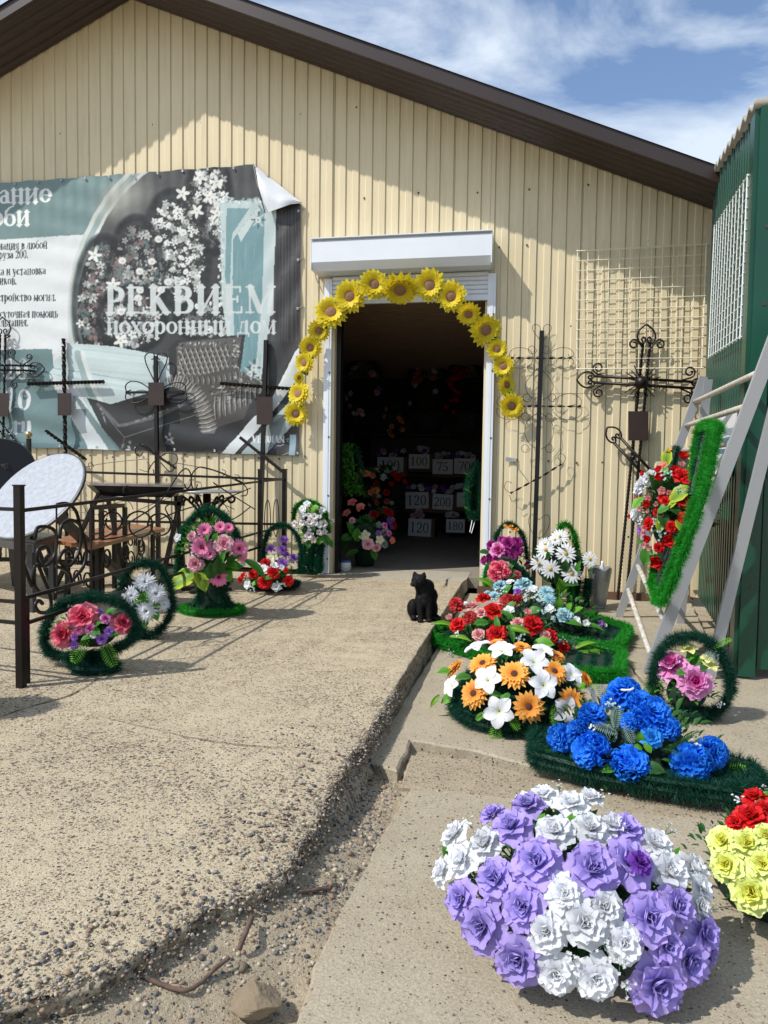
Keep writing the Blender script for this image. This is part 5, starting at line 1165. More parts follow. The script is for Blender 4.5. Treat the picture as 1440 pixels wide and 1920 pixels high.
# dark grey plank bench on the left
gb = thing('plank_bench', 'dark grey plank bench with round scroll panels, left behind the front fence post', 'bench', (-3.3, -3.0, 0))
hz = .49; Q = [PL(x, y, (0, 0, hz), (0, 0, 1)) for x, y in ((66, 1014), (104, 1002), (-140, 985), (-60, 972))]
for k in range(4):
    u0, u1 = k/4+.012, (k+1)/4-.012
    part('seat_board', MB().slab([Q[0].lerp(Q[1], u0), Q[0].lerp(Q[1], u1), Q[2].lerp(Q[3], u1), Q[2].lerp(Q[3], u0)][::-1], (0, 0, 1), .02), M['iron_grey'], gb)
part('apron', MB().bar(Q[0]+Vector((0, 0, -.05)), Q[2]+Vector((0, 0, -.05)), .02, .06), M['iron_grey'], gb); part('apron', MB().bar(Q[0]+Vector((0, 0, -.05)), Q[1]+Vector((0, 0, -.05)), .02, .06), M['iron_grey'], gb)
for p in (Q[0].lerp(Q[2], .03), Q[1].lerp(Q[3], .03), Q[0].lerp(Q[2], .8), Q[1].lerp(Q[3], .8)): part('leg', MB().bar((p.x, p.y, hz-.03), (p.x, p.y, 0), .042), M['iron_grey'], gb)
# small dark side table behind
st_ = thing('side_table', 'small dark square side table between the tilted stone top and the long table', 'table', (-2.9, -1.7, 0))
s4 = [PL(x, y, (0, 0, .70), (0, 0, 1)) for x, y in ((170, 951), (192, 958), (236, 944), (212, 938))]
s4 = [P(172, 948, -1.75), P(190, 950, -1.75), P(234, 942, -1.35), P(214, 940, -1.35)]; zt = s4[0].z
s4 = [Vector((v.x, v.y, zt)) for v in s4]; part('table_top', MB().slab(s4, (0, 0, 1), .03), M['iron'], st_)
for v in s4: part('leg', MB().bar((v.x, v.y, zt-.03), (v.x, v.y, 0), .03), M['iron'], st_)
# galvanised vase
vz = thing('tin_vase', 'grey galvanised tin cone vase standing against the wall behind the daisies', 'vase', tuple(G(1122, 1138, -.1)))
vb = G(1122, 1138, -.1); prf = [(.058, 0), (.06, .01), (.075, .15), (.098, .30)]
vs = []; fs = []; n_ = 32
for i, (r_, z_) in enumerate(prf):
    for k in range(n_): a = 2*math.pi*k/n_; vs.append(Vector((vb.x+r_*math.cos(a), vb.y+r_*math.sin(a), vb.z+z_+(.035*abs(math.sin(a*2.5)) if i == 3 else 0))))
for i in range(3):
    for k in range(n_): fs.append((i*n_+k, i*n_+(k+1) % n_, i*n_+n_+(k+1) % n_, i*n_+n_+k))
part('cone', MB().add(vs, fs+[tuple(range(n_))]), M['tin'], vz, True)
part('bottle', MB().lathe(vb+Vector((.02, 0, .02)), [(.02, 0), (.02, .30), (.01, .335), (.01, .36), (.0001, .36)], 10), M['white'], vz, True)
# strap hanging on the wall and wall-mounted clip
wc = thing('cable_clip', 'small grey strap and thin cable hanging on the wall beside the narrow black cross', 'cable', tuple(P(957, 862, -.02)))
part('strap', MB().slab([P(948, 857, -.03), P(948, 865, -.03), P(966, 866, -.03), P(966, 859, -.03)], (0, -1, 0), .006), M['tin'], wc); part('cord', MB().tube([P(962, 866, -.02), P(975, 882, -.02), P(990, 902, -.02)], .003, 5), M['cable'], wc)

# ================================================================== ARTIFICIAL FLOWERS
def W_round(u): return (u**.42)*max(0., 1-u**5)**.5
def W_rose(u): return (u**.45)*(1-(u*.985)**9)**.5
def W_strap(u): return min(1., .45+1.6*u)*max(0., 1-u**7)**.5
def W_point(u): return math.sin(math.pi*min(1, u*.93+.04))**.75 if u < .97 else .06
def W_heart(u): return (u**.6)*max(0., 1-u**9)**.5
def W_lily(u): return math.sin(math.pi*(.06+.90*u))**.8
def pet(mb, L_, W_, az, tilt, curl_=0., cup=0., prof=W_round, r0=0., z0=0., ruf=0., nu=5, nv=4, t0=0., t1=1., R_=rng, notch=0.):
    vs = []; ts = []; fs = []; y, z = r0, z0; a = tilt; ph = R_.uniform(0, 6.28); kk = R_.uniform(5, 8); sk = R_.uniform(-.08, .08); ca, sa = math.cos(az), math.sin(az)
    for i in range(nu+1):
        u = i/nu; a = tilt+curl_*u
        if i: y += math.cos(a)*L_/nu; z += math.sin(a)*L_/nu
        ny_, nz_ = -math.sin(a), math.cos(a); wv = W_*prof(max(u, .015))
        for j in range(nv+1):
            v = -1+2*j/nv; x = v*wv+sk*u*L_; off = cup*wv*v*v*(1.3-.5*u)+ruf*L_*math.sin(kk*v+ph+2*u)*u*u
            dl = -notch*L_*(1-abs(v))*(u > .98)-(.10*L_*v*v*u if prof in (W_round, W_heart) else (.20*L_*v*v*u**3 if prof is W_rose else 0))
            yy = y+ny_*off+math.cos(a)*dl; zz = z+nz_*off+math.sin(a)*dl
            vs.append((x*ca-yy*sa, x*sa+yy*ca, zz)); ts.append(t0+(t1-t0)*u)
    for i in range(nu):
        for j in range(nv): q = i*(nv+1)+j; fs.append((q, q+1, q+nv+2, q+nv+1))
    mb.add(vs, fs, ts)
def f_rose(seed, full=1., hi=1):
    R_ = random.Random(seed); mb = MB(); nu, nv = (7, 7) if hi else (4, 4)
    L_ = [(3, .30, .25, 1.75, -.1, .9, 0.00, .10, 0.0, .3), (3, .42, .34, 1.55, -.25, .85, .04, .06, .1, .5), (4, .56, .44, 1.25, -.5, .7, .06, .03, .25, .75), (5, .76, .56, .92, -.85, .45, .08, -.01, .4, .95), (6, .95, .60, .50, -.95, .26, .10, -.06, .5, 1.)]
    if full > 1: L_ = [(n_+1, l_, w_*.86, ti, cu, cp, r0, z0, a, b) for (n_, l_, w_, ti, cu, cp, r0, z0, a, b) in L_]+[(6, .70, .44, 1.05, -.6, .5, .07, 0, .35, .9), (7, .92, .46, .30, -.8, .25, .12, -.08, .5, 1.)]
    for k, (n_, l_, w_, ti, cu, cp, r0, z0, a, b) in enumerate(L_):
        o_ = R_.uniform(0, 6.28)
        for q in range(n_): pet(mb, l_*R_.uniform(.93, 1.07), w_*R_.uniform(.9, 1.1), o_+6.283*q/n_+R_.uniform(-.14, .14), ti+R_.uniform(-.13, .13), cu*R_.uniform(.75, 1.25), cp, W_rose, r0, z0, .032, nu, nv, a, b, R_)
    return mb
def f_carn(seed, n_=95):
    R_ = random.Random(seed); mb = MB()
    for k in range(n_):
        u = (k+.5)/n_; el = math.pi/2-u*1.75; az = k*2.39996+R_.uniform(-.2, .2); d = Vector((-math.sin(az)*math.cos(el), math.cos(az)*math.cos(el), math.sin(el)))
        m2 = MB(); pet(m2, .46, .22*R_.uniform(.85, 1.2), 0, math.pi/2-.10, -.75, .5, W_heart, 0, 0, .10, 4, 3, .35 if R_.random() < .5 else .2, 1., R_, .16)
        q = d.to_track_quat('Z', 'Y').to_matrix() @ Rz(az+R_.uniform(-.6, .6)); b = d*.50; mb.add([q @ Vector(v)+b-Vector((0, 0, .12)) for v in m2.v], m2.f, m2.t)
    mb.ball((0, 0, -.1), .55, 10, 8, t=.1); return mb
def f_daisy(seed, n_=18, layers=2, w_=.13, prof=W_strap, tilt=.12, l_=.98, r0=.1, curl_=-.25, cup=.25):
    R_ = random.Random(seed); mb = MB()
    for k in range(layers):
        o_ = R_.uniform(0, 6.28); s = 1-.17*k
        for q in range(n_): pet(mb, (l_-r0)*s*R_.uniform(.92, 1.05), w_*R_.uniform(.9, 1.1), o_+6.283*q/n_+R_.uniform(-.05, .05), tilt+.22*k+R_.uniform(-.06, .06), curl_, cup, prof, r0, .03*k, .02, 4, 2, 0, 1, R_)
    return mb
def f_lily(seed, n_=5, w_=.40):
    R_ = random.Random(seed); mb = MB(); o_ = R_.uniform(0, 6.28)
    for q in range(n_): pet(mb, .98*R_.uniform(.94, 1.05), w_, o_+6.283*q/n_+R_.uniform(-.08, .08), .75, -1.1, .22, W_lily, .04, 0, .06, 6, 4, 0, 1, R_)
    return mb
def f_bud(seed, n_=5, open_=.15):
    R_ = random.Random(seed); mb = MB()
    for k, (m_, s, z) in enumerate(((3, .8, .05), (n_, 1., 0))):
        o_ = R_.uniform(0, 6.28)
        for q in range(m_): pet(mb, 1.35*s, .62*s, o_+6.283*q/m_, .25-.1*k+open_, 1.9-open_*3-.3*k, .75, W_round, .10, z, .03, 6, 4, .3+.3*k, 1, R_)
    return mb
def f_mum(seed, n_=70):
    R_ = random.Random(seed); mb = MB()
    for k in range(n_):
        u = (k+.5)/n_; pet(mb, .5+.5*u, .055+.035*u, k*2.39996, 1.35-1.35*u+R_.uniform(-.1, .1), -.3, .3, W_strap, .04, .12*(1-u), .03, 3, 2, .3, 1, R_)
    return mb
def f_poppy(seed): # small open five-petal cloth blossom
    R_ = random.Random(seed); mb = MB(); o_ = R_.uniform(0, 6)
    for k in range(2):
        for q in range(5): pet(mb, .95-.3*k, .48-.12*k, o_+q*1.2566+k*.6, .35+.3*k, -.35, .3, W_round, .05, 0, .05, 4, 3, 0, 1, R_)
    return mb
def f_sprig(seed, n_=9):
    R_ = random.Random(seed); mb = MB()
    for k in range(n_):
        a = R_.uniform(0, 6.28); r = R_.uniform(.1, .9); c = Vector((r*math.cos(a), r*math.sin(a), R_.uniform(.2, 1.1))); mb.tube([(0, 0, -.3), c*.6, c], .025, 3, False, t=0.)
        for q in range(5): an = q*1.2566+R_.random(); m2 = MB(); pet(m2, .22, .10, an, .5, -.3, .2, W_round, 0, 0, 0, 2, 2, .9, 1, R_); mb.add([Vector(v)+c for v in m2.v], m2.f, m2.t)
    return mb
def f_leaf(kind, seed=0):
    """leaf along +Y, face +Z, length 1"""
    R_ = random.Random(seed); mb = MB()
    if kind == 'fern':
        mb.tube([(0, y/8, .10*math.sin(y/8*3)) for y in range(9)], .012, 4, t=.6)
        for k in range(11):
            y = .08+.082*k; l_ = .26*math.sin(math.pi*(.14+.8*k/11))+.03
            for s in (-1, 1):
                b = Vector((0, y, .10*math.sin(y*3))); e = b+Vector((s*l_, l_*.55, -.02-.05*R_.random())); w_ = .026; md = (b+e)/2; p = (e-b).normalized().cross(Vector((0, 0, 1)))*w_
                mb.add([b, md+p, e, md-p], [(0, 1, 2, 3)] if s < 0 else [(3, 2, 1, 0)], [.2, .8, 1, .8])
    elif kind == 'pine':
        mb.tube([(0, y/8, 0) for y in range(9)], .014, 4, t=.9)
        for k in range(26):
            y = .05+.035*k; l_ = .24*(1-.5*y)
            for s in (-1, 1): b = Vector((0, y, 0)); e = b+Vector((s*l_, l_*.6, R_.uniform(-.04, .06))); mb.add([b, b+Vector((0, .022, 0)), e], [(0, 1, 2)], [.1, .1, .4])
    else:
        w_, n_ = {'broad': (.30, 7), 'long': (.17, 7), 'oval': (.36, 6), 'small': (.25, 4)}[kind]; vs = []; ts = []; fs = []; nv = 4
        for i in range(n_+1):
            u = i/n_; ww = w_*math.sin(math.pi*min(.985, .05+.93*u))**.8*(1+(.12 if kind == 'broad' and i % 2 else 0))
            for j in range(nv+1):
                v = -1+j/2; vs.append((v*ww, u-.07*abs(v)*(1 if kind != 'oval' else 0), .13*math.sin(u*2.9)+abs(v)*.06+.012*math.sin(7*u+3*v))); ts.append(.15+.75*abs(v)**1.6 if kind in ('broad', 'long') else .3+.3*R_.random())
        for i in range(n_):
            for j in range(nv): q = i*(nv+1)+j; fs.append((q, q+1, q+nv+2, q+nv+1))
        mb.add(vs, fs, ts)
    return mb
def f_centre(r, h, seed=0, n_=10):
    mb = MB(); vs = []; fs = []; nr_ = 5
    for i in range(nr_+1):
        th = i/nr_*math.pi/2
        for k in range(n_): a = 6.283*k/n_; q = 1+.06*math.sin(k*7.3+i*4.1); vs.append((r*math.sin(th)*math.cos(a)*q+1e-5*k, r*math.sin(th)*math.sin(a)*q, h*math.cos(th)*q+.02))
    for i in range(nr_):
        for k in range(n_): fs.append((i*n_+k, i*n_+n_+k, i*n_+n_+(k+1) % n_, i*n_+(k+1) % n_))
    return mb.add(vs, fs)
PT = {
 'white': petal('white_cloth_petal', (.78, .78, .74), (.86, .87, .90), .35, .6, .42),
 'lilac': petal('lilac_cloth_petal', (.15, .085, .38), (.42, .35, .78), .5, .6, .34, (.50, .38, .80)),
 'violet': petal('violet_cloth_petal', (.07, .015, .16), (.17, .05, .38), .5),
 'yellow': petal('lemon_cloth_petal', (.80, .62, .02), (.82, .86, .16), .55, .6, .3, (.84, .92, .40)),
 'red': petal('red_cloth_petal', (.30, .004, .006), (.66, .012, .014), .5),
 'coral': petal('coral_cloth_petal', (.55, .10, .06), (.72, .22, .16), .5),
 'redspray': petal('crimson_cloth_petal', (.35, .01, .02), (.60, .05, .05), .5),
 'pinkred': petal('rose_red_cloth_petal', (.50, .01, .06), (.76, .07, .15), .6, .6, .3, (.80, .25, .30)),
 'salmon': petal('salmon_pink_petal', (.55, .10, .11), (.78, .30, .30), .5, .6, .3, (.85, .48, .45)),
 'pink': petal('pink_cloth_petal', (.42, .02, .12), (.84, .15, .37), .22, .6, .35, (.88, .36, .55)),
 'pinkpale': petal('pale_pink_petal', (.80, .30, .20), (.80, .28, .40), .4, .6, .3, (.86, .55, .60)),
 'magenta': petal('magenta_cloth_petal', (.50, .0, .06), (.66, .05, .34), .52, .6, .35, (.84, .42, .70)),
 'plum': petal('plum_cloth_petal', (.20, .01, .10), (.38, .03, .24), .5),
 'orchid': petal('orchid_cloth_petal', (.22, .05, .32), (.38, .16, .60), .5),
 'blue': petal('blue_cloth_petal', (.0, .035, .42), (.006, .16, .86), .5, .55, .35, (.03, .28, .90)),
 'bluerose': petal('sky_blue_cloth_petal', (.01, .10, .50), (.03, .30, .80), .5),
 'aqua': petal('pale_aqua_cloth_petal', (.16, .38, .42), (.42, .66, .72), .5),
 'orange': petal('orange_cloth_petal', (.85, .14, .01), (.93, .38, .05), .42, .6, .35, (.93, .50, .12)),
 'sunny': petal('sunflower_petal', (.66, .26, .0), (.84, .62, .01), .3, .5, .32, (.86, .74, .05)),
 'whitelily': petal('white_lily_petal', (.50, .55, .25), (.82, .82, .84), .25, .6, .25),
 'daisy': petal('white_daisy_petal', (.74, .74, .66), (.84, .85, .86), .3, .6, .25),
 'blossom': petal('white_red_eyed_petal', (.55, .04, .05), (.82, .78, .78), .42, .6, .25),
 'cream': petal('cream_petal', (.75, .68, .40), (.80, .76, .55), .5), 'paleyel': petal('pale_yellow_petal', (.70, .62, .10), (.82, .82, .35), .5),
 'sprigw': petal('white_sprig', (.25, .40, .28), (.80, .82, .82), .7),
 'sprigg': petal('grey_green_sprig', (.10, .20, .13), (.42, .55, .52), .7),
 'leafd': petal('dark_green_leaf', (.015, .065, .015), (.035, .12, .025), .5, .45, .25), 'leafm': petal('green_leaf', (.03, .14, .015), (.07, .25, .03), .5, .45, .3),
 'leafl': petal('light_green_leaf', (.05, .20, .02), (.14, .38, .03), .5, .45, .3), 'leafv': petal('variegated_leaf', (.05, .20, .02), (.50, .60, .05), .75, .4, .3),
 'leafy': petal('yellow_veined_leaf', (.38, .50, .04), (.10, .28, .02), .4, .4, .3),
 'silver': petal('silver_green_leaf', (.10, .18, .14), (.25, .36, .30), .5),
}
CM = {'brown': pm('flower_centre_brown', (.10, .035, .02), .9, 0, .3, 200., .8, 300), 'sunbrown': pm('sunflower_centre', (.20, .09, .04), .8, 0, .3, 160., 1., 260, c2=(.34, .20, .11)), 'yellow': pm('flower_centre_yellow', (.75, .45, .04), .9, 0, .2, 200., .8, 300), 'deep': pm('flower_centre_red', (.16, .01, .02), .9, 0, .3, 200.)}
_mesh = {}
def variants(key, fn, mat, n_=5):
    if key not in _mesh: _mesh[key] = [fn(i+hash_(key) % 97).mesh(key, mat, True) for i in range(n_)]
    return _mesh[key]
def hash_(s): return sum(ord(c)*(i+3) for i, c in enumerate(s))
# kind -> (part name, builder, petal material, centre (radius, height, material) or None, size factor)
FK = {
 'rw': ('white_rose', lambda s: f_rose(s), 'white', None, 1.06), 'rp': ('lilac_rose', lambda s: f_rose(s), 'lilac', None, 1.08), 'rv': ('violet_rose_heart', lambda s: f_rose(s), 'violet', None, 1.),
 'ry': ('yellow_rose', lambda s: f_rose(s), 'yellow', None, 1.08), 'rr': ('red_rose', lambda s: f_rose(s), 'red', None, 1.06), 'rpr': ('rose', lambda s: f_rose(s), 'pinkred', None, 1.05),
 'rsm': ('rose', lambda s: f_rose(s), 'salmon', None, 1.), 'rmg': ('magenta_rose', lambda s: f_rose(s, 2), 'magenta', None, 1.08), 'rbl': ('blue_rose', lambda s: f_rose(s), 'bluerose', None, 1.05), 'raq': ('aqua_rose', lambda s: f_rose(s), 'aqua', None, 1.),
 'rpk': ('pink_rose', lambda s: f_rose(s), 'pinkpale', None, 1.05), 'rco': ('coral_rose', lambda s: f_rose(s, hi=0), 'coral', None, 1.), 'rpl': ('plum_flower', lambda s: f_rose(s, hi=0), 'plum', None, 1.), 'ror': ('purple_flower', lambda s: f_mum(s, 60), 'orchid', None, 1.05),
 'rlm': ('mauve_rosebud', lambda s: f_rose(s, hi=0), 'orchid', None, 1.), 'rpm': ('plum_rose', lambda s: f_rose(s, hi=0), 'magenta', None, 1.),
 'cb': ('blue_carnation', f_carn, 'blue', None, 1.12), 'cr': ('red_spray_flower', lambda s: f_carn(s, 60), 'redspray', None, 1.1),
 'go': ('orange_gerbera', lambda s: f_daisy(s, 17, 3, .125, W_strap, .1), 'orange', (.26, .10, 'brown'), 1.06), 'gp': ('pink_gerbera', lambda s: f_daisy(s, 20, 3, .105, W_strap, .15), 'pink', (.17, .08, 'deep'), 1.06),
 'dw': ('white_daisy', lambda s: f_daisy(s, 17, 1, .10, W_strap, .08), 'daisy', (.17, .09, 'yellow'), 1.06), 'sf': ('sunflower', lambda s: f_daisy(s, 18, 3, .17, W_point, .15, 1., .18, -.2, .2), 'sunny', (.40, .14, 'sunbrown'), 1.1),
 'lw': ('white_lily', f_lily, 'whitelily', None, 1.12), 'mw': ('white_chrysanthemum', lambda s: f_mum(s, 80), 'white', None, 1.12), 'ma': ('aqua_chrysanthemum', lambda s: f_mum(s, 60), 'aqua', None, 1.1),
 'br': ('red_rosebud', f_bud, 'red', None, 1.), 'bp': ('pink_rosebud', f_bud, 'salmon', None, 1.), 'bo': ('red_flower', lambda s: f_bud(s, 5, .3), 'red', None, 1.), 'wp': ('white_blossom', f_poppy, 'daisy', None, 1.05), 'pw': ('small_white_flower', f_poppy, 'white', None, 1.05),
 'bl': ('white_blossom', f_poppy, 'blossom', None, 1.08), 'py': ('yellow_flower', f_lily, 'paleyel', None, 1.1), 'cm': ('cream_flower', f_lily, 'cream', None, 1.1), 'co': ('coral_flower', f_poppy, 'coral', None, 1.1), 'og': ('orange_flower', f_poppy, 'orange', None, 1.1), 'pl': ('lilac_blossom', f_poppy, 'orchid', None, 1.),
 'sg': ('white_sprig', f_sprig, 'sprigw', None, 1.1), 'gg': ('grey_sprig', f_sprig, 'sprigg', None, 1.1)}
LK = {'lf': ('fern_leaf', 'fern', 'leafm'), 'lF': ('fern_leaf', 'fern', 'leafl'), 'ld': ('leaf', 'broad', 'leafd'), 'lm': ('leaf', 'broad', 'leafm'), 'll': ('leaf', 'broad', 'leafl'), 'lv': ('variegated_leaf', 'broad', 'leafv'), 'lV': ('variegated_leaf', 'long', 'leafy'), 'lL': ('long_leaf', 'long', 'leafm'), 'lo': ('round_leaf', 'oval', 'leafl'), 'lp': ('pine_sprig', 'pine', 'leafd'), 'ls': ('silver_leaf', 'fern', 'silver')}
UP = Vector((0, 0, 1)); CV = Vector(CAM)
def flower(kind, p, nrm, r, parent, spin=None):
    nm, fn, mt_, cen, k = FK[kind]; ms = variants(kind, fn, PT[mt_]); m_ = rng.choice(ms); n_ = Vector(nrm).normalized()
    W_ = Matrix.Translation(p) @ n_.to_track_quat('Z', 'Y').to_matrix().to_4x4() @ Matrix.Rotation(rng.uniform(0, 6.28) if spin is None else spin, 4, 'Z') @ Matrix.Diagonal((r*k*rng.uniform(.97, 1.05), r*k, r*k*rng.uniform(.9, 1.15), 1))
    o = link(nm, m_, parent, W_)
    if cen:
        ck = kind+'_c'
        if ck not in _mesh: _mesh[ck] = f_centre(cen[0], cen[1]).mesh('flower_centre', CM[cen[2]], True)
        c = bpy.data.objects.new('flower_centre', _mesh[ck]); COL.objects.link(c); c.parent = o; c.location = (0, 0, .05)
    return o
def leaf(kind, p, d, r, parent, roll=0.):
    nm, sh, mt_ = LK[kind]; key = kind+sh
    if key not in _mesh: _mesh[key] = [f_leaf(sh, s).mesh(nm, PT[mt_], True) for s in range(2)]
    y = Vector(d).normalized(); z = (CV-p).normalized()*.6+UP*.8; z = (z-y*z.dot(y)).normalized(); x = y.cross(z)
    W_ = Matrix.Translation(p) @ Matrix((x, y, z)).transposed().to_4x4() @ Matrix.Rotation(roll+rng.uniform(-.3, .3), 4, 'Y') @ Matrix.Diagonal((r, r, r, 1))
    return link(nm, rng.choice(_mesh[key]), parent, W_)
def surf(px, py, c, rad):
    """where the line of sight to a flower meets the bouquet's rounded body"""
    d = ray(px, py); c = np.array(c); s = np.array(rad); o_ = (CAM-c)/s; q = d/s; a = q@q; b = o_@q; cc = o_@o_-1; disc = b*b-a*cc
    t = (-b-math.sqrt(disc))/a if disc > 0 else -b/a
    p = CAM+d*t; n_ = (p-c)/(s*s); return Vector(p), Vector(n_/np.linalg.norm(n_))
def bouquet(root, items, fr, c, rad, face=.22, up_=.1, filler=0, fmat='leafd', lsc=.03, push=0.):
    ox, oy, s = fr; cv = Vector(c); mag = {3.556: 1.16, 4.114: 1.16, 4.235: 1.08, 3.0: 1.1, 2.25: .95, 1.0: .8}.get(s, 1.0)
    for it in items:
        k, x, y, dm = it[:4]; px, py = ox+x/s, oy+y/s; p, n_ = surf(px, py, c, rad); r = dm/s/2*depth(p)/FPX*(1.1*mag if k in FK else 1.15*mag)
        if k in FK:
            nn = (n_*(1-face)+(CV-p).normalized()*face+UP*up_).normalized(); flower(k, p-nn*r*(.10)+n_*push, nn, r, root)
        else:
            L_ = r*2; ang = math.radians(it[4]) if len(it) > 4 else None
            if ang is None: d = (n_+Vector((rng.uniform(-.3, .3), 0, -.25)))
            else:
                e = Vector(_r)*math.cos(ang)+Vector(_u)*math.sin(ang); d = e+n_*.35
            leaf(k, p-d.normalized()*L_*.5, d, L_, root)
    if filler:
        R_ = random.Random(filler); mb = MB(); sm = f_leaf('small')
        for _ in range(filler):
            u, v_ = R_.uniform(-1, 1), R_.uniform(0, 6.28); q = math.sqrt(1-u*u); dv = Vector((q*math.cos(v_), q*math.sin(v_), abs(u)*1.0-.15)); rr = R_.uniform(.55, .93)
            p = cv+Vector((dv.x*rad[0], dv.y*rad[1], dv.z*rad[2]))*rr; qm = (dv+Vector((R_.uniform(-.7, .7), R_.uniform(-.7, .7), R_.uniform(-.5, .7)))).to_track_quat('Y', 'Z').to_matrix(); sz = lsc*R_.uniform(.6, 1.4)
            mb.add([p+qm @ (Vector(v)*sz) for v in sm.v], sm.f, sm.t)
        part('leafy_filler', mb, PT[fmat], root, True, 'stuff')
        mb = MB().ball(c, 1., 20, 12, (rad[0]*.62, rad[1]*.62, rad[2]*.55)); part('foam_core', mb, M['core'], root, True)
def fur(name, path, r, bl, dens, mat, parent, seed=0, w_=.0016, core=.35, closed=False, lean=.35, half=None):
    """tinsel pile: a core with thousands of fine bristles round it"""
    R_ = np.random.RandomState(seed+5); pts = np.array([list(p) for p in path]); 
    if closed: pts = np.vstack([pts, pts[:1]])
    seg = np.linalg.norm(np.diff(pts, axis=0), axis=1); cum = np.concatenate([[0], np.cumsum(seg)]); Lt = cum[-1]; n_ = int(Lt*dens)
    s = R_.rand(n_)*Lt; base = np.stack([np.interp(s, cum, pts[:, k]) for k in range(3)], 1)
    tg = np.stack([np.interp(np.minimum(s+.01, Lt), cum, pts[:, k]) for k in range(3)], 1)-np.stack([np.interp(np.maximum(s-.01, 0), cum, pts[:, k]) for k in range(3)], 1); tg /= np.linalg.norm(tg, axis=1)[:, None]+1e-9
    dv = R_.normal(size=(n_, 3)); dv -= tg*(dv*tg).sum(1)[:, None]; dv /= np.linalg.norm(dv, axis=1)[:, None]+1e-9; dv = dv+tg*R_.normal(0, lean, (n_, 1)); dv /= np.linalg.norm(dv, axis=1)[:, None]
    ln = bl*R_.uniform(.5, 1.15, (n_, 1))*(1+.22*np.sin(s*37+seed)+.16*np.sin(s*91+seed*2))[:, None]; sd_ = np.cross(dv, R_.normal(size=(n_, 3))); sd_ /= np.linalg.norm(sd_, axis=1)[:, None]+1e-9; st = base+dv*r*R_.uniform(0, .8, (n_, 1)); tip = st+dv*ln; tip[:, 2] -= .10*bl*R_.rand(n_)
    V = np.stack([st-sd_*w_/2*1.6, st+sd_*w_/2*1.6, tip], 1).reshape(-1, 3); F = np.arange(3*n_).reshape(-1, 3)
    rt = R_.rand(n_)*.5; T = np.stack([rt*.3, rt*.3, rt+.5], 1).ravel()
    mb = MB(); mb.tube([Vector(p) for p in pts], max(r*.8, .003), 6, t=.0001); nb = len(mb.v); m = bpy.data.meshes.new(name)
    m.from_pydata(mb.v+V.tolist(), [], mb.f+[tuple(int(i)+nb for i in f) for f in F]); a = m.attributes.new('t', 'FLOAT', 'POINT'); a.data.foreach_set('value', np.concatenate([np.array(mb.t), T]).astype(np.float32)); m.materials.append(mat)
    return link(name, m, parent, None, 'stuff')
def arcpx(pts, y=None, n_=6, closed=False, plane=None): return spl([plane(*p) if plane else P(p[0], p[1], p[2] if len(p) > 2 else y) for p in pts], n_, closed)
FD, FT, FL = M['fur_dark'], M['fur_teal'], M['fur_lime']
Z5 = (800, 1460, 2.25); Z4 = (800, 1160, 2.25); Z1 = (740, 950, 3.0); Z2 = (1120, 760, 3.556); ZA = (0, 900, 4.235); ZC = (310, 900, 4.114); Z8 = (920, 580, 3.4286)

# ---- lilac and white rose dome, nearest the camera
b = thing('rose_dome', 'large dome of lilac and white roses on the paving, nearest the camera', 'flower arrangement', (.13, -5.12, -.1), 'domed flower arrangements')
NI = [('rw', 130, 245, 150), ('rw', 258, 285, 160), ('rw', 160, 350, 150), ('rw', 85, 395, 130), ('rw', 490, 85, 130), ('rw', 420, 110, 110), ('rw', 545, 235, 165), ('rw', 610, 120, 150), ('rw', 690, 225, 165), ('rw', 785, 215, 130), ('rw', 955, 290, 165), ('rw', 1010, 405, 185), ('rw', 1110, 385, 150), ('rw', 1145, 470, 130),
      ('rw', 585, 490, 165), ('rw', 665, 610, 200), ('rw', 510, 645, 170), ('rw', 745, 545, 150), ('rw', 825, 690, 160), ('rw', 550, 810, 170), ('rw', 710, 830, 180), ('rw', 1135, 545, 110), ('rw', 690, 95, 110),
      ('rp', 285, 165, 110), ('rp', 430, 130, 140), ('rp', 365, 215, 170), ('rp', 470, 365, 210), ('rp', 700, 390, 215), ('rp', 835, 225, 150), ('rp', 850, 365, 205), ('rp', 300, 430, 180), ('rp', 160, 510, 165), ('rp', 415, 545, 180), ('rp', 245, 620, 200), ('rp', 395, 755, 205), ('rp', 930, 590, 210), ('rp', 1040, 540, 170), ('rp', 960, 855, 240), ('rp', 1090, 760, 200), ('rp', 1150, 650, 165), ('rp', 1170, 730, 120), ('rp', 1000, 700, 150),
      ('sg', 200, 215, 60), ('sg', 90, 315, 50), ('sg', 560, 60, 60), ('sg', 735, 105, 70), ('sg', 1000, 240, 80), ('sg', 1185, 555, 60), ('sg', 745, 700, 80), ('sg', 610, 735, 90), ('sg', 830, 850, 90), ('sg', 810, 765, 80), ('sg', 570, 540, 60), ('sg', 1105, 405, 50), ('sg', 640, 165, 40),
      ('ll', 490, 170, 55, 60), ('ll', 612, 172, 60, 80), ('ll', 775, 730, 60, -60), ('ll', 1060, 312, 50, 80), ('ll', 555, 540, 60, 50), ('ll', 75, 305, 50, 100), ('ll', 590, 835, 50, 100)]
bouquet(b, NI, Z5, (.107, -5.109, -.021), (.300, .285, .224), .25, .05, 900, 'leafd', .035, .01)
p, n_ = surf(800+868/2.25, 1460+392/2.25, (.107, -5.109, -.021), (.300, .285, .224)); flower('rv', p+n_*.035, n_, .030, b)

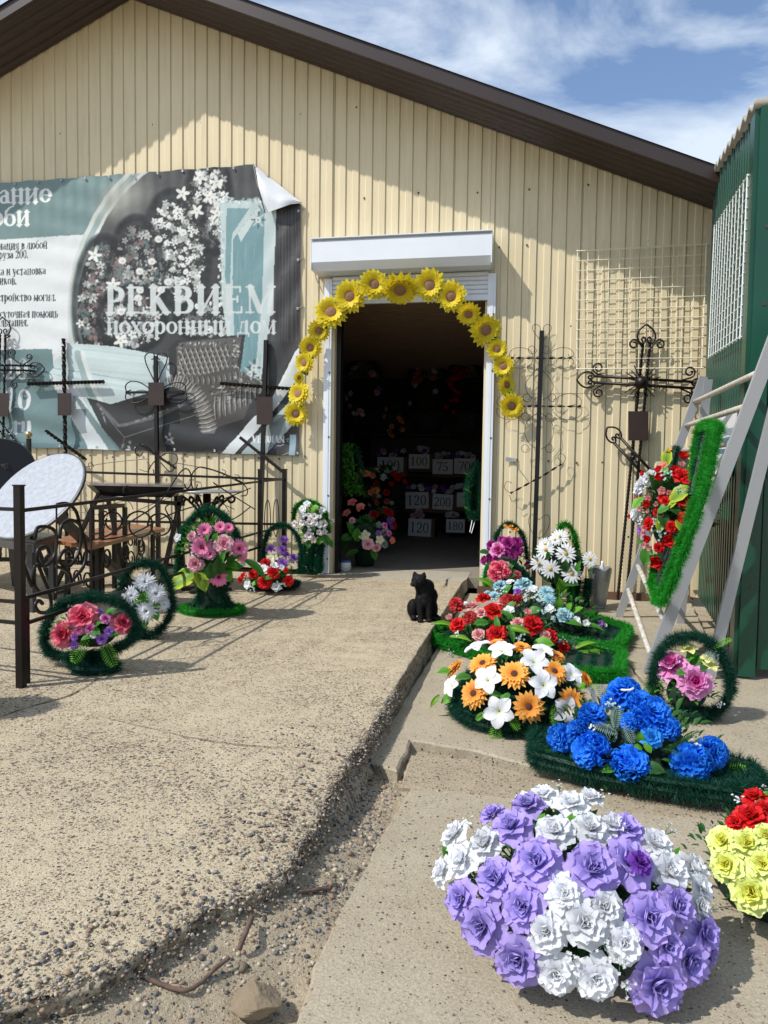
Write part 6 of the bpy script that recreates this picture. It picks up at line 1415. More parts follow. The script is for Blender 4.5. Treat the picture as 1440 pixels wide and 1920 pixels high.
# ---- yellow and red rose dome at the right edge
b = thing('rose_dome', 'dome of yellow and red roses cut off by the right picture edge', 'flower arrangement', (.62, -4.86, -.1), 'domed flower arrangements')
OC, ORr = (.625, -4.86, -.03), (.235, .22, .20); ZO = (1330, 1440, 6.0)
bouquet(b, [('rr', 500, 320, 260), ('rr', 470, 540, 340), ('rr', 290, 610, 200), ('rr', 640, 470, 260), ('rr', 800, 360, 300), ('ry', 150, 820, 330), ('ry', 430, 850, 340), ('ry', 190, 1090, 360), ('ry', 640, 760, 260), ('ry', 600, 1080, 340), ('ry', 480, 1400, 430), ('ry', 800, 1380, 400), ('ry', 820, 950, 400), ('rr', 800, 640, 300), ('ry', 1150, 1200, 420), ('rr', 1100, 700, 400), ('ry', 1050, 1450, 380), ('rr', 1000, 300, 300), ('rr', 1350, 900, 380),
    ('sg', 320, 380, 150), ('sg', 640, 250, 120), ('sg', 520, 400, 60), ('ll', 570, 400, 130, 90), ('ll', 630, 310, 110, 45), ('ll', 300, 480, 90, 120)], ZO, OC, ORr, .25, .05, 320, 'leafd', .022, .0)

# ---- orange gerbera and white lily dome
b = thing('gerbera_dome', 'dome of orange gerberas and white lilies on a dark green tinsel base', 'flower arrangement', (-.03, -3.72, -.1), 'domed flower arrangements')
KC, KR = (-.055, -3.56, -.005), (.305, .285, .225)
KI = [('go', 125, 215, 100), ('go', 240, 195, 120), ('go', 370, 240, 135), ('go', 400, 130, 85), ('go', 300, 110, 75), ('go', 205, 318, 130), ('go', 430, 372, 135), ('go', 535, 230, 120), ('go', 605, 350, 125), ('go', 545, 165, 80), ('go', 662, 258, 85), ('lw', 220, 130, 100), ('lw', 320, 145, 110), ('lw', 450, 190, 120), ('lw', 490, 145, 85), ('lw', 262, 265, 115), ('lw', 490, 285, 120), ('lw', 308, 390, 125), ('lw', 115, 288, 85), ('lw', 578, 385, 110), ('lw', 605, 240, 95), ('lw', 685, 325, 75),
      ('ll', 72, 228, 60, 200), ('ll', 88, 342, 60, 220), ('lm', 150, 252, 60, 200), ('lm', 285, 325, 60, 180), ('lF', 292, 478, 105, -95), ('lF', 362, 432, 85, -50), ('lF', 238, 408, 70, 215), ('lF', 540, 408, 90, -95), ('lm', 330, 345, 60, -120), ('ll', 672, 288, 60, 20), ('gg', 115, 165, 50), ('gg', 735, 320, 60), ('lV', 35, 350, 60, 250), ('lF', 700, 290, 60, 0)]
bouquet(b, KI, Z4, KC, KR, .22, .05, 700, 'leafd', .032, .012)
for k, (r_, z_) in enumerate(((.285, -.065), (.285, -.03), (.27, .01), (.235, .06), (.19, .10), (.13, .13))): fur('tinsel_rim' if k == 0 else 'tinsel_cover', [Vector((KC[0]+r_*math.cos(a), KC[1]+r_*.9*math.sin(a), z_)) for a in np.linspace(0, 6.283, 30)[:-1]], .014, .034, 5200, FT, b, k, .0017, closed=True)

# ---- blue carnation spray
b = thing('carnation_spray', 'spray of bright blue carnations on a flat dark green tinsel base', 'flower arrangement', (.4, -4.12, -.1), 'flat flower sprays on tinsel bases')
def ring(pts, z): return [Vector((x, y, z)) for x, y in pts]
LB = [(.015, -4.13), (.2, -4.22), (.45, -4.28), (.66, -4.31), (.80, -4.20), (.80, -4.05), (.60, -3.93), (.35, -3.83), (.12, -3.78), (.02, -3.82)]
LBs = [q for i in range(len(LB)) for q in (Vector((*LB[i-1], 0)).lerp(Vector((*LB[i], 0)), t) for t in (.0, .33, .66))]
def shrink(pts, k, z): c = sum(pts, Vector())/len(pts); return [Vector((c.x+(p.x-c.x)*k, c.y+(p.y-c.y)*k, z)) for p in pts]
for k, (s_, z_) in enumerate(((1., -.068), (.985, -.04), (.86, -.05), (.72, -.05), (.56, -.05), (.38, -.05))): fur('tinsel_rim' if k < 2 else 'tinsel_cover', shrink(LBs, s_, z_), .016, .034, 5600, FT, b, 20+k, .0017, closed=True)
LCc, LRr = (.385, -3.97, -.07), (.37, .28, .27)
LI = [('cb', 835, 315, 155), ('cb', 895, 350, 120), ('cb', 945, 400, 170), ('cb', 695, 405, 120), ('cb', 560, 500, 125), ('cb', 635, 470, 100), ('cb', 690, 556, 170), ('cb', 858, 615, 165), ('cb', 1022, 458, 105), ('cb', 1125, 610, 180), ('cb', 1210, 562, 140), ('cb', 860, 430, 90), ('cb', 770, 345, 70), ('rbl', 950, 500, 95), ('lo', 900, 500, 50, 90), ('lo', 930, 545, 45, -60), ('lo', 890, 545, 40, 180), ('ls', 745, 325, 100, 120), ('ls', 800, 420, 100, 80), ('ls', 760, 470, 110, 170), ('ls', 850, 480, 90, -70), ('lp', 1075, 510, 150, 25), ('lp', 1040, 560, 120, -20), ('lF', 1290, 640, 110, 15), ('lL', 515, 572, 70, 170), ('sg', 700, 460, 45), ('sg', 1130, 530, 60), ('gg', 780, 380, 70), ('lL', 1010, 605, 60, 160), ('lm', 770, 640, 70, 200), ('ld', 960, 640, 90, -10), ('ld', 900, 690, 60, -30)]
bouquet(b, LI, Z4, LCc, LRr, .25, .12, 260, 'leafd', .04)
sq = MB()
for k in range(5): a0 = k*1.3; sq.tube(spl([P(1140+14*math.cos(a0+t)*(.5+.1*k)+t*2, 1375-16*math.sin(a0+t*.9), -4.15+.01*k) for t in np.linspace(0, 4.2, 7)], 4), .0022, 4, t=.9)
part('curled_grass', sq, PT['silver'], b, True)
pp_ = P(1174, 1291, -4.13); tg_ = MB().tube([pp_+Vector((-.018, -.02, 0)), pp_+Vector((-.008, -.035, .004)), pp_+Vector((.01, -.035, .006)), pp_+Vector((.022, -.02, .008))], .004, 6); part('paper_tag', tg_, M['paper'], b)

# ---- magenta roses in a ring basket, right
b = thing('ring_basket', 'dark green tinsel ring basket holding two large magenta roses, in front of the rack', 'flower basket', (.69, -3.35, -.1), 'ring baskets of artificial flowers')
MC = (.70, -3.36, .05)
ringp = [(1232, 1235), (1250, 1208), (1280, 1193), (1318, 1196), (1348, 1222), (1367, 1262), (1368, 1300), (1346, 1332), (1310, 1345), (1268, 1340), (1238, 1318), (1224, 1280)]
for k, (dy, r_) in enumerate(((0, .016), (.03, .014))): fur('tinsel_ring', arcpx(ringp, -3.36+dy, 4, True), r_, .036, 6200, FT, b, 40+k, .0017, closed=True)
fur('tinsel_foot', [Vector((.70+.075*math.cos(a), -3.36+.06*math.sin(a), -.07)) for a in np.linspace(0, 6.28, 14)[:-1]], .025, .04, 5200, FT, b, 43, .0017, closed=True); fur('tinsel_foot', [Vector((.70, -3.36, -.08)), Vector((.70, -3.36, -.02))], .05, .05, 14000, FT, b, 44, .0017)
bouquet(b, [('rmg', 490, 1728, 168), ('rmg', 652, 1842, 172), ('py', 610, 1625, 95), ('py', 575, 1600, 60), ('py', 745, 1730, 100), ('py', 730, 1690, 70), ('lm', 665, 1715, 90, 70), ('lm', 640, 1670, 80, 30), ('ld', 690, 1760, 80, 0), ('lF', 830, 1590, 110, 20), ('lf', 372, 1850, 120, 250), ('lm', 560, 1790, 70, 200), ('gg', 800, 1680, 60), ('gg', 500, 2100, 0.1), ('ls', 745, 1680, 110, 60), ('sg', 800, 1990, 60), ('ls', 470, 2010, 60, 0)], Z2, (.69, -3.37, .02), (.14, .09, .14), .45, .15, 160, 'leafm', .03)

# ---- rose spray on bright green flat base
b = thing('rose_spray', 'flat spray of red and pink roses on a bright green tinsel base, beside the cat', 'flower arrangement', (-.1, -2.5, -.1), 'flat flower sprays on tinsel bases')
def Gz(px, py, z): return G(px, py, z)
JB = [Gz(803, 1192, -.045), Gz(828, 1172, -.04), Gz(960, 1190, -.04), Gz(1080, 1203, -.04), Gz(1168, 1222, -.04), Gz(1163, 1262, -.045), Gz(1090, 1262, -.045), Gz(960, 1240, -.045), Gz(870, 1215, -.045)]
JBs = [q for i in range(len(JB)) for q in (Vector((JB[i-1].x, JB[i-1].y, 0)).lerp(Vector((JB[i].x, JB[i].y, 0)), t) for t in (.0, .33, .66))]
for k, (s_, z_) in enumerate(((1., -.068), (.99, -.04))): fur('tinsel_rim', shrink(JBs, s_, z_), .018, .036, 5200, FL, b, 50+k, .002, closed=True)
part('tinsel_tray', MB().poly(shrink(JBs, .97, -.065)), M['core'], b)
for k, s_ in enumerate((.86, .72, .58, .42, .26)): fur('tinsel_cover', shrink(JBs, s_, -.065), .010, .024, 5200, FT, b, 54+k, .002, closed=True)
JC, JR = (-.17, -2.32, -.06), (.40, .30, .26)
bouquet(b, [('rr', 500, 515, 80), ('rr', 552, 580, 98), ('rr', 350, 660, 80), ('rr', 575, 718, 102), ('rr', 775, 660, 105), ('rr', 880, 728, 75), ('rr', 955, 790, 62), ('cr', 640, 528, 90), ('cr', 345, 548, 80), ('cr', 425, 620, 70), ('cr', 690, 515, 60), ('rsm', 435, 560, 75), ('rsm', 486, 596, 65), ('bp', 315, 632, 50), ('rsm', 470, 718, 65), ('rsm', 692, 655, 70), ('bp', 745, 603, 50), ('rsm', 1012, 808, 48), ('rsm', 605, 535, 60), ('rsm', 855, 725, 60), ('co', 370, 580, 70),
    ('wp', 645, 580, 60), ('pw', 390, 545, 40), ('sg', 360, 715, 45), ('lV', 268, 676, 115, 185), ('lV', 375, 752, 100, -15), ('lV', 700, 700, 110, -25), ('lL', 640, 625, 90, -50), ('lL', 580, 668, 80, -80), ('lL', 655, 725, 80, -80), ('ll', 845, 775, 90, -10), ('lV', 1140, 852, 160, -15), ('lV', 1080, 790, 110, 20), ('lV', 1060, 850, 90, -30), ('gg', 985, 760, 60), ('gg', 700, 745, 60), ('gg', 930, 760, 50), ('lm', 480, 660, 70, 200), ('lm', 660, 560, 60, 30)], Z1, JC, JR, .3, .12, 800, 'leafd', .04)
# ---- aqua spray behind it
b = thing('aqua_spray', 'flat spray of pale aqua flowers on bright green tinsel, behind the red rose spray', 'flower arrangement', (.2, -1.9, -.1), 'flat flower sprays on tinsel bases')
IB = [Gz(900, 1165, -.045), Gz(940, 1140, -.045), Gz(1060, 1150, -.04), Gz(1105, 1152, -.04), Gz(1182, 1176, -.04), Gz(1160, 1212, -.045), Gz(1090, 1208, -.045), Gz(1010, 1190, -.045)]
IBs = [q for i in range(len(IB)) for q in (Vector((IB[i-1].x, IB[i-1].y, 0)).lerp(Vector((IB[i].x, IB[i].y, 0)), t) for t in (.0, .33, .66))]
for k, (s_, z_) in enumerate(((1., -.068), (.99, -.04))): fur('tinsel_rim', shrink(IBs, s_, z_), .018, .036, 5000, FL, b, 60+k, .002, closed=True)
part('tinsel_tray', MB().poly(shrink(IBs, .97, -.065)), M['core'], b)
for k, s_ in enumerate((.86, .72, .58, .42, .26)): fur('tinsel_cover', shrink(IBs, s_, -.065), .010, .024, 5200, FT, b, 64+k, .002, closed=True)
bouquet(b, [('raq', 590, 442, 85), ('raq', 720, 437, 95), ('ma', 560, 505, 70), ('ma', 520, 490, 50), ('wp', 645, 425, 60), ('wp', 780, 462, 50), ('rlm', 692, 474, 45), ('ma', 852, 480, 85), ('ma', 868, 522, 75), ('raq', 958, 612, 85), ('wp', 870, 572, 50), ('wp', 1022, 640, 48), ('wp', 1078, 655, 42), ('pl', 1158, 657, 42), ('pw', 1186, 667, 24), ('sg', 760, 500, 60), ('gg', 810, 540, 90), ('gg', 740, 530, 80), ('gg', 900, 620, 80), ('lo', 923, 543, 55, 90), ('lo', 985, 565, 45, 60), ('lo', 1030, 587, 55, 20), ('lL', 1115, 690, 110, -20), ('lL', 1000, 660, 90, -20), ('lm', 640, 470, 60, 30), ('lm', 790, 590, 70, 0), ('sg', 700, 530, 50), ('gg', 620, 500, 60), ('gg', 840, 600, 60), ('lV', 500, 430, 90, 165)], Z1, (.10, -1.66, -.05), (.46, .36, .30), .3, .12, 420, 'leafd', .04)

# ---- hanging wreath on the rack
b = thing('hanging_wreath', 'bright green tinsel wreath with red, pink and white flowers hanging on the rack', 'wreath', tuple(RK(1240, 1130, .06)))
HW = lambda px, py: RK(px, py, .07)
edge = [(1350, 800), (1338, 850), (1322, 920), (1300, 990), (1278, 1050), (1256, 1105), (1240, 1130)]
lf_ = [(1240, 1130), (1226, 1110), (1222, 1080), (1232, 1040)]
tp_ = [(1350, 800), (1325, 795), (1308, 808), (1303, 850), (1300, 900)]
for k, dx in enumerate((0, -14)): fur('tinsel_rim', arcpx([(x+dx, y) for x, y in edge], None, 5, False, HW), .018, .034, 7200, FL, b, 70+k, .0018)
fur('tinsel_rim', arcpx(lf_, None, 5, False, HW), .016, .034, 7200, FL, b, 73, .0018); fur('tinsel_rim', arcpx(tp_, None, 5, False, HW), .016, .034, 7200, FL, b, 74, .0018)
fur('tinsel_lobe', arcpx([(1268, 838), (1260, 870), (1252, 900), (1244, 935)], None, 5, False, HW), .03, .034, 9000, FT, b, 75, .0018); fur('tinsel_lobe', arcpx([(1322, 820), (1312, 870), (1298, 930)], None, 5, False, HW), .03, .03, 8000, FT, b, 76, .0018)
part('wreath_board', MB().slab([RK(x, y, .045) for x, y in ((1342, 806), (1314, 806), (1300, 870), (1272, 850), (1258, 870), (1236, 990), (1228, 1090), (1242, 1122), (1300, 985))], rn, .02), M['core'], b)
fc = RK(1268, 975, .02)
bouquet(b, [('bo', 658, 312, 75), ('bo', 575, 358, 70), ('bo', 635, 375, 50), ('br', 432, 488, 70), ('rr', 560, 465, 90), ('rr', 610, 480, 95), ('bp', 565, 404, 48), ('bo', 520, 440, 60), ('rw', 350, 480, 100), ('rw', 300, 525, 110), ('rw', 275, 560, 80), ('bp', 440, 578, 58), ('bp', 482, 585, 38), ('bp', 385, 495, 45), ('rr', 455, 640, 65), ('rr', 430, 615, 50), ('rr', 572, 640, 75), ('rco', 272, 618, 70), ('bp', 352, 625, 52), ('br', 345, 660, 60), ('bp', 297, 692, 45), ('bp', 343, 706, 32), ('rw', 262, 722, 95), ('rr', 395, 712, 48), ('bp', 428, 728, 52), ('rr', 578, 750, 68), ('bp', 400, 662, 36), ('rr', 340, 790, 70), ('bp', 325, 820, 45), ('rr', 495, 812, 72), ('bp', 316, 852, 38), ('br', 348, 890, 55), ('bo', 487, 900, 80), ('bp', 325, 932, 42), ('bp', 358, 945, 45), ('rr', 408, 950, 60), ('bo', 415, 1035, 85), ('br', 225, 742, 32), ('pl', 280, 830, 50), ('pl', 315, 880, 45), ('og', 475, 300, 40), ('co', 440, 400, 50), ('bo', 415, 435, 50), ('bo', 310, 455, 36),
    ('lv', 572, 590, 130, 25), ('lv', 510, 660, 60, 30), ('lv', 415, 800, 85, -80), ('lv', 555, 815, 80, -60), ('lv', 665, 405, 110, 50), ('ld', 375, 525, 120, 110), ('lV', 405, 1160, 160, -90), ('lv', 470, 340, 90, 70), ('lm', 325, 1010, 100, -90), ('lL', 620, 420, 60, 40), ('lm', 290, 920, 50, 200), ('ll', 280, 650, 80, 30), ('lV', 350, 510, 90, 100), ('gg', 470, 480, 80), ('gg', 400, 770, 70), ('gg', 430, 850, 80), ('gg', 540, 570, 60), ('sg', 300, 760, 60), ('lm', 460, 690, 80, 20), ('ld', 520, 720, 90, -40), ('ld', 440, 770, 90, -60), ('ll', 455, 440, 50, 40)], Z2, tuple(fc), (.23, .36, .38), .3, .05, 1100, 'leafd', .045)

# ---- daisy basket
b = thing('daisy_basket', 'bright green tinsel basket of white daisies between the black cross and the tin vase', 'flower basket', tuple(G(1060, 1130, -.1)), 'ring baskets of artificial flowers')
DY = -.78
fur('tinsel_handle', arcpx([(1040, 1080), (1042, 1030), (1050, 990), (1062, 982), (1076, 1000), (1084, 1040), (1084, 1075)], DY, 5), .014, .038, 4200, FL, b, 80, .003); fur('tinsel_stem', arcpx([(1068, 1128), (1070, 1100), (1072, 1070)], DY-.08, 3), .014, .035, 4200, FL, b, 81, .003)
for k, (x, r_) in enumerate(((1040, .05), (1075, .055), (1098, .04))): fur('tinsel_body', arcpx([(x, 1138), (x+2, 1110), (x+5, 1085)], DY+.02, 3), r_*.8, r_, 9000, FD, b, 82+k, .003)
bouquet(b, [('dw', 928, 168, 85), ('dw', 848, 242, 90), ('dw', 845, 210, 70), ('dw', 810, 318, 85), ('dw', 963, 262, 100), ('dw', 875, 350, 95), ('dw', 995, 375, 100), ('dw', 1098, 295, 80), ('dw', 900, 185, 60), ('lm', 860, 270, 40, 90), ('ld', 960, 330, 60, 90), ('ld', 900, 400, 70, 100), ('ld', 850, 410, 60, 140), ('gg', 860, 490, 60), ('ma', 865, 505, 1), ('ld', 990, 440, 80, 0), ('ll', 960, 480, 80, 60), ('ll', 930, 440, 80, 100), ('lL', 1040, 340, 80, 80)], Z1, (P(1050, 1060, DY).x, DY-.02, P(1050, 1060, DY).z), (.30, .14, .28), .5, .05, 120, 'leafd', .05)
for (x, y) in ((928, 168), (848, 242), (810, 318), (963, 262), (875, 350), (995, 375), (1098, 295)): part('stem', MB().tube(spl([P(740+x/3, 950+y/3, DY-.1), P(1055, 1075, DY-.05), P(1065, 1110, DY)], 4), .0025, 5), M['green_stem'], b)

# ---- plum flower basket by the door post and begonia basket before it
b = thing('handle_basket', 'dark green handled basket of plum flowers by the right side of the doorway', 'flower basket', tuple(G(952, 1112, -.1)), 'ring baskets of artificial flowers')
FY = -.62
fur('tinsel_handle', arcpx([(928, 1045), (930, 1010), (940, 988), (956, 981), (972, 992), (984, 1015), (988, 1050)], FY, 5), .013, .034, 4200, FD, b, 90, .003); fur('tinsel_body', arcpx([(950, 1115), (952, 1060)], FY, 3), .05, .05, 12000, FD, b, 91, .003)
bouquet(b, [('rpl', 640, 210, 80), ('rpl', 690, 200, 70), ('rpl', 540, 215, 60), ('rpm', 585, 245, 95), ('rpl', 540, 290, 80), ('rpl', 690, 245, 60), ('rpl', 630, 275, 70), ('rpl', 755, 325, 55), ('rpl', 500, 300, 50), ('og', 668, 120, 60), ('og', 640, 105, 50), ('ld', 500, 260, 50, 180), ('ld', 610, 310, 70, -90), ('rpl', 600, 180, 40), ('rpl', 580, 300, 70), ('rpl', 660, 280, 60)], Z1, tuple(P(952, 1045, FY-.02)), (.14, .10, .17), .45, .1, 150, 'leafd', .04)
b = thing('begonia_basket', 'small rose pink begonia arrangement on green tinsel in front of the plum flower basket', 'flower basket', tuple(G(955, 1130, -.1)), 'ring baskets of artificial flowers')
BY_ = -1.0
fur('tinsel_arm', arcpx([(912, 1100), (912, 1065), (922, 1058)], BY_, 4), .02, .03, 5200, FL, b, 93, .003); fur('tinsel_arm', arcpx([(940, 1052), (965, 1060), (985, 1078), (996, 1098)], BY_+.1, 4), .03, .04, 6200, FD, b, 94, .003); fur('tinsel_body', arcpx([(950, 1125), (955, 1080)], BY_+.1, 3), .05, .05, 9000, FD, b, 95, .003)
bouquet(b, [('rpr', 590, 345, 75), ('rpr', 560, 375, 70), ('rpr', 625, 370, 55), ('rpr', 575, 400, 60), ('rsm', 630, 325, 36), ('rpr', 688, 385, 45), ('rpr', 560, 330, 50), ('rpr', 600, 320, 40), ('ll', 540, 420, 70, 160), ('ld', 660, 400, 60, 20)], Z1, tuple(P(945, 1080, BY_)), (.13, .10, .12), .45, .1, 120, 'leafm', .035)

# ================================================================== LEFT SIDE BASKETS
# A: red and pink roses in a slanted ring
b = thing('ring_basket', 'dark green tinsel ring basket with rose red roses, nearest basket on the left slab', 'flower basket', tuple(G(172, 1258)), 'ring baskets of artificial flowers')
AY = -3.62
ra = [(82, 1200), (92, 1160), (118, 1132), (160, 1120), (205, 1122), (240, 1140), (256, 1170), (250, 1195), (228, 1212), (190, 1225), (150, 1232), (110, 1230), (88, 1218)]
for k in range(2): fur('tinsel_ring', arcpx(ra, AY+.03*k, 4, True), .015, .036, 6200, FT, b, 100+k, .0018, closed=True)
for k, (x0, x1) in enumerate(((135, 140), (165, 168), (195, 198))): fur('tinsel_body', arcpx([(x0, 1222), (x1, 1258)], AY, 3), .035, .045, 14000, FT, b, 103+k, .0018)
ft = G(172, 1262); fur('tinsel_foot', [Vector((ft.x+.10*math.cos(a), ft.y+.03+.08*math.sin(a), .028)) for a in np.linspace(0, 6.28, 16)[:-1]], .02, .036, 6000, FT, b, 107, .0018, closed=True)
bouquet(b, [('rpr', 655, 1090, 220), ('rpr', 505, 1225, 190), ('rpr', 975, 1135, 165), ('rpm', 900, 970, 75), ('rpm', 838, 1100, 85), ('rlm', 868, 1202, 72), ('rlm', 808, 1262, 80), ('rlm', 588, 1310, 68), ('rpm', 625, 1195, 75), ('rpm', 715, 1180, 80), ('rlm', 790, 1045, 50), ('pw', 742, 1235, 50), ('rlm', 590, 1250, 50), ('wp', 680, 1137, 10), ('lF', 640, 1350, 190, 240), ('lF', 860, 1375, 200, -60), ('lm', 780, 1160, 90, 30), ('lm', 880, 1060, 110, 20), ('ld', 940, 1080, 90, 10), ('lm', 760, 1210, 90, -30), ('lm', 690, 1260, 80, 200), ('ld', 560, 1180, 70, 160), ('lm', 900, 1230, 80, -10)], ZA, tuple(P(172, 1185, AY)), (.20, .13, .13), .5, .1, 180, 'leafm', .035)
# B: white chrysanthemums
b = thing('ring_basket', 'dark green tinsel ring basket with white chrysanthemums, behind the rose red basket', 'flower basket', tuple(G(268, 1190)), 'ring baskets of artificial flowers')
BY2 = -2.95
rb = [(225, 1120), (232, 1085), (250, 1062), (278, 1055), (305, 1068), (320, 1100), (322, 1140), (308, 1172), (285, 1190), (262, 1195), (245, 1188)]
fur('tinsel_ring', arcpx(rb, BY2, 4, False), .014, .042, 6200, FT, b, 110, .0020); fur('tinsel_body', arcpx([(255, 1170), (262, 1192)], BY2, 3), .05, .05, 15000, FT, b, 111, .002)
bouquet(b, [('mw', 1150, 815, 160), ('mw', 1048, 920, 150), ('mw', 1235, 905, 160), ('mw', 1160, 1040, 160), ('mw', 1300, 985, 110), ('mw', 1215, 870, 90), ('lm', 1150, 930, 110, 80), ('lm', 1090, 960, 100, 200), ('lm', 1155, 1130, 90, -90), ('ll', 1230, 1080, 90, -60), ('ld', 1100, 880, 80, 140), ('lm', 1240, 1000, 80, 0)], ZA, tuple(P(272, 1130, BY2)), (.15, .10, .17), .5, .1, 160, 'leafm', .035)
# C: tall pink gerberas
b = thing('gerbera_basket', 'tall dark green basket of pink gerberas standing on a bright green tinsel ring', 'flower basket', tuple(G(390, 1160)), 'ring baskets of artificial flowers')
CY = -2.28
cpath = [(334, 1085), (334, 1050), (340, 1010), (358, 975), (385, 956), (405, 958), (428, 978), (444, 1005), (452, 1040)]
for k in range(2): fur('tinsel_handle', arcpx(cpath, CY+.03*k, 5), .018, .036, 6200, FT if k else FD, b, 120+k, .0022)
fb = G(391, 1152); fur('tinsel_foot_ring', [Vector((fb.x+.215*math.cos(a), fb.y+.06+.15*math.sin(a), .028)) for a in np.linspace(0, 6.28, 26)[:-1]], .02, .032, 6200, FL, b, 123, .002, closed=True)
for k, a in enumerate(np.linspace(0, 6.28, 10)[:-1]):
    c0_ = Vector((fb.x, fb.y+.06, 0)); d = Vector((math.cos(a), math.sin(a)*.7, 0)); fur('tinsel_body', spl([c0_+d*.15+Vector((0, 0, .03)), c0_+d*.10+Vector((0, 0, .10)), c0_+d*.085+Vector((0, 0, .17)), c0_+d*.13+Vector((0, 0, .25))], 4), .02, .038, 4200, FD, b, 124+k, .0022)
part('foam_core', MB().lathe((fb.x, fb.y+.06, .01), [(.13, 0), (.09, .08), (.08, .16), (.12, .25)], 16), M['core'], b, True)
bouquet(b, [('gp', 283, 517, 150), ('rpk', 447, 490, 120), ('gp', 570, 530, 130), ('gp', 590, 580, 90), ('rpk', 232, 645, 115), ('gp', 412, 748, 130), ('gp', 302, 385, 100), ('gp', 425, 362, 80), ('gp', 490, 368, 70), ('rpk', 205, 435, 65), ('gp', 345, 570, 80), ('gp', 72, 480, 1), ('pw', 95, 445, 60), ('pw', 215, 570, 35), ('pw', 600, 640, 50), ('lv', 150, 790, 210, 205), ('lv', 285, 790, 130, -60), ('ll', 175, 705, 80, 170), ('lm', 520, 690, 150, 20), ('lm', 520, 640, 110, 60), ('ld', 410, 650, 120, 90), ('lm', 450, 590, 110, 70), ('ll', 520, 665, 80, -20), ('ld', 350, 690, 110, 90), ('lm', 395, 440, 70, 70), ('ld', 250, 590, 80, 150), ('lL', 690, 700, 170, -50), ('lm', 330, 460, 80, 60), ('lm', 550, 600, 90, 20), ('ll', 480, 740, 90, -70), ('lm', 300, 720, 90, 160)], ZC, tuple(P(393, 1028, CY)), (.23, .16, .24), .5, .1, 420, 'leafm', .04)
# D: low red and white dish with a tall thin handle and purple flowers
b = thing('flower_dish', 'low dish of red roses and white flowers with purple blooms under a thin tinsel handle', 'flower basket', tuple(G(500, 1112)), 'ring baskets of artificial flowers')
DY2 = -1.25
fur('tinsel_handle', arcpx([(494, 1062), (496, 1020), (508, 992), (526, 984), (545, 990), (560, 1012), (566, 1045), (560, 1075)], DY2+.1, 5), .012, .034, 4600, FD, b, 130, .003)
fd = G(500, 1108); 
for k, (r_, z_) in enumerate(((.215, .045), (.17, .05), (.11, .06))): fur('tinsel_rim', [Vector((fd.x+r_*math.cos(a), fd.y+.13+r_*.75*math.sin(a), z_)) for a in np.linspace(0, 6.28, 22)[:-1]], .016, .034, 4600, FT, b, 131+k, .003, closed=True)
part('dish', MB().lathe((fd.x, fd.y+.13, .002), [(.12, 0), (.16, .02), (.19, .04)], 24), M['core'], b, True)
bouquet(b, [('rr', 833, 715, 85), ('rr', 762, 790, 90), ('rr', 948, 780, 72), ('rr', 772, 635, 60), ('rr', 675, 725, 60), ('rr', 710, 690, 60), ('rr', 600, 740, 50), ('rr', 575, 768, 40), ('rr', 930, 695, 40), ('wp', 760, 688, 75), ('wp', 840, 665, 60), ('wp', 632, 808, 60), ('wp', 855, 825, 65), ('wp', 710, 660, 50), ('pw', 610, 640, 50), ('pw', 900, 675, 45), ('ror', 915, 460, 75), ('ror', 815, 530, 75), ('ror', 905, 540, 90), ('ror', 990, 600, 80), ('ror', 905, 640, 85), ('ror', 935, 575, 50), ('cm', 820, 605, 80), ('cm', 960, 640, 60), ('cm', 905, 600, 40), ('ll', 700, 800, 60, 220), ('ll', 870, 730, 60, 40), ('lm', 800, 760, 60, 0), ('gg', 640, 760, 60), ('gg', 900, 800, 70), ('gg', 690, 830, 60)], ZC, tuple(P(508, 1085, DY2+.05)), (.21, .14, .17), .5, .15, 260, 'leafm', .035)
# E: white blossoms on an upright stand
b = thing('blossom_basket', 'upright dark green stand of white red eyed blossoms against the left door rail', 'flower basket', tuple(G(588, 1082)), 'ring baskets of artificial flowers')
EY = -.28; ZE = (540, 920, 10.667)
fur('tinsel_back', arcpx([(550, 985), (552, 960), (560, 946), (574, 940), (592, 944), (606, 955), (614, 975), (616, 1000)], EY+.04, 5), .018, .03, 4600, FL, b, 140, .004)
for k, (x, w__) in enumerate(((566, .05), (582, .055), (598, .05))): fur('tinsel_leg', arcpx([(x-1, 1074), (x, 1050), (x+3, 1020)], EY, 3), w__*.7, w__*.8, 9000, FD, b, 141+k, .004)
bouquet(b, [('bl', 435, 640, 190), ('bl', 530, 525, 160), ('bl', 130, 660, 150), ('bl', 285, 650, 150), ('bl', 705, 670, 180), ('bl', 625, 835, 130), ('bl', 735, 825, 120), ('bl', 425, 890, 190), ('bl', 350, 960, 120), ('bl', 500, 960, 110), ('wp', 290, 370, 170), ('wp', 380, 265, 160), ('bl', 420, 490, 110), ('wp', 290, 500, 130), ('wp', 690, 390, 150), ('wp', 630, 520, 100), ('wp', 180, 780, 110), ('wp', 560, 660, 110), ('wp', 430, 770, 90), ('wp', 640, 700, 120), ('wp', 890, 600, 100), ('wp', 340, 480, 80), ('lm', 400, 1080, 170, -90), ('lm', 750, 1000, 220, -80), ('lm', 830, 1060, 200, -70), ('ll', 560, 350, 160, 10), ('lm', 650, 960, 150, -60), ('ll', 270, 900, 120, 180), ('lL', 830, 630, 120, 30), ('ld', 500, 760, 140, -60), ('ld', 300, 780, 130, 200), ('lm', 620, 1020, 150, -100), ('ll', 500, 420, 100, 60)], ZE, tuple(P(585, 985, EY-.05)), (.17, .12, .22), .5, .05, 260, 'leafm', .04)
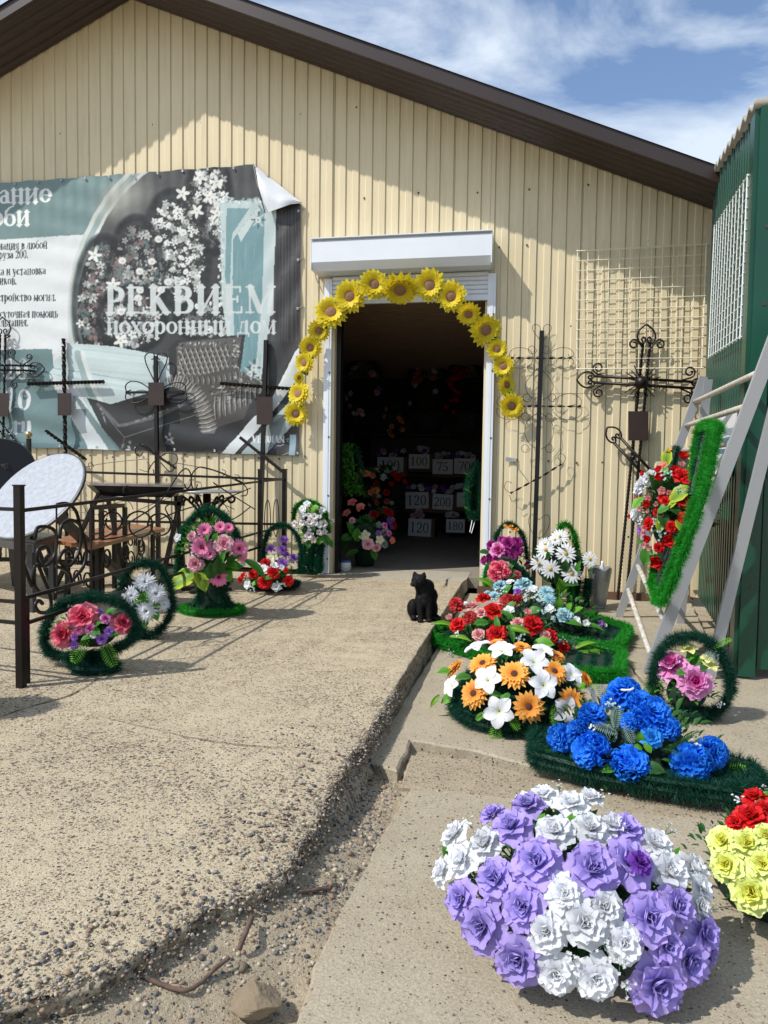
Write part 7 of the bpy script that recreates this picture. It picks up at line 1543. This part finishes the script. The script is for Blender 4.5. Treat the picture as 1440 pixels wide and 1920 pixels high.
# dark basket just outside the left edge, its fringe and shadow show
b = thing('ring_basket', 'dark green tinsel basket barely showing at the left edge below the iron fence', 'flower basket', (-2.31, -4.36, 0), 'ring baskets of artificial flowers')
for k in range(3): fur('tinsel_ring', [Vector((-2.31+.13*math.cos(a)+.02*k, -4.36+.12*math.sin(a), .05+.10*k+.03*math.cos(a))) for a in np.linspace(0, 6.28, 18)[:-1]], .03, .04, 5200, FT, b, 150+k, .002, closed=True)
bouquet(b, [('rpr', 0, 0, 60), ('rw', 60, 10, 60), ('rpr', -60, 30, 60)], (-150, 1225, 1.), (-2.31, -4.36, .30), (.13, .12, .10), .3, .1, 120, 'leafm', .04)

# ================================================================== SUNFLOWER GARLAND over the doorway
b = thing('sunflower_garland', 'arched garland of yellow sunflowers hung around the top of the open doorway', 'garland', tuple(P(750, 760, -.15)))
SFL = [(77, 1083, 125, .12, 0, 0), (97, 967, 130, .12, 0, .1), (94, 872, 60, .12, .9, 0), (130, 785, 110, .13, -.2, 0), (165, 692, 118, .14, 0, 0), (213, 595, 112, .16, .1, -.1), (283, 490, 170, .20, 0, 0), (397, 392, 165, .27, 0, .1), (533, 328, 160, .31, .1, 0), (690, 345, 195, .33, 0, -1.0), (862, 328, 168, .31, 0, 0), (990, 392, 160, .28, -.2, 0), (1092, 495, 125, .24, .4, -.9), (1190, 592, 168, .18, 0, 0), (1257, 705, 112, .15, .1, 0), (1298, 803, 118, .13, 0, .1), (1312, 915, 108, .12, .5, -.1), (1343, 1035, 128, .12, -.1, 0)]
pts = []
for (x, y, dm, yy, tx, tz) in SFL:
    p = P(530+x/3.13, 430+y/3.13, -yy); r = dm*1.13/3.13/2*depth(p)/FPX; pts.append(p+Vector((0, .02, 0)))
    flower('sf', p, Vector((tx+rng.uniform(-.38, .38), -1, tz+rng.uniform(-.32, .22))), r, b)
part('garland_vine', MB().tube(spl(pts, 5), .006, 5), M['green_stem'], b, True)
for k in range(0, len(pts)-1):
    q = pts[k].lerp(pts[k+1], .5); leaf('lm', q, Vector((rng.uniform(-1, 1), -.2, rng.uniform(-1, .8))), .085, b); leaf('lm', q, Vector((rng.uniform(-1, 1), -.2, rng.uniform(-1, .8))), .075, b); leaf('lo', q, Vector((rng.uniform(-1, 1), -.3, rng.uniform(-1, .3))), .045, b)

# ================================================================== INSIDE THE SHOP
card = pm('brown_cardboard', (.16, .10, .055), .85, 0, .15, 8.)
def signbox(px, py, wpx, hpx, y, txt, label, kind='box', tilt=0.):
    c = P(px, py, y); s = depth(c)/FPX; w_, h_ = wpx*s, hpx*s; t = thing('flower_'+kind, label, kind, (c.x, c.y+.1, c.z-h_), 'priced tubs of flowers inside the shop')
    if kind == 'box': part('carton', MB().box((c.x+.02, y+.16, c.z-h_*.12), (w_+.06, .28, h_+.05)), card, t)
    else: part('tub', MB().lathe((c.x, y+.18, c.z-h_*.62), [(.12, 0), (.16, h_*1.15), (.17, h_*1.2), (.15, h_*1.2)], 20), M['red_pot'], t, True)
    Rm = Matrix.Rotation(tilt, 3, 'Y'); q = [Vector((c.x, y-.012, c.z))+Rm @ Vector((a*w_/2, 0, e*h_/2)) for a, e in ((-1, -1), (1, -1), (1, 1), (-1, 1))]
    part('price_sign', MB().slab(q, (0, -1, 0), .002), M['paper'], t)
    if txt:
        st, wd = strokes(txt, 1., .03); lh = h_*.62; k = min(1., w_*.84/(wd*lh)); ux = Rm @ Vector((1, 0, 0)); uz = Rm @ Vector((0, 0, 1)); og = Vector((c.x, y-.0165, c.z))-ux*(wd*lh*k/2)-uz*(lh*.48)
        lettering(txt, og, ux*k, uz, lh, (0, -1, 0), M['ink'], t, cond=1., track=.03, bold=.85)
    for i in range(7):
        p = Vector((c.x+rng.uniform(-w_/2, w_/2), y+.12+rng.uniform(-.08, .12), c.z+h_*.62+rng.uniform(0, .08))); flower(rng.choice(['mw', 'rw', 'rpk', 'rlm', 'wp']), p, Vector((rng.uniform(-.5, .5), -1, .8)), .05, t)
    return t
signbox(732, 872, 50, 30, 5.0, '100', 'flower carton with a wide price sign 100, leftmost of the upper row')
signbox(786, 865, 39, 27, 5.0, '100', 'flower carton with a smaller 100 sign, second in the upper row inside')
signbox(830, 875, 38, 28, 5.0, '75', 'flower carton with the price sign 75 in the upper row inside')
signbox(871, 874, 39, 29, 5.0, '70', 'flower carton with the price sign 70 at the right end of the upper row')
signbox(782, 938, 44, 31, 4.6, '120', 'flower carton with the tilted price sign 120 beside the 200 sign, middle row', tilt=-.03)
signbox(830, 941, 38, 29, 4.6, '200', 'flower carton with the price sign 200 in the middle row inside', tilt=.04)
signbox(866, 937, 19, 27, 4.6, '', 'flower carton with a torn white sign, half hidden by the wreath at the doorway')
signbox(787, 989, 43, 33, 4.2, '120', 'flower carton with the lower price sign 120, standing on the shop floor', tilt=.03)
signbox(854, 986, 35, 25, 4.2, '180', 'dark red tub with the price sign 180 standing on the shop floor', 'tub')
shf = thing('display_shelf', 'dark stepped wooden shelf carrying priced flower cartons deep inside the shop', 'shelf', (-1.8, 5.0, 0))
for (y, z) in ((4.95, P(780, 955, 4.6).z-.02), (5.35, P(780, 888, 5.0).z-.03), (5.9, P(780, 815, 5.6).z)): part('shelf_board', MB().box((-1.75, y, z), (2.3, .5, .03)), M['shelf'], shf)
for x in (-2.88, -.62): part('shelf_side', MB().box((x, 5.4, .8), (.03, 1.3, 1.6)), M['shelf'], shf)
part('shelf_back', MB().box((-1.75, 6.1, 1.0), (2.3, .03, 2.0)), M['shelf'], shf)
def floral(name, label, cat, c, rad, items, seed, fm='leafd', n_=130, rimr=None, grp=None):
    t = thing(name, label, cat, tuple(c), grp); R_ = random.Random(seed)
    for k in range(n_//6):
        kd_ = R_.choice(items); d = Vector((R_.uniform(-1, 1), -R_.uniform(.3, 1), R_.uniform(-.6, 1))).normalized(); flower(kd_, Vector(c)+Vector((d.x*rad[0], d.y*rad[1], d.z*rad[2])), d+Vector((0, -.5, 0)), R_.uniform(.035, .06), t)
    mb = MB(); sm = f_leaf('small')
    for _ in range(n_*2):
        d = Vector((R_.uniform(-1, 1), R_.uniform(-1, .6), R_.uniform(-1, 1))).normalized(); q = d.to_track_quat('Y', 'Z').to_matrix(); sz = .06*R_.uniform(.6, 1.3); mb.add([Vector(c)+Vector((d.x*rad[0], d.y*rad[1], d.z*rad[2]))*.85+q @ (Vector(v)*sz) for v in sm.v], sm.f, sm.t)
    part('leafy_filler', mb, PT[fm], t, True, 'stuff')
    if rimr: fur('tinsel_rim', [Vector(c)+Vector((rad[0]*rimr*math.cos(a), .05, rad[2]*rimr*math.sin(a))) for a in np.linspace(0, 6.28, 24)[:-1]], .03, .05, 2600, FT, t, seed, .005, closed=True)
    return t
WG = 'wreaths hanging at the back of the shop'
floral('wreath', 'dark oval wreath with white flowers hanging at the back, centre of the doorway', 'wreath', P(800, 740, 5.6), (.30, .12, .55), ['mw', 'wp', 'rco'], 3, n_=90, rimr=1.15, grp=WG)
floral('wreath', 'dark wreath with red flowers hanging at the back right of the doorway', 'wreath', P(868, 745, 5.2), (.28, .12, .55), ['rr', 'cr'], 4, n_=90, rimr=1.15, grp=WG)
floral('wreath', 'dark wreath with pale blossoms hanging at the back left of the doorway', 'wreath', P(680, 740, 4.6), (.28, .12, .50), ['rpk', 'wp', 'pl'], 5, n_=90, rimr=1.15, grp=WG)
floral('wreath', 'dark wreath with orange flowers hanging at the back, left of centre', 'wreath', P(738, 790, 5.6), (.22, .12, .30), ['og', 'go'], 6, n_=70, grp=WG)
floral('flower_bunch', 'bunch of orange flowers in the shade inside the left part of the doorway', 'flowers', P(690, 905, 1.9), (.14, .10, .20), ['og', 'og', 'co'], 7, n_=70)
floral('flower_bunch', 'dark red flowers on a stand inside, left of the sign cartons', 'flowers', P(725, 920, 3.4), (.30, .2, .38), ['rr', 'rco', 'cr', 'wp'], 8, n_=150)
floral('flower_bunch', 'red and violet mixed bunch on the floor inside the left of the doorway', 'flowers', P(715, 985, 1.7), (.17, .12, .20), ['rr', 'rpm', 'ror', 'co', 'wp'], 9, n_=110)
gw = thing('leaf_garland', 'long green leafy garland hanging just inside the left edge of the doorway', 'garland', tuple(P(655, 920, .45)))
mb = MB(); sm = f_leaf('small'); R_ = random.Random(5)
for _ in range(620):
    u = R_.random(); c = P(646+22*u-6*math.sin(u*3), 835+90*u, .45)+Vector((R_.gauss(0, .045), R_.gauss(0, .04), 0)); d = Vector((R_.uniform(-1, 1), -R_.uniform(.2, 1), R_.uniform(-1, .6))).normalized(); q = d.to_track_quat('Y', 'Z').to_matrix(); mb.add([c+q @ (Vector(v)*R_.uniform(.04, .07)) for v in sm.v], sm.f, sm.t)
part('garland_leaves', mb, PT['leafm'], gw, True, 'stuff'); part('garland_core', MB().tube(spl([P(650, 830, .47), P(656, 870, .47), P(664, 925, .47)], 5), .03, 6), M['core'], gw)
fur('tinsel_edge', arcpx([(668, 840), (676, 870), (676, 905), (668, 930)], .5, 5), .02, .035, 3000, FT, gw, 201, .004)
wr = thing('wreath', 'edge of a dark green tinsel wreath leaning inside the right side of the doorway', 'wreath', tuple(P(890, 975, .5)), WG+' ')
del wr['group']
fur('tinsel_rim', arcpx([(893, 868), (884, 890), (878, 920), (878, 945), (884, 965), (893, 975)], .5, 5), .035, .035, 6000, FD, wr, 202, .004); fur('tinsel_rim', arcpx([(898, 868), (900, 920), (898, 975)], .55, 5), .045, .04, 6000, FD, wr, 203, .004)
for (x, y, a) in ((879, 895, 150), (882, 925, 200), (880, 958, 230)): leaf('lL', P(x, y, .46), Vector((-.8, -.3, .5)), .08, wr)
part('wire_leg', MB().tube([P(886, 972, .5), P(881, 998, .45)], .004, 5), M['tin'], wr); part('wire_leg', MB().tube([P(892, 972, .5), P(884, 1000, .45)], .004, 5), M['tin'], wr)
# potted pink flowers and ceramic pot by the door post
pk = thing('flower_pot', 'pink and salmon flowers in a dark pot just inside the left of the doorway', 'flowers', tuple(G(680, 1066)))
bouquet(pk, [('rpk', 690, 1020, 26), ('rpk', 706, 1027, 20), ('rpk', 660, 976, 15), ('co', 660, 942, 24), ('co', 676, 950, 22), ('co', 650, 962, 22), ('rco', 736, 1013, 17), ('rpm', 722, 985, 16), ('rpm', 730, 1000, 15), ('ror', 710, 1000, 16), ('cm', 685, 1004, 22), ('cm', 712, 1012, 20), ('py', 680, 1005, 16), ('lm', 650, 1010, 30, 200), ('lm', 655, 990, 30, 110), ('lm', 670, 1000, 30, 80), ('ld', 645, 1025, 26, 220), ('ls', 716, 1015, 34, -60), ('lm', 660, 1040, 30, 200), ('bp', 673, 958, 12), ('lm', 700, 1040, 26, -80)], (0, 0, 1.), tuple(P(683, 1000, .35)), (.20, .12, .20), .5, .05, 200, 'leafd', .045)
part('pot', MB().lathe(tuple(G(682, 1062)+Vector((0, .05, 0))), [(.09, 0), (.12, .16), (.11, .17)], 18), M['core'], pk, True)
cpz = thing('ceramic_pot', 'small white ceramic pot with blue rim and dots by the left door post', 'pot', tuple(G(648, 1072)))
c = G(648, 1072); part('body', MB().lathe(c, [(.035, 0), (.05, .02), (.056, .05), (.052, .085), (.048, .095), (.054, .112), (.045, .112)], 24), M['ceramic'], cpz, True)
blu = pm('blue_glaze', (.08, .14, .40), .25); part('rim_band', MB().lathe(c, [(.0487, .094), (.0555, .108), (.0555, .1125), (.0535, .113)], 24), blu, cpz, True)
for k in range(14): a = -2.6+k*.17; part('dot', MB().ball(c+Vector((.0555*math.cos(a), .0555*math.sin(a), .045+.022*math.sin(k*2.3))), .0035, 6, 4), blu, cpz)

# ================================================================== CAT
cb_ = G(790, 1163); yaw_c = math.atan2(cb_.x-CAM[0], cb_.y-CAM[1]); Rc = Matrix.Rotation(-yaw_c, 3, 'Z')
tmp = MB()
def cbl(x, y, z, r, sc=(1, 1, 1), R=None): tmp.ball((x, y, z), r, 20, 14, sc, R)
def climb(a, b, r0, r1, n_=6):
    for i in range(n_+1): u = i/n_; cbl(*(Vector(a).lerp(Vector(b), u)), r0+(r1-r0)*u)
climb((.028, .055, .085), (.022, .01, .20), .078, .056, 8)             # trunk, hips to shoulders
cbl(.02, -.012, .165, .050); cbl(.015, -.02, .13, .045)               # chest
climb((.022, .0, .20), (-.010, -.022, .255), .058, .043, 6)             # neck
cbl(-.020, -.036, .272, .0480, (1.02, 1, .90)); cbl(-.054, -.062, .253, .020, (1.1, 1, .8)); cbl(.030, .015, .225, .052); cbl(.045, .045, .16, .062); cbl(-.030, -.045, .262, .03)   # head, muzzle
cbl(-.058, .035, .075, .050, (.75, 1.1, 1.25)); cbl(-.052, -.01, .018, .020, (1, 1.9, .8))        # left haunch, hind foot
cbl(.075, .045, .070, .048, (.7, 1.1, 1.2)); cbl(.078, .0, .016, .018, (1, 1.9, .8))
climb((-.012, -.035, .15), (-.006, -.065, .018), .025, .0165, 8); cbl(-.006, -.075, .013, .0185, (1, 1.35, .7))
climb((.045, -.03, .15), (.050, -.055, .020), .025, .0165, 8); cbl(.050, -.064, .013, .0180, (1, 1.35, .7))
for (bx_, tx_, by_) in ((-.044, -.054, -.03), (.008, .016, -.045)):     # ears
    for i in range(8): u = i/7; cbl(bx_+(tx_-bx_)*u, by_, .303+.032*u, .018*(1-u)+.0022, (1, .5, 1))
tl = spl([Vector((.07, .10, .03)), Vector((.11, .06, .016)), Vector((.115, .0, .014)), Vector((.10, -.03, .013))], 8)
for p in tl: cbl(p.x, p.y, p.z, .0125)
mt_c = pm('black_cat_fur', (.006, .0055, .0055), .7, 0, .2, 60., .5, 260, c2=(.011, .009, .008), spec=.22); 
tm = bpy.data.meshes.new('tmpcat'); tm.from_pydata([tuple(Rc @ Vector(v)+cb_) for v in tmp.v], [], tmp.f); to = bpy.data.objects.new('tmpcat', tm); COL.objects.link(to)
rm = to.modifiers.new('r', 'REMESH'); rm.mode = 'VOXEL'; rm.voxel_size = .0038; sm_ = to.modifiers.new('s', 'SMOOTH'); sm_.iterations = 7; sm_.factor = .5
dg = bpy.context.evaluated_depsgraph_get(); cm_ = bpy.data.meshes.new_from_object(to.evaluated_get(dg)); bpy.data.objects.remove(to)
cm_.name = 'body'; cm_.materials.clear(); cm_.materials.append(mt_c); cm_.polygons.foreach_set('use_smooth', [True]*len(cm_.polygons))
cat = thing('cat', 'black cat sitting upright on the slab before the doorway, head turned to the left', 'cat', tuple(cb_)); link('body', cm_, cat)
nv_ = len(cm_.vertices); co = np.empty(nv_*3, np.float32); cm_.vertices.foreach_get('co', co); co = co.reshape(-1, 3); no = np.array([v.normal[:] for v in cm_.vertices]); R_ = np.random.RandomState(3); sel = R_.randint(0, nv_, 26000)
b0_, n0_ = co[sel], no[sel]; dr_ = n0_*.45+np.array([0, 0, -.9])+R_.normal(0, .25, (len(sel), 3)); dr_ /= np.linalg.norm(dr_, axis=1)[:, None]; sd_ = np.cross(dr_, R_.normal(size=(len(sel), 3))); sd_ /= np.linalg.norm(sd_, axis=1)[:, None]
Vh = np.stack([b0_-sd_*.0006, b0_+sd_*.0006, b0_+dr_*R_.uniform(.005, .010, (len(sel), 1))+n0_*.001], 1).reshape(-1, 3); hm = bpy.data.meshes.new('fur'); hm.from_pydata(Vh.tolist(), [], np.arange(len(Vh)).reshape(-1, 3).tolist()); hm.materials.append(mt_c); link('fur', hm, cat, None, 'stuff')
eye = pm('cat_eye', (.10, .12, .05), .08); nose = pm('cat_nose', (.03, .02, .02), .35)
for (x, y, z) in ((-.048, -.0745, .272), (-.018, -.0825, .271)): part('eye', MB().ball(Rc @ Vector((x, y, z))+cb_, .0036, 10, 8), eye, cat, True)
part('nose', MB().ball(Rc @ Vector((-.066, -.070, .262))+cb_, .0042, 8, 6, (1, 1, .7)), nose, cat, True)
for s in (-1, 1):
    for k in range(3): a0 = Rc @ Vector((-.062, -.072, .254))+cb_; part('whisker', MB().tube([a0, a0+Rc @ Vector((-.01+s*.03, -.012, .004-.006*k))], .0003, 3), M['tin'], cat)
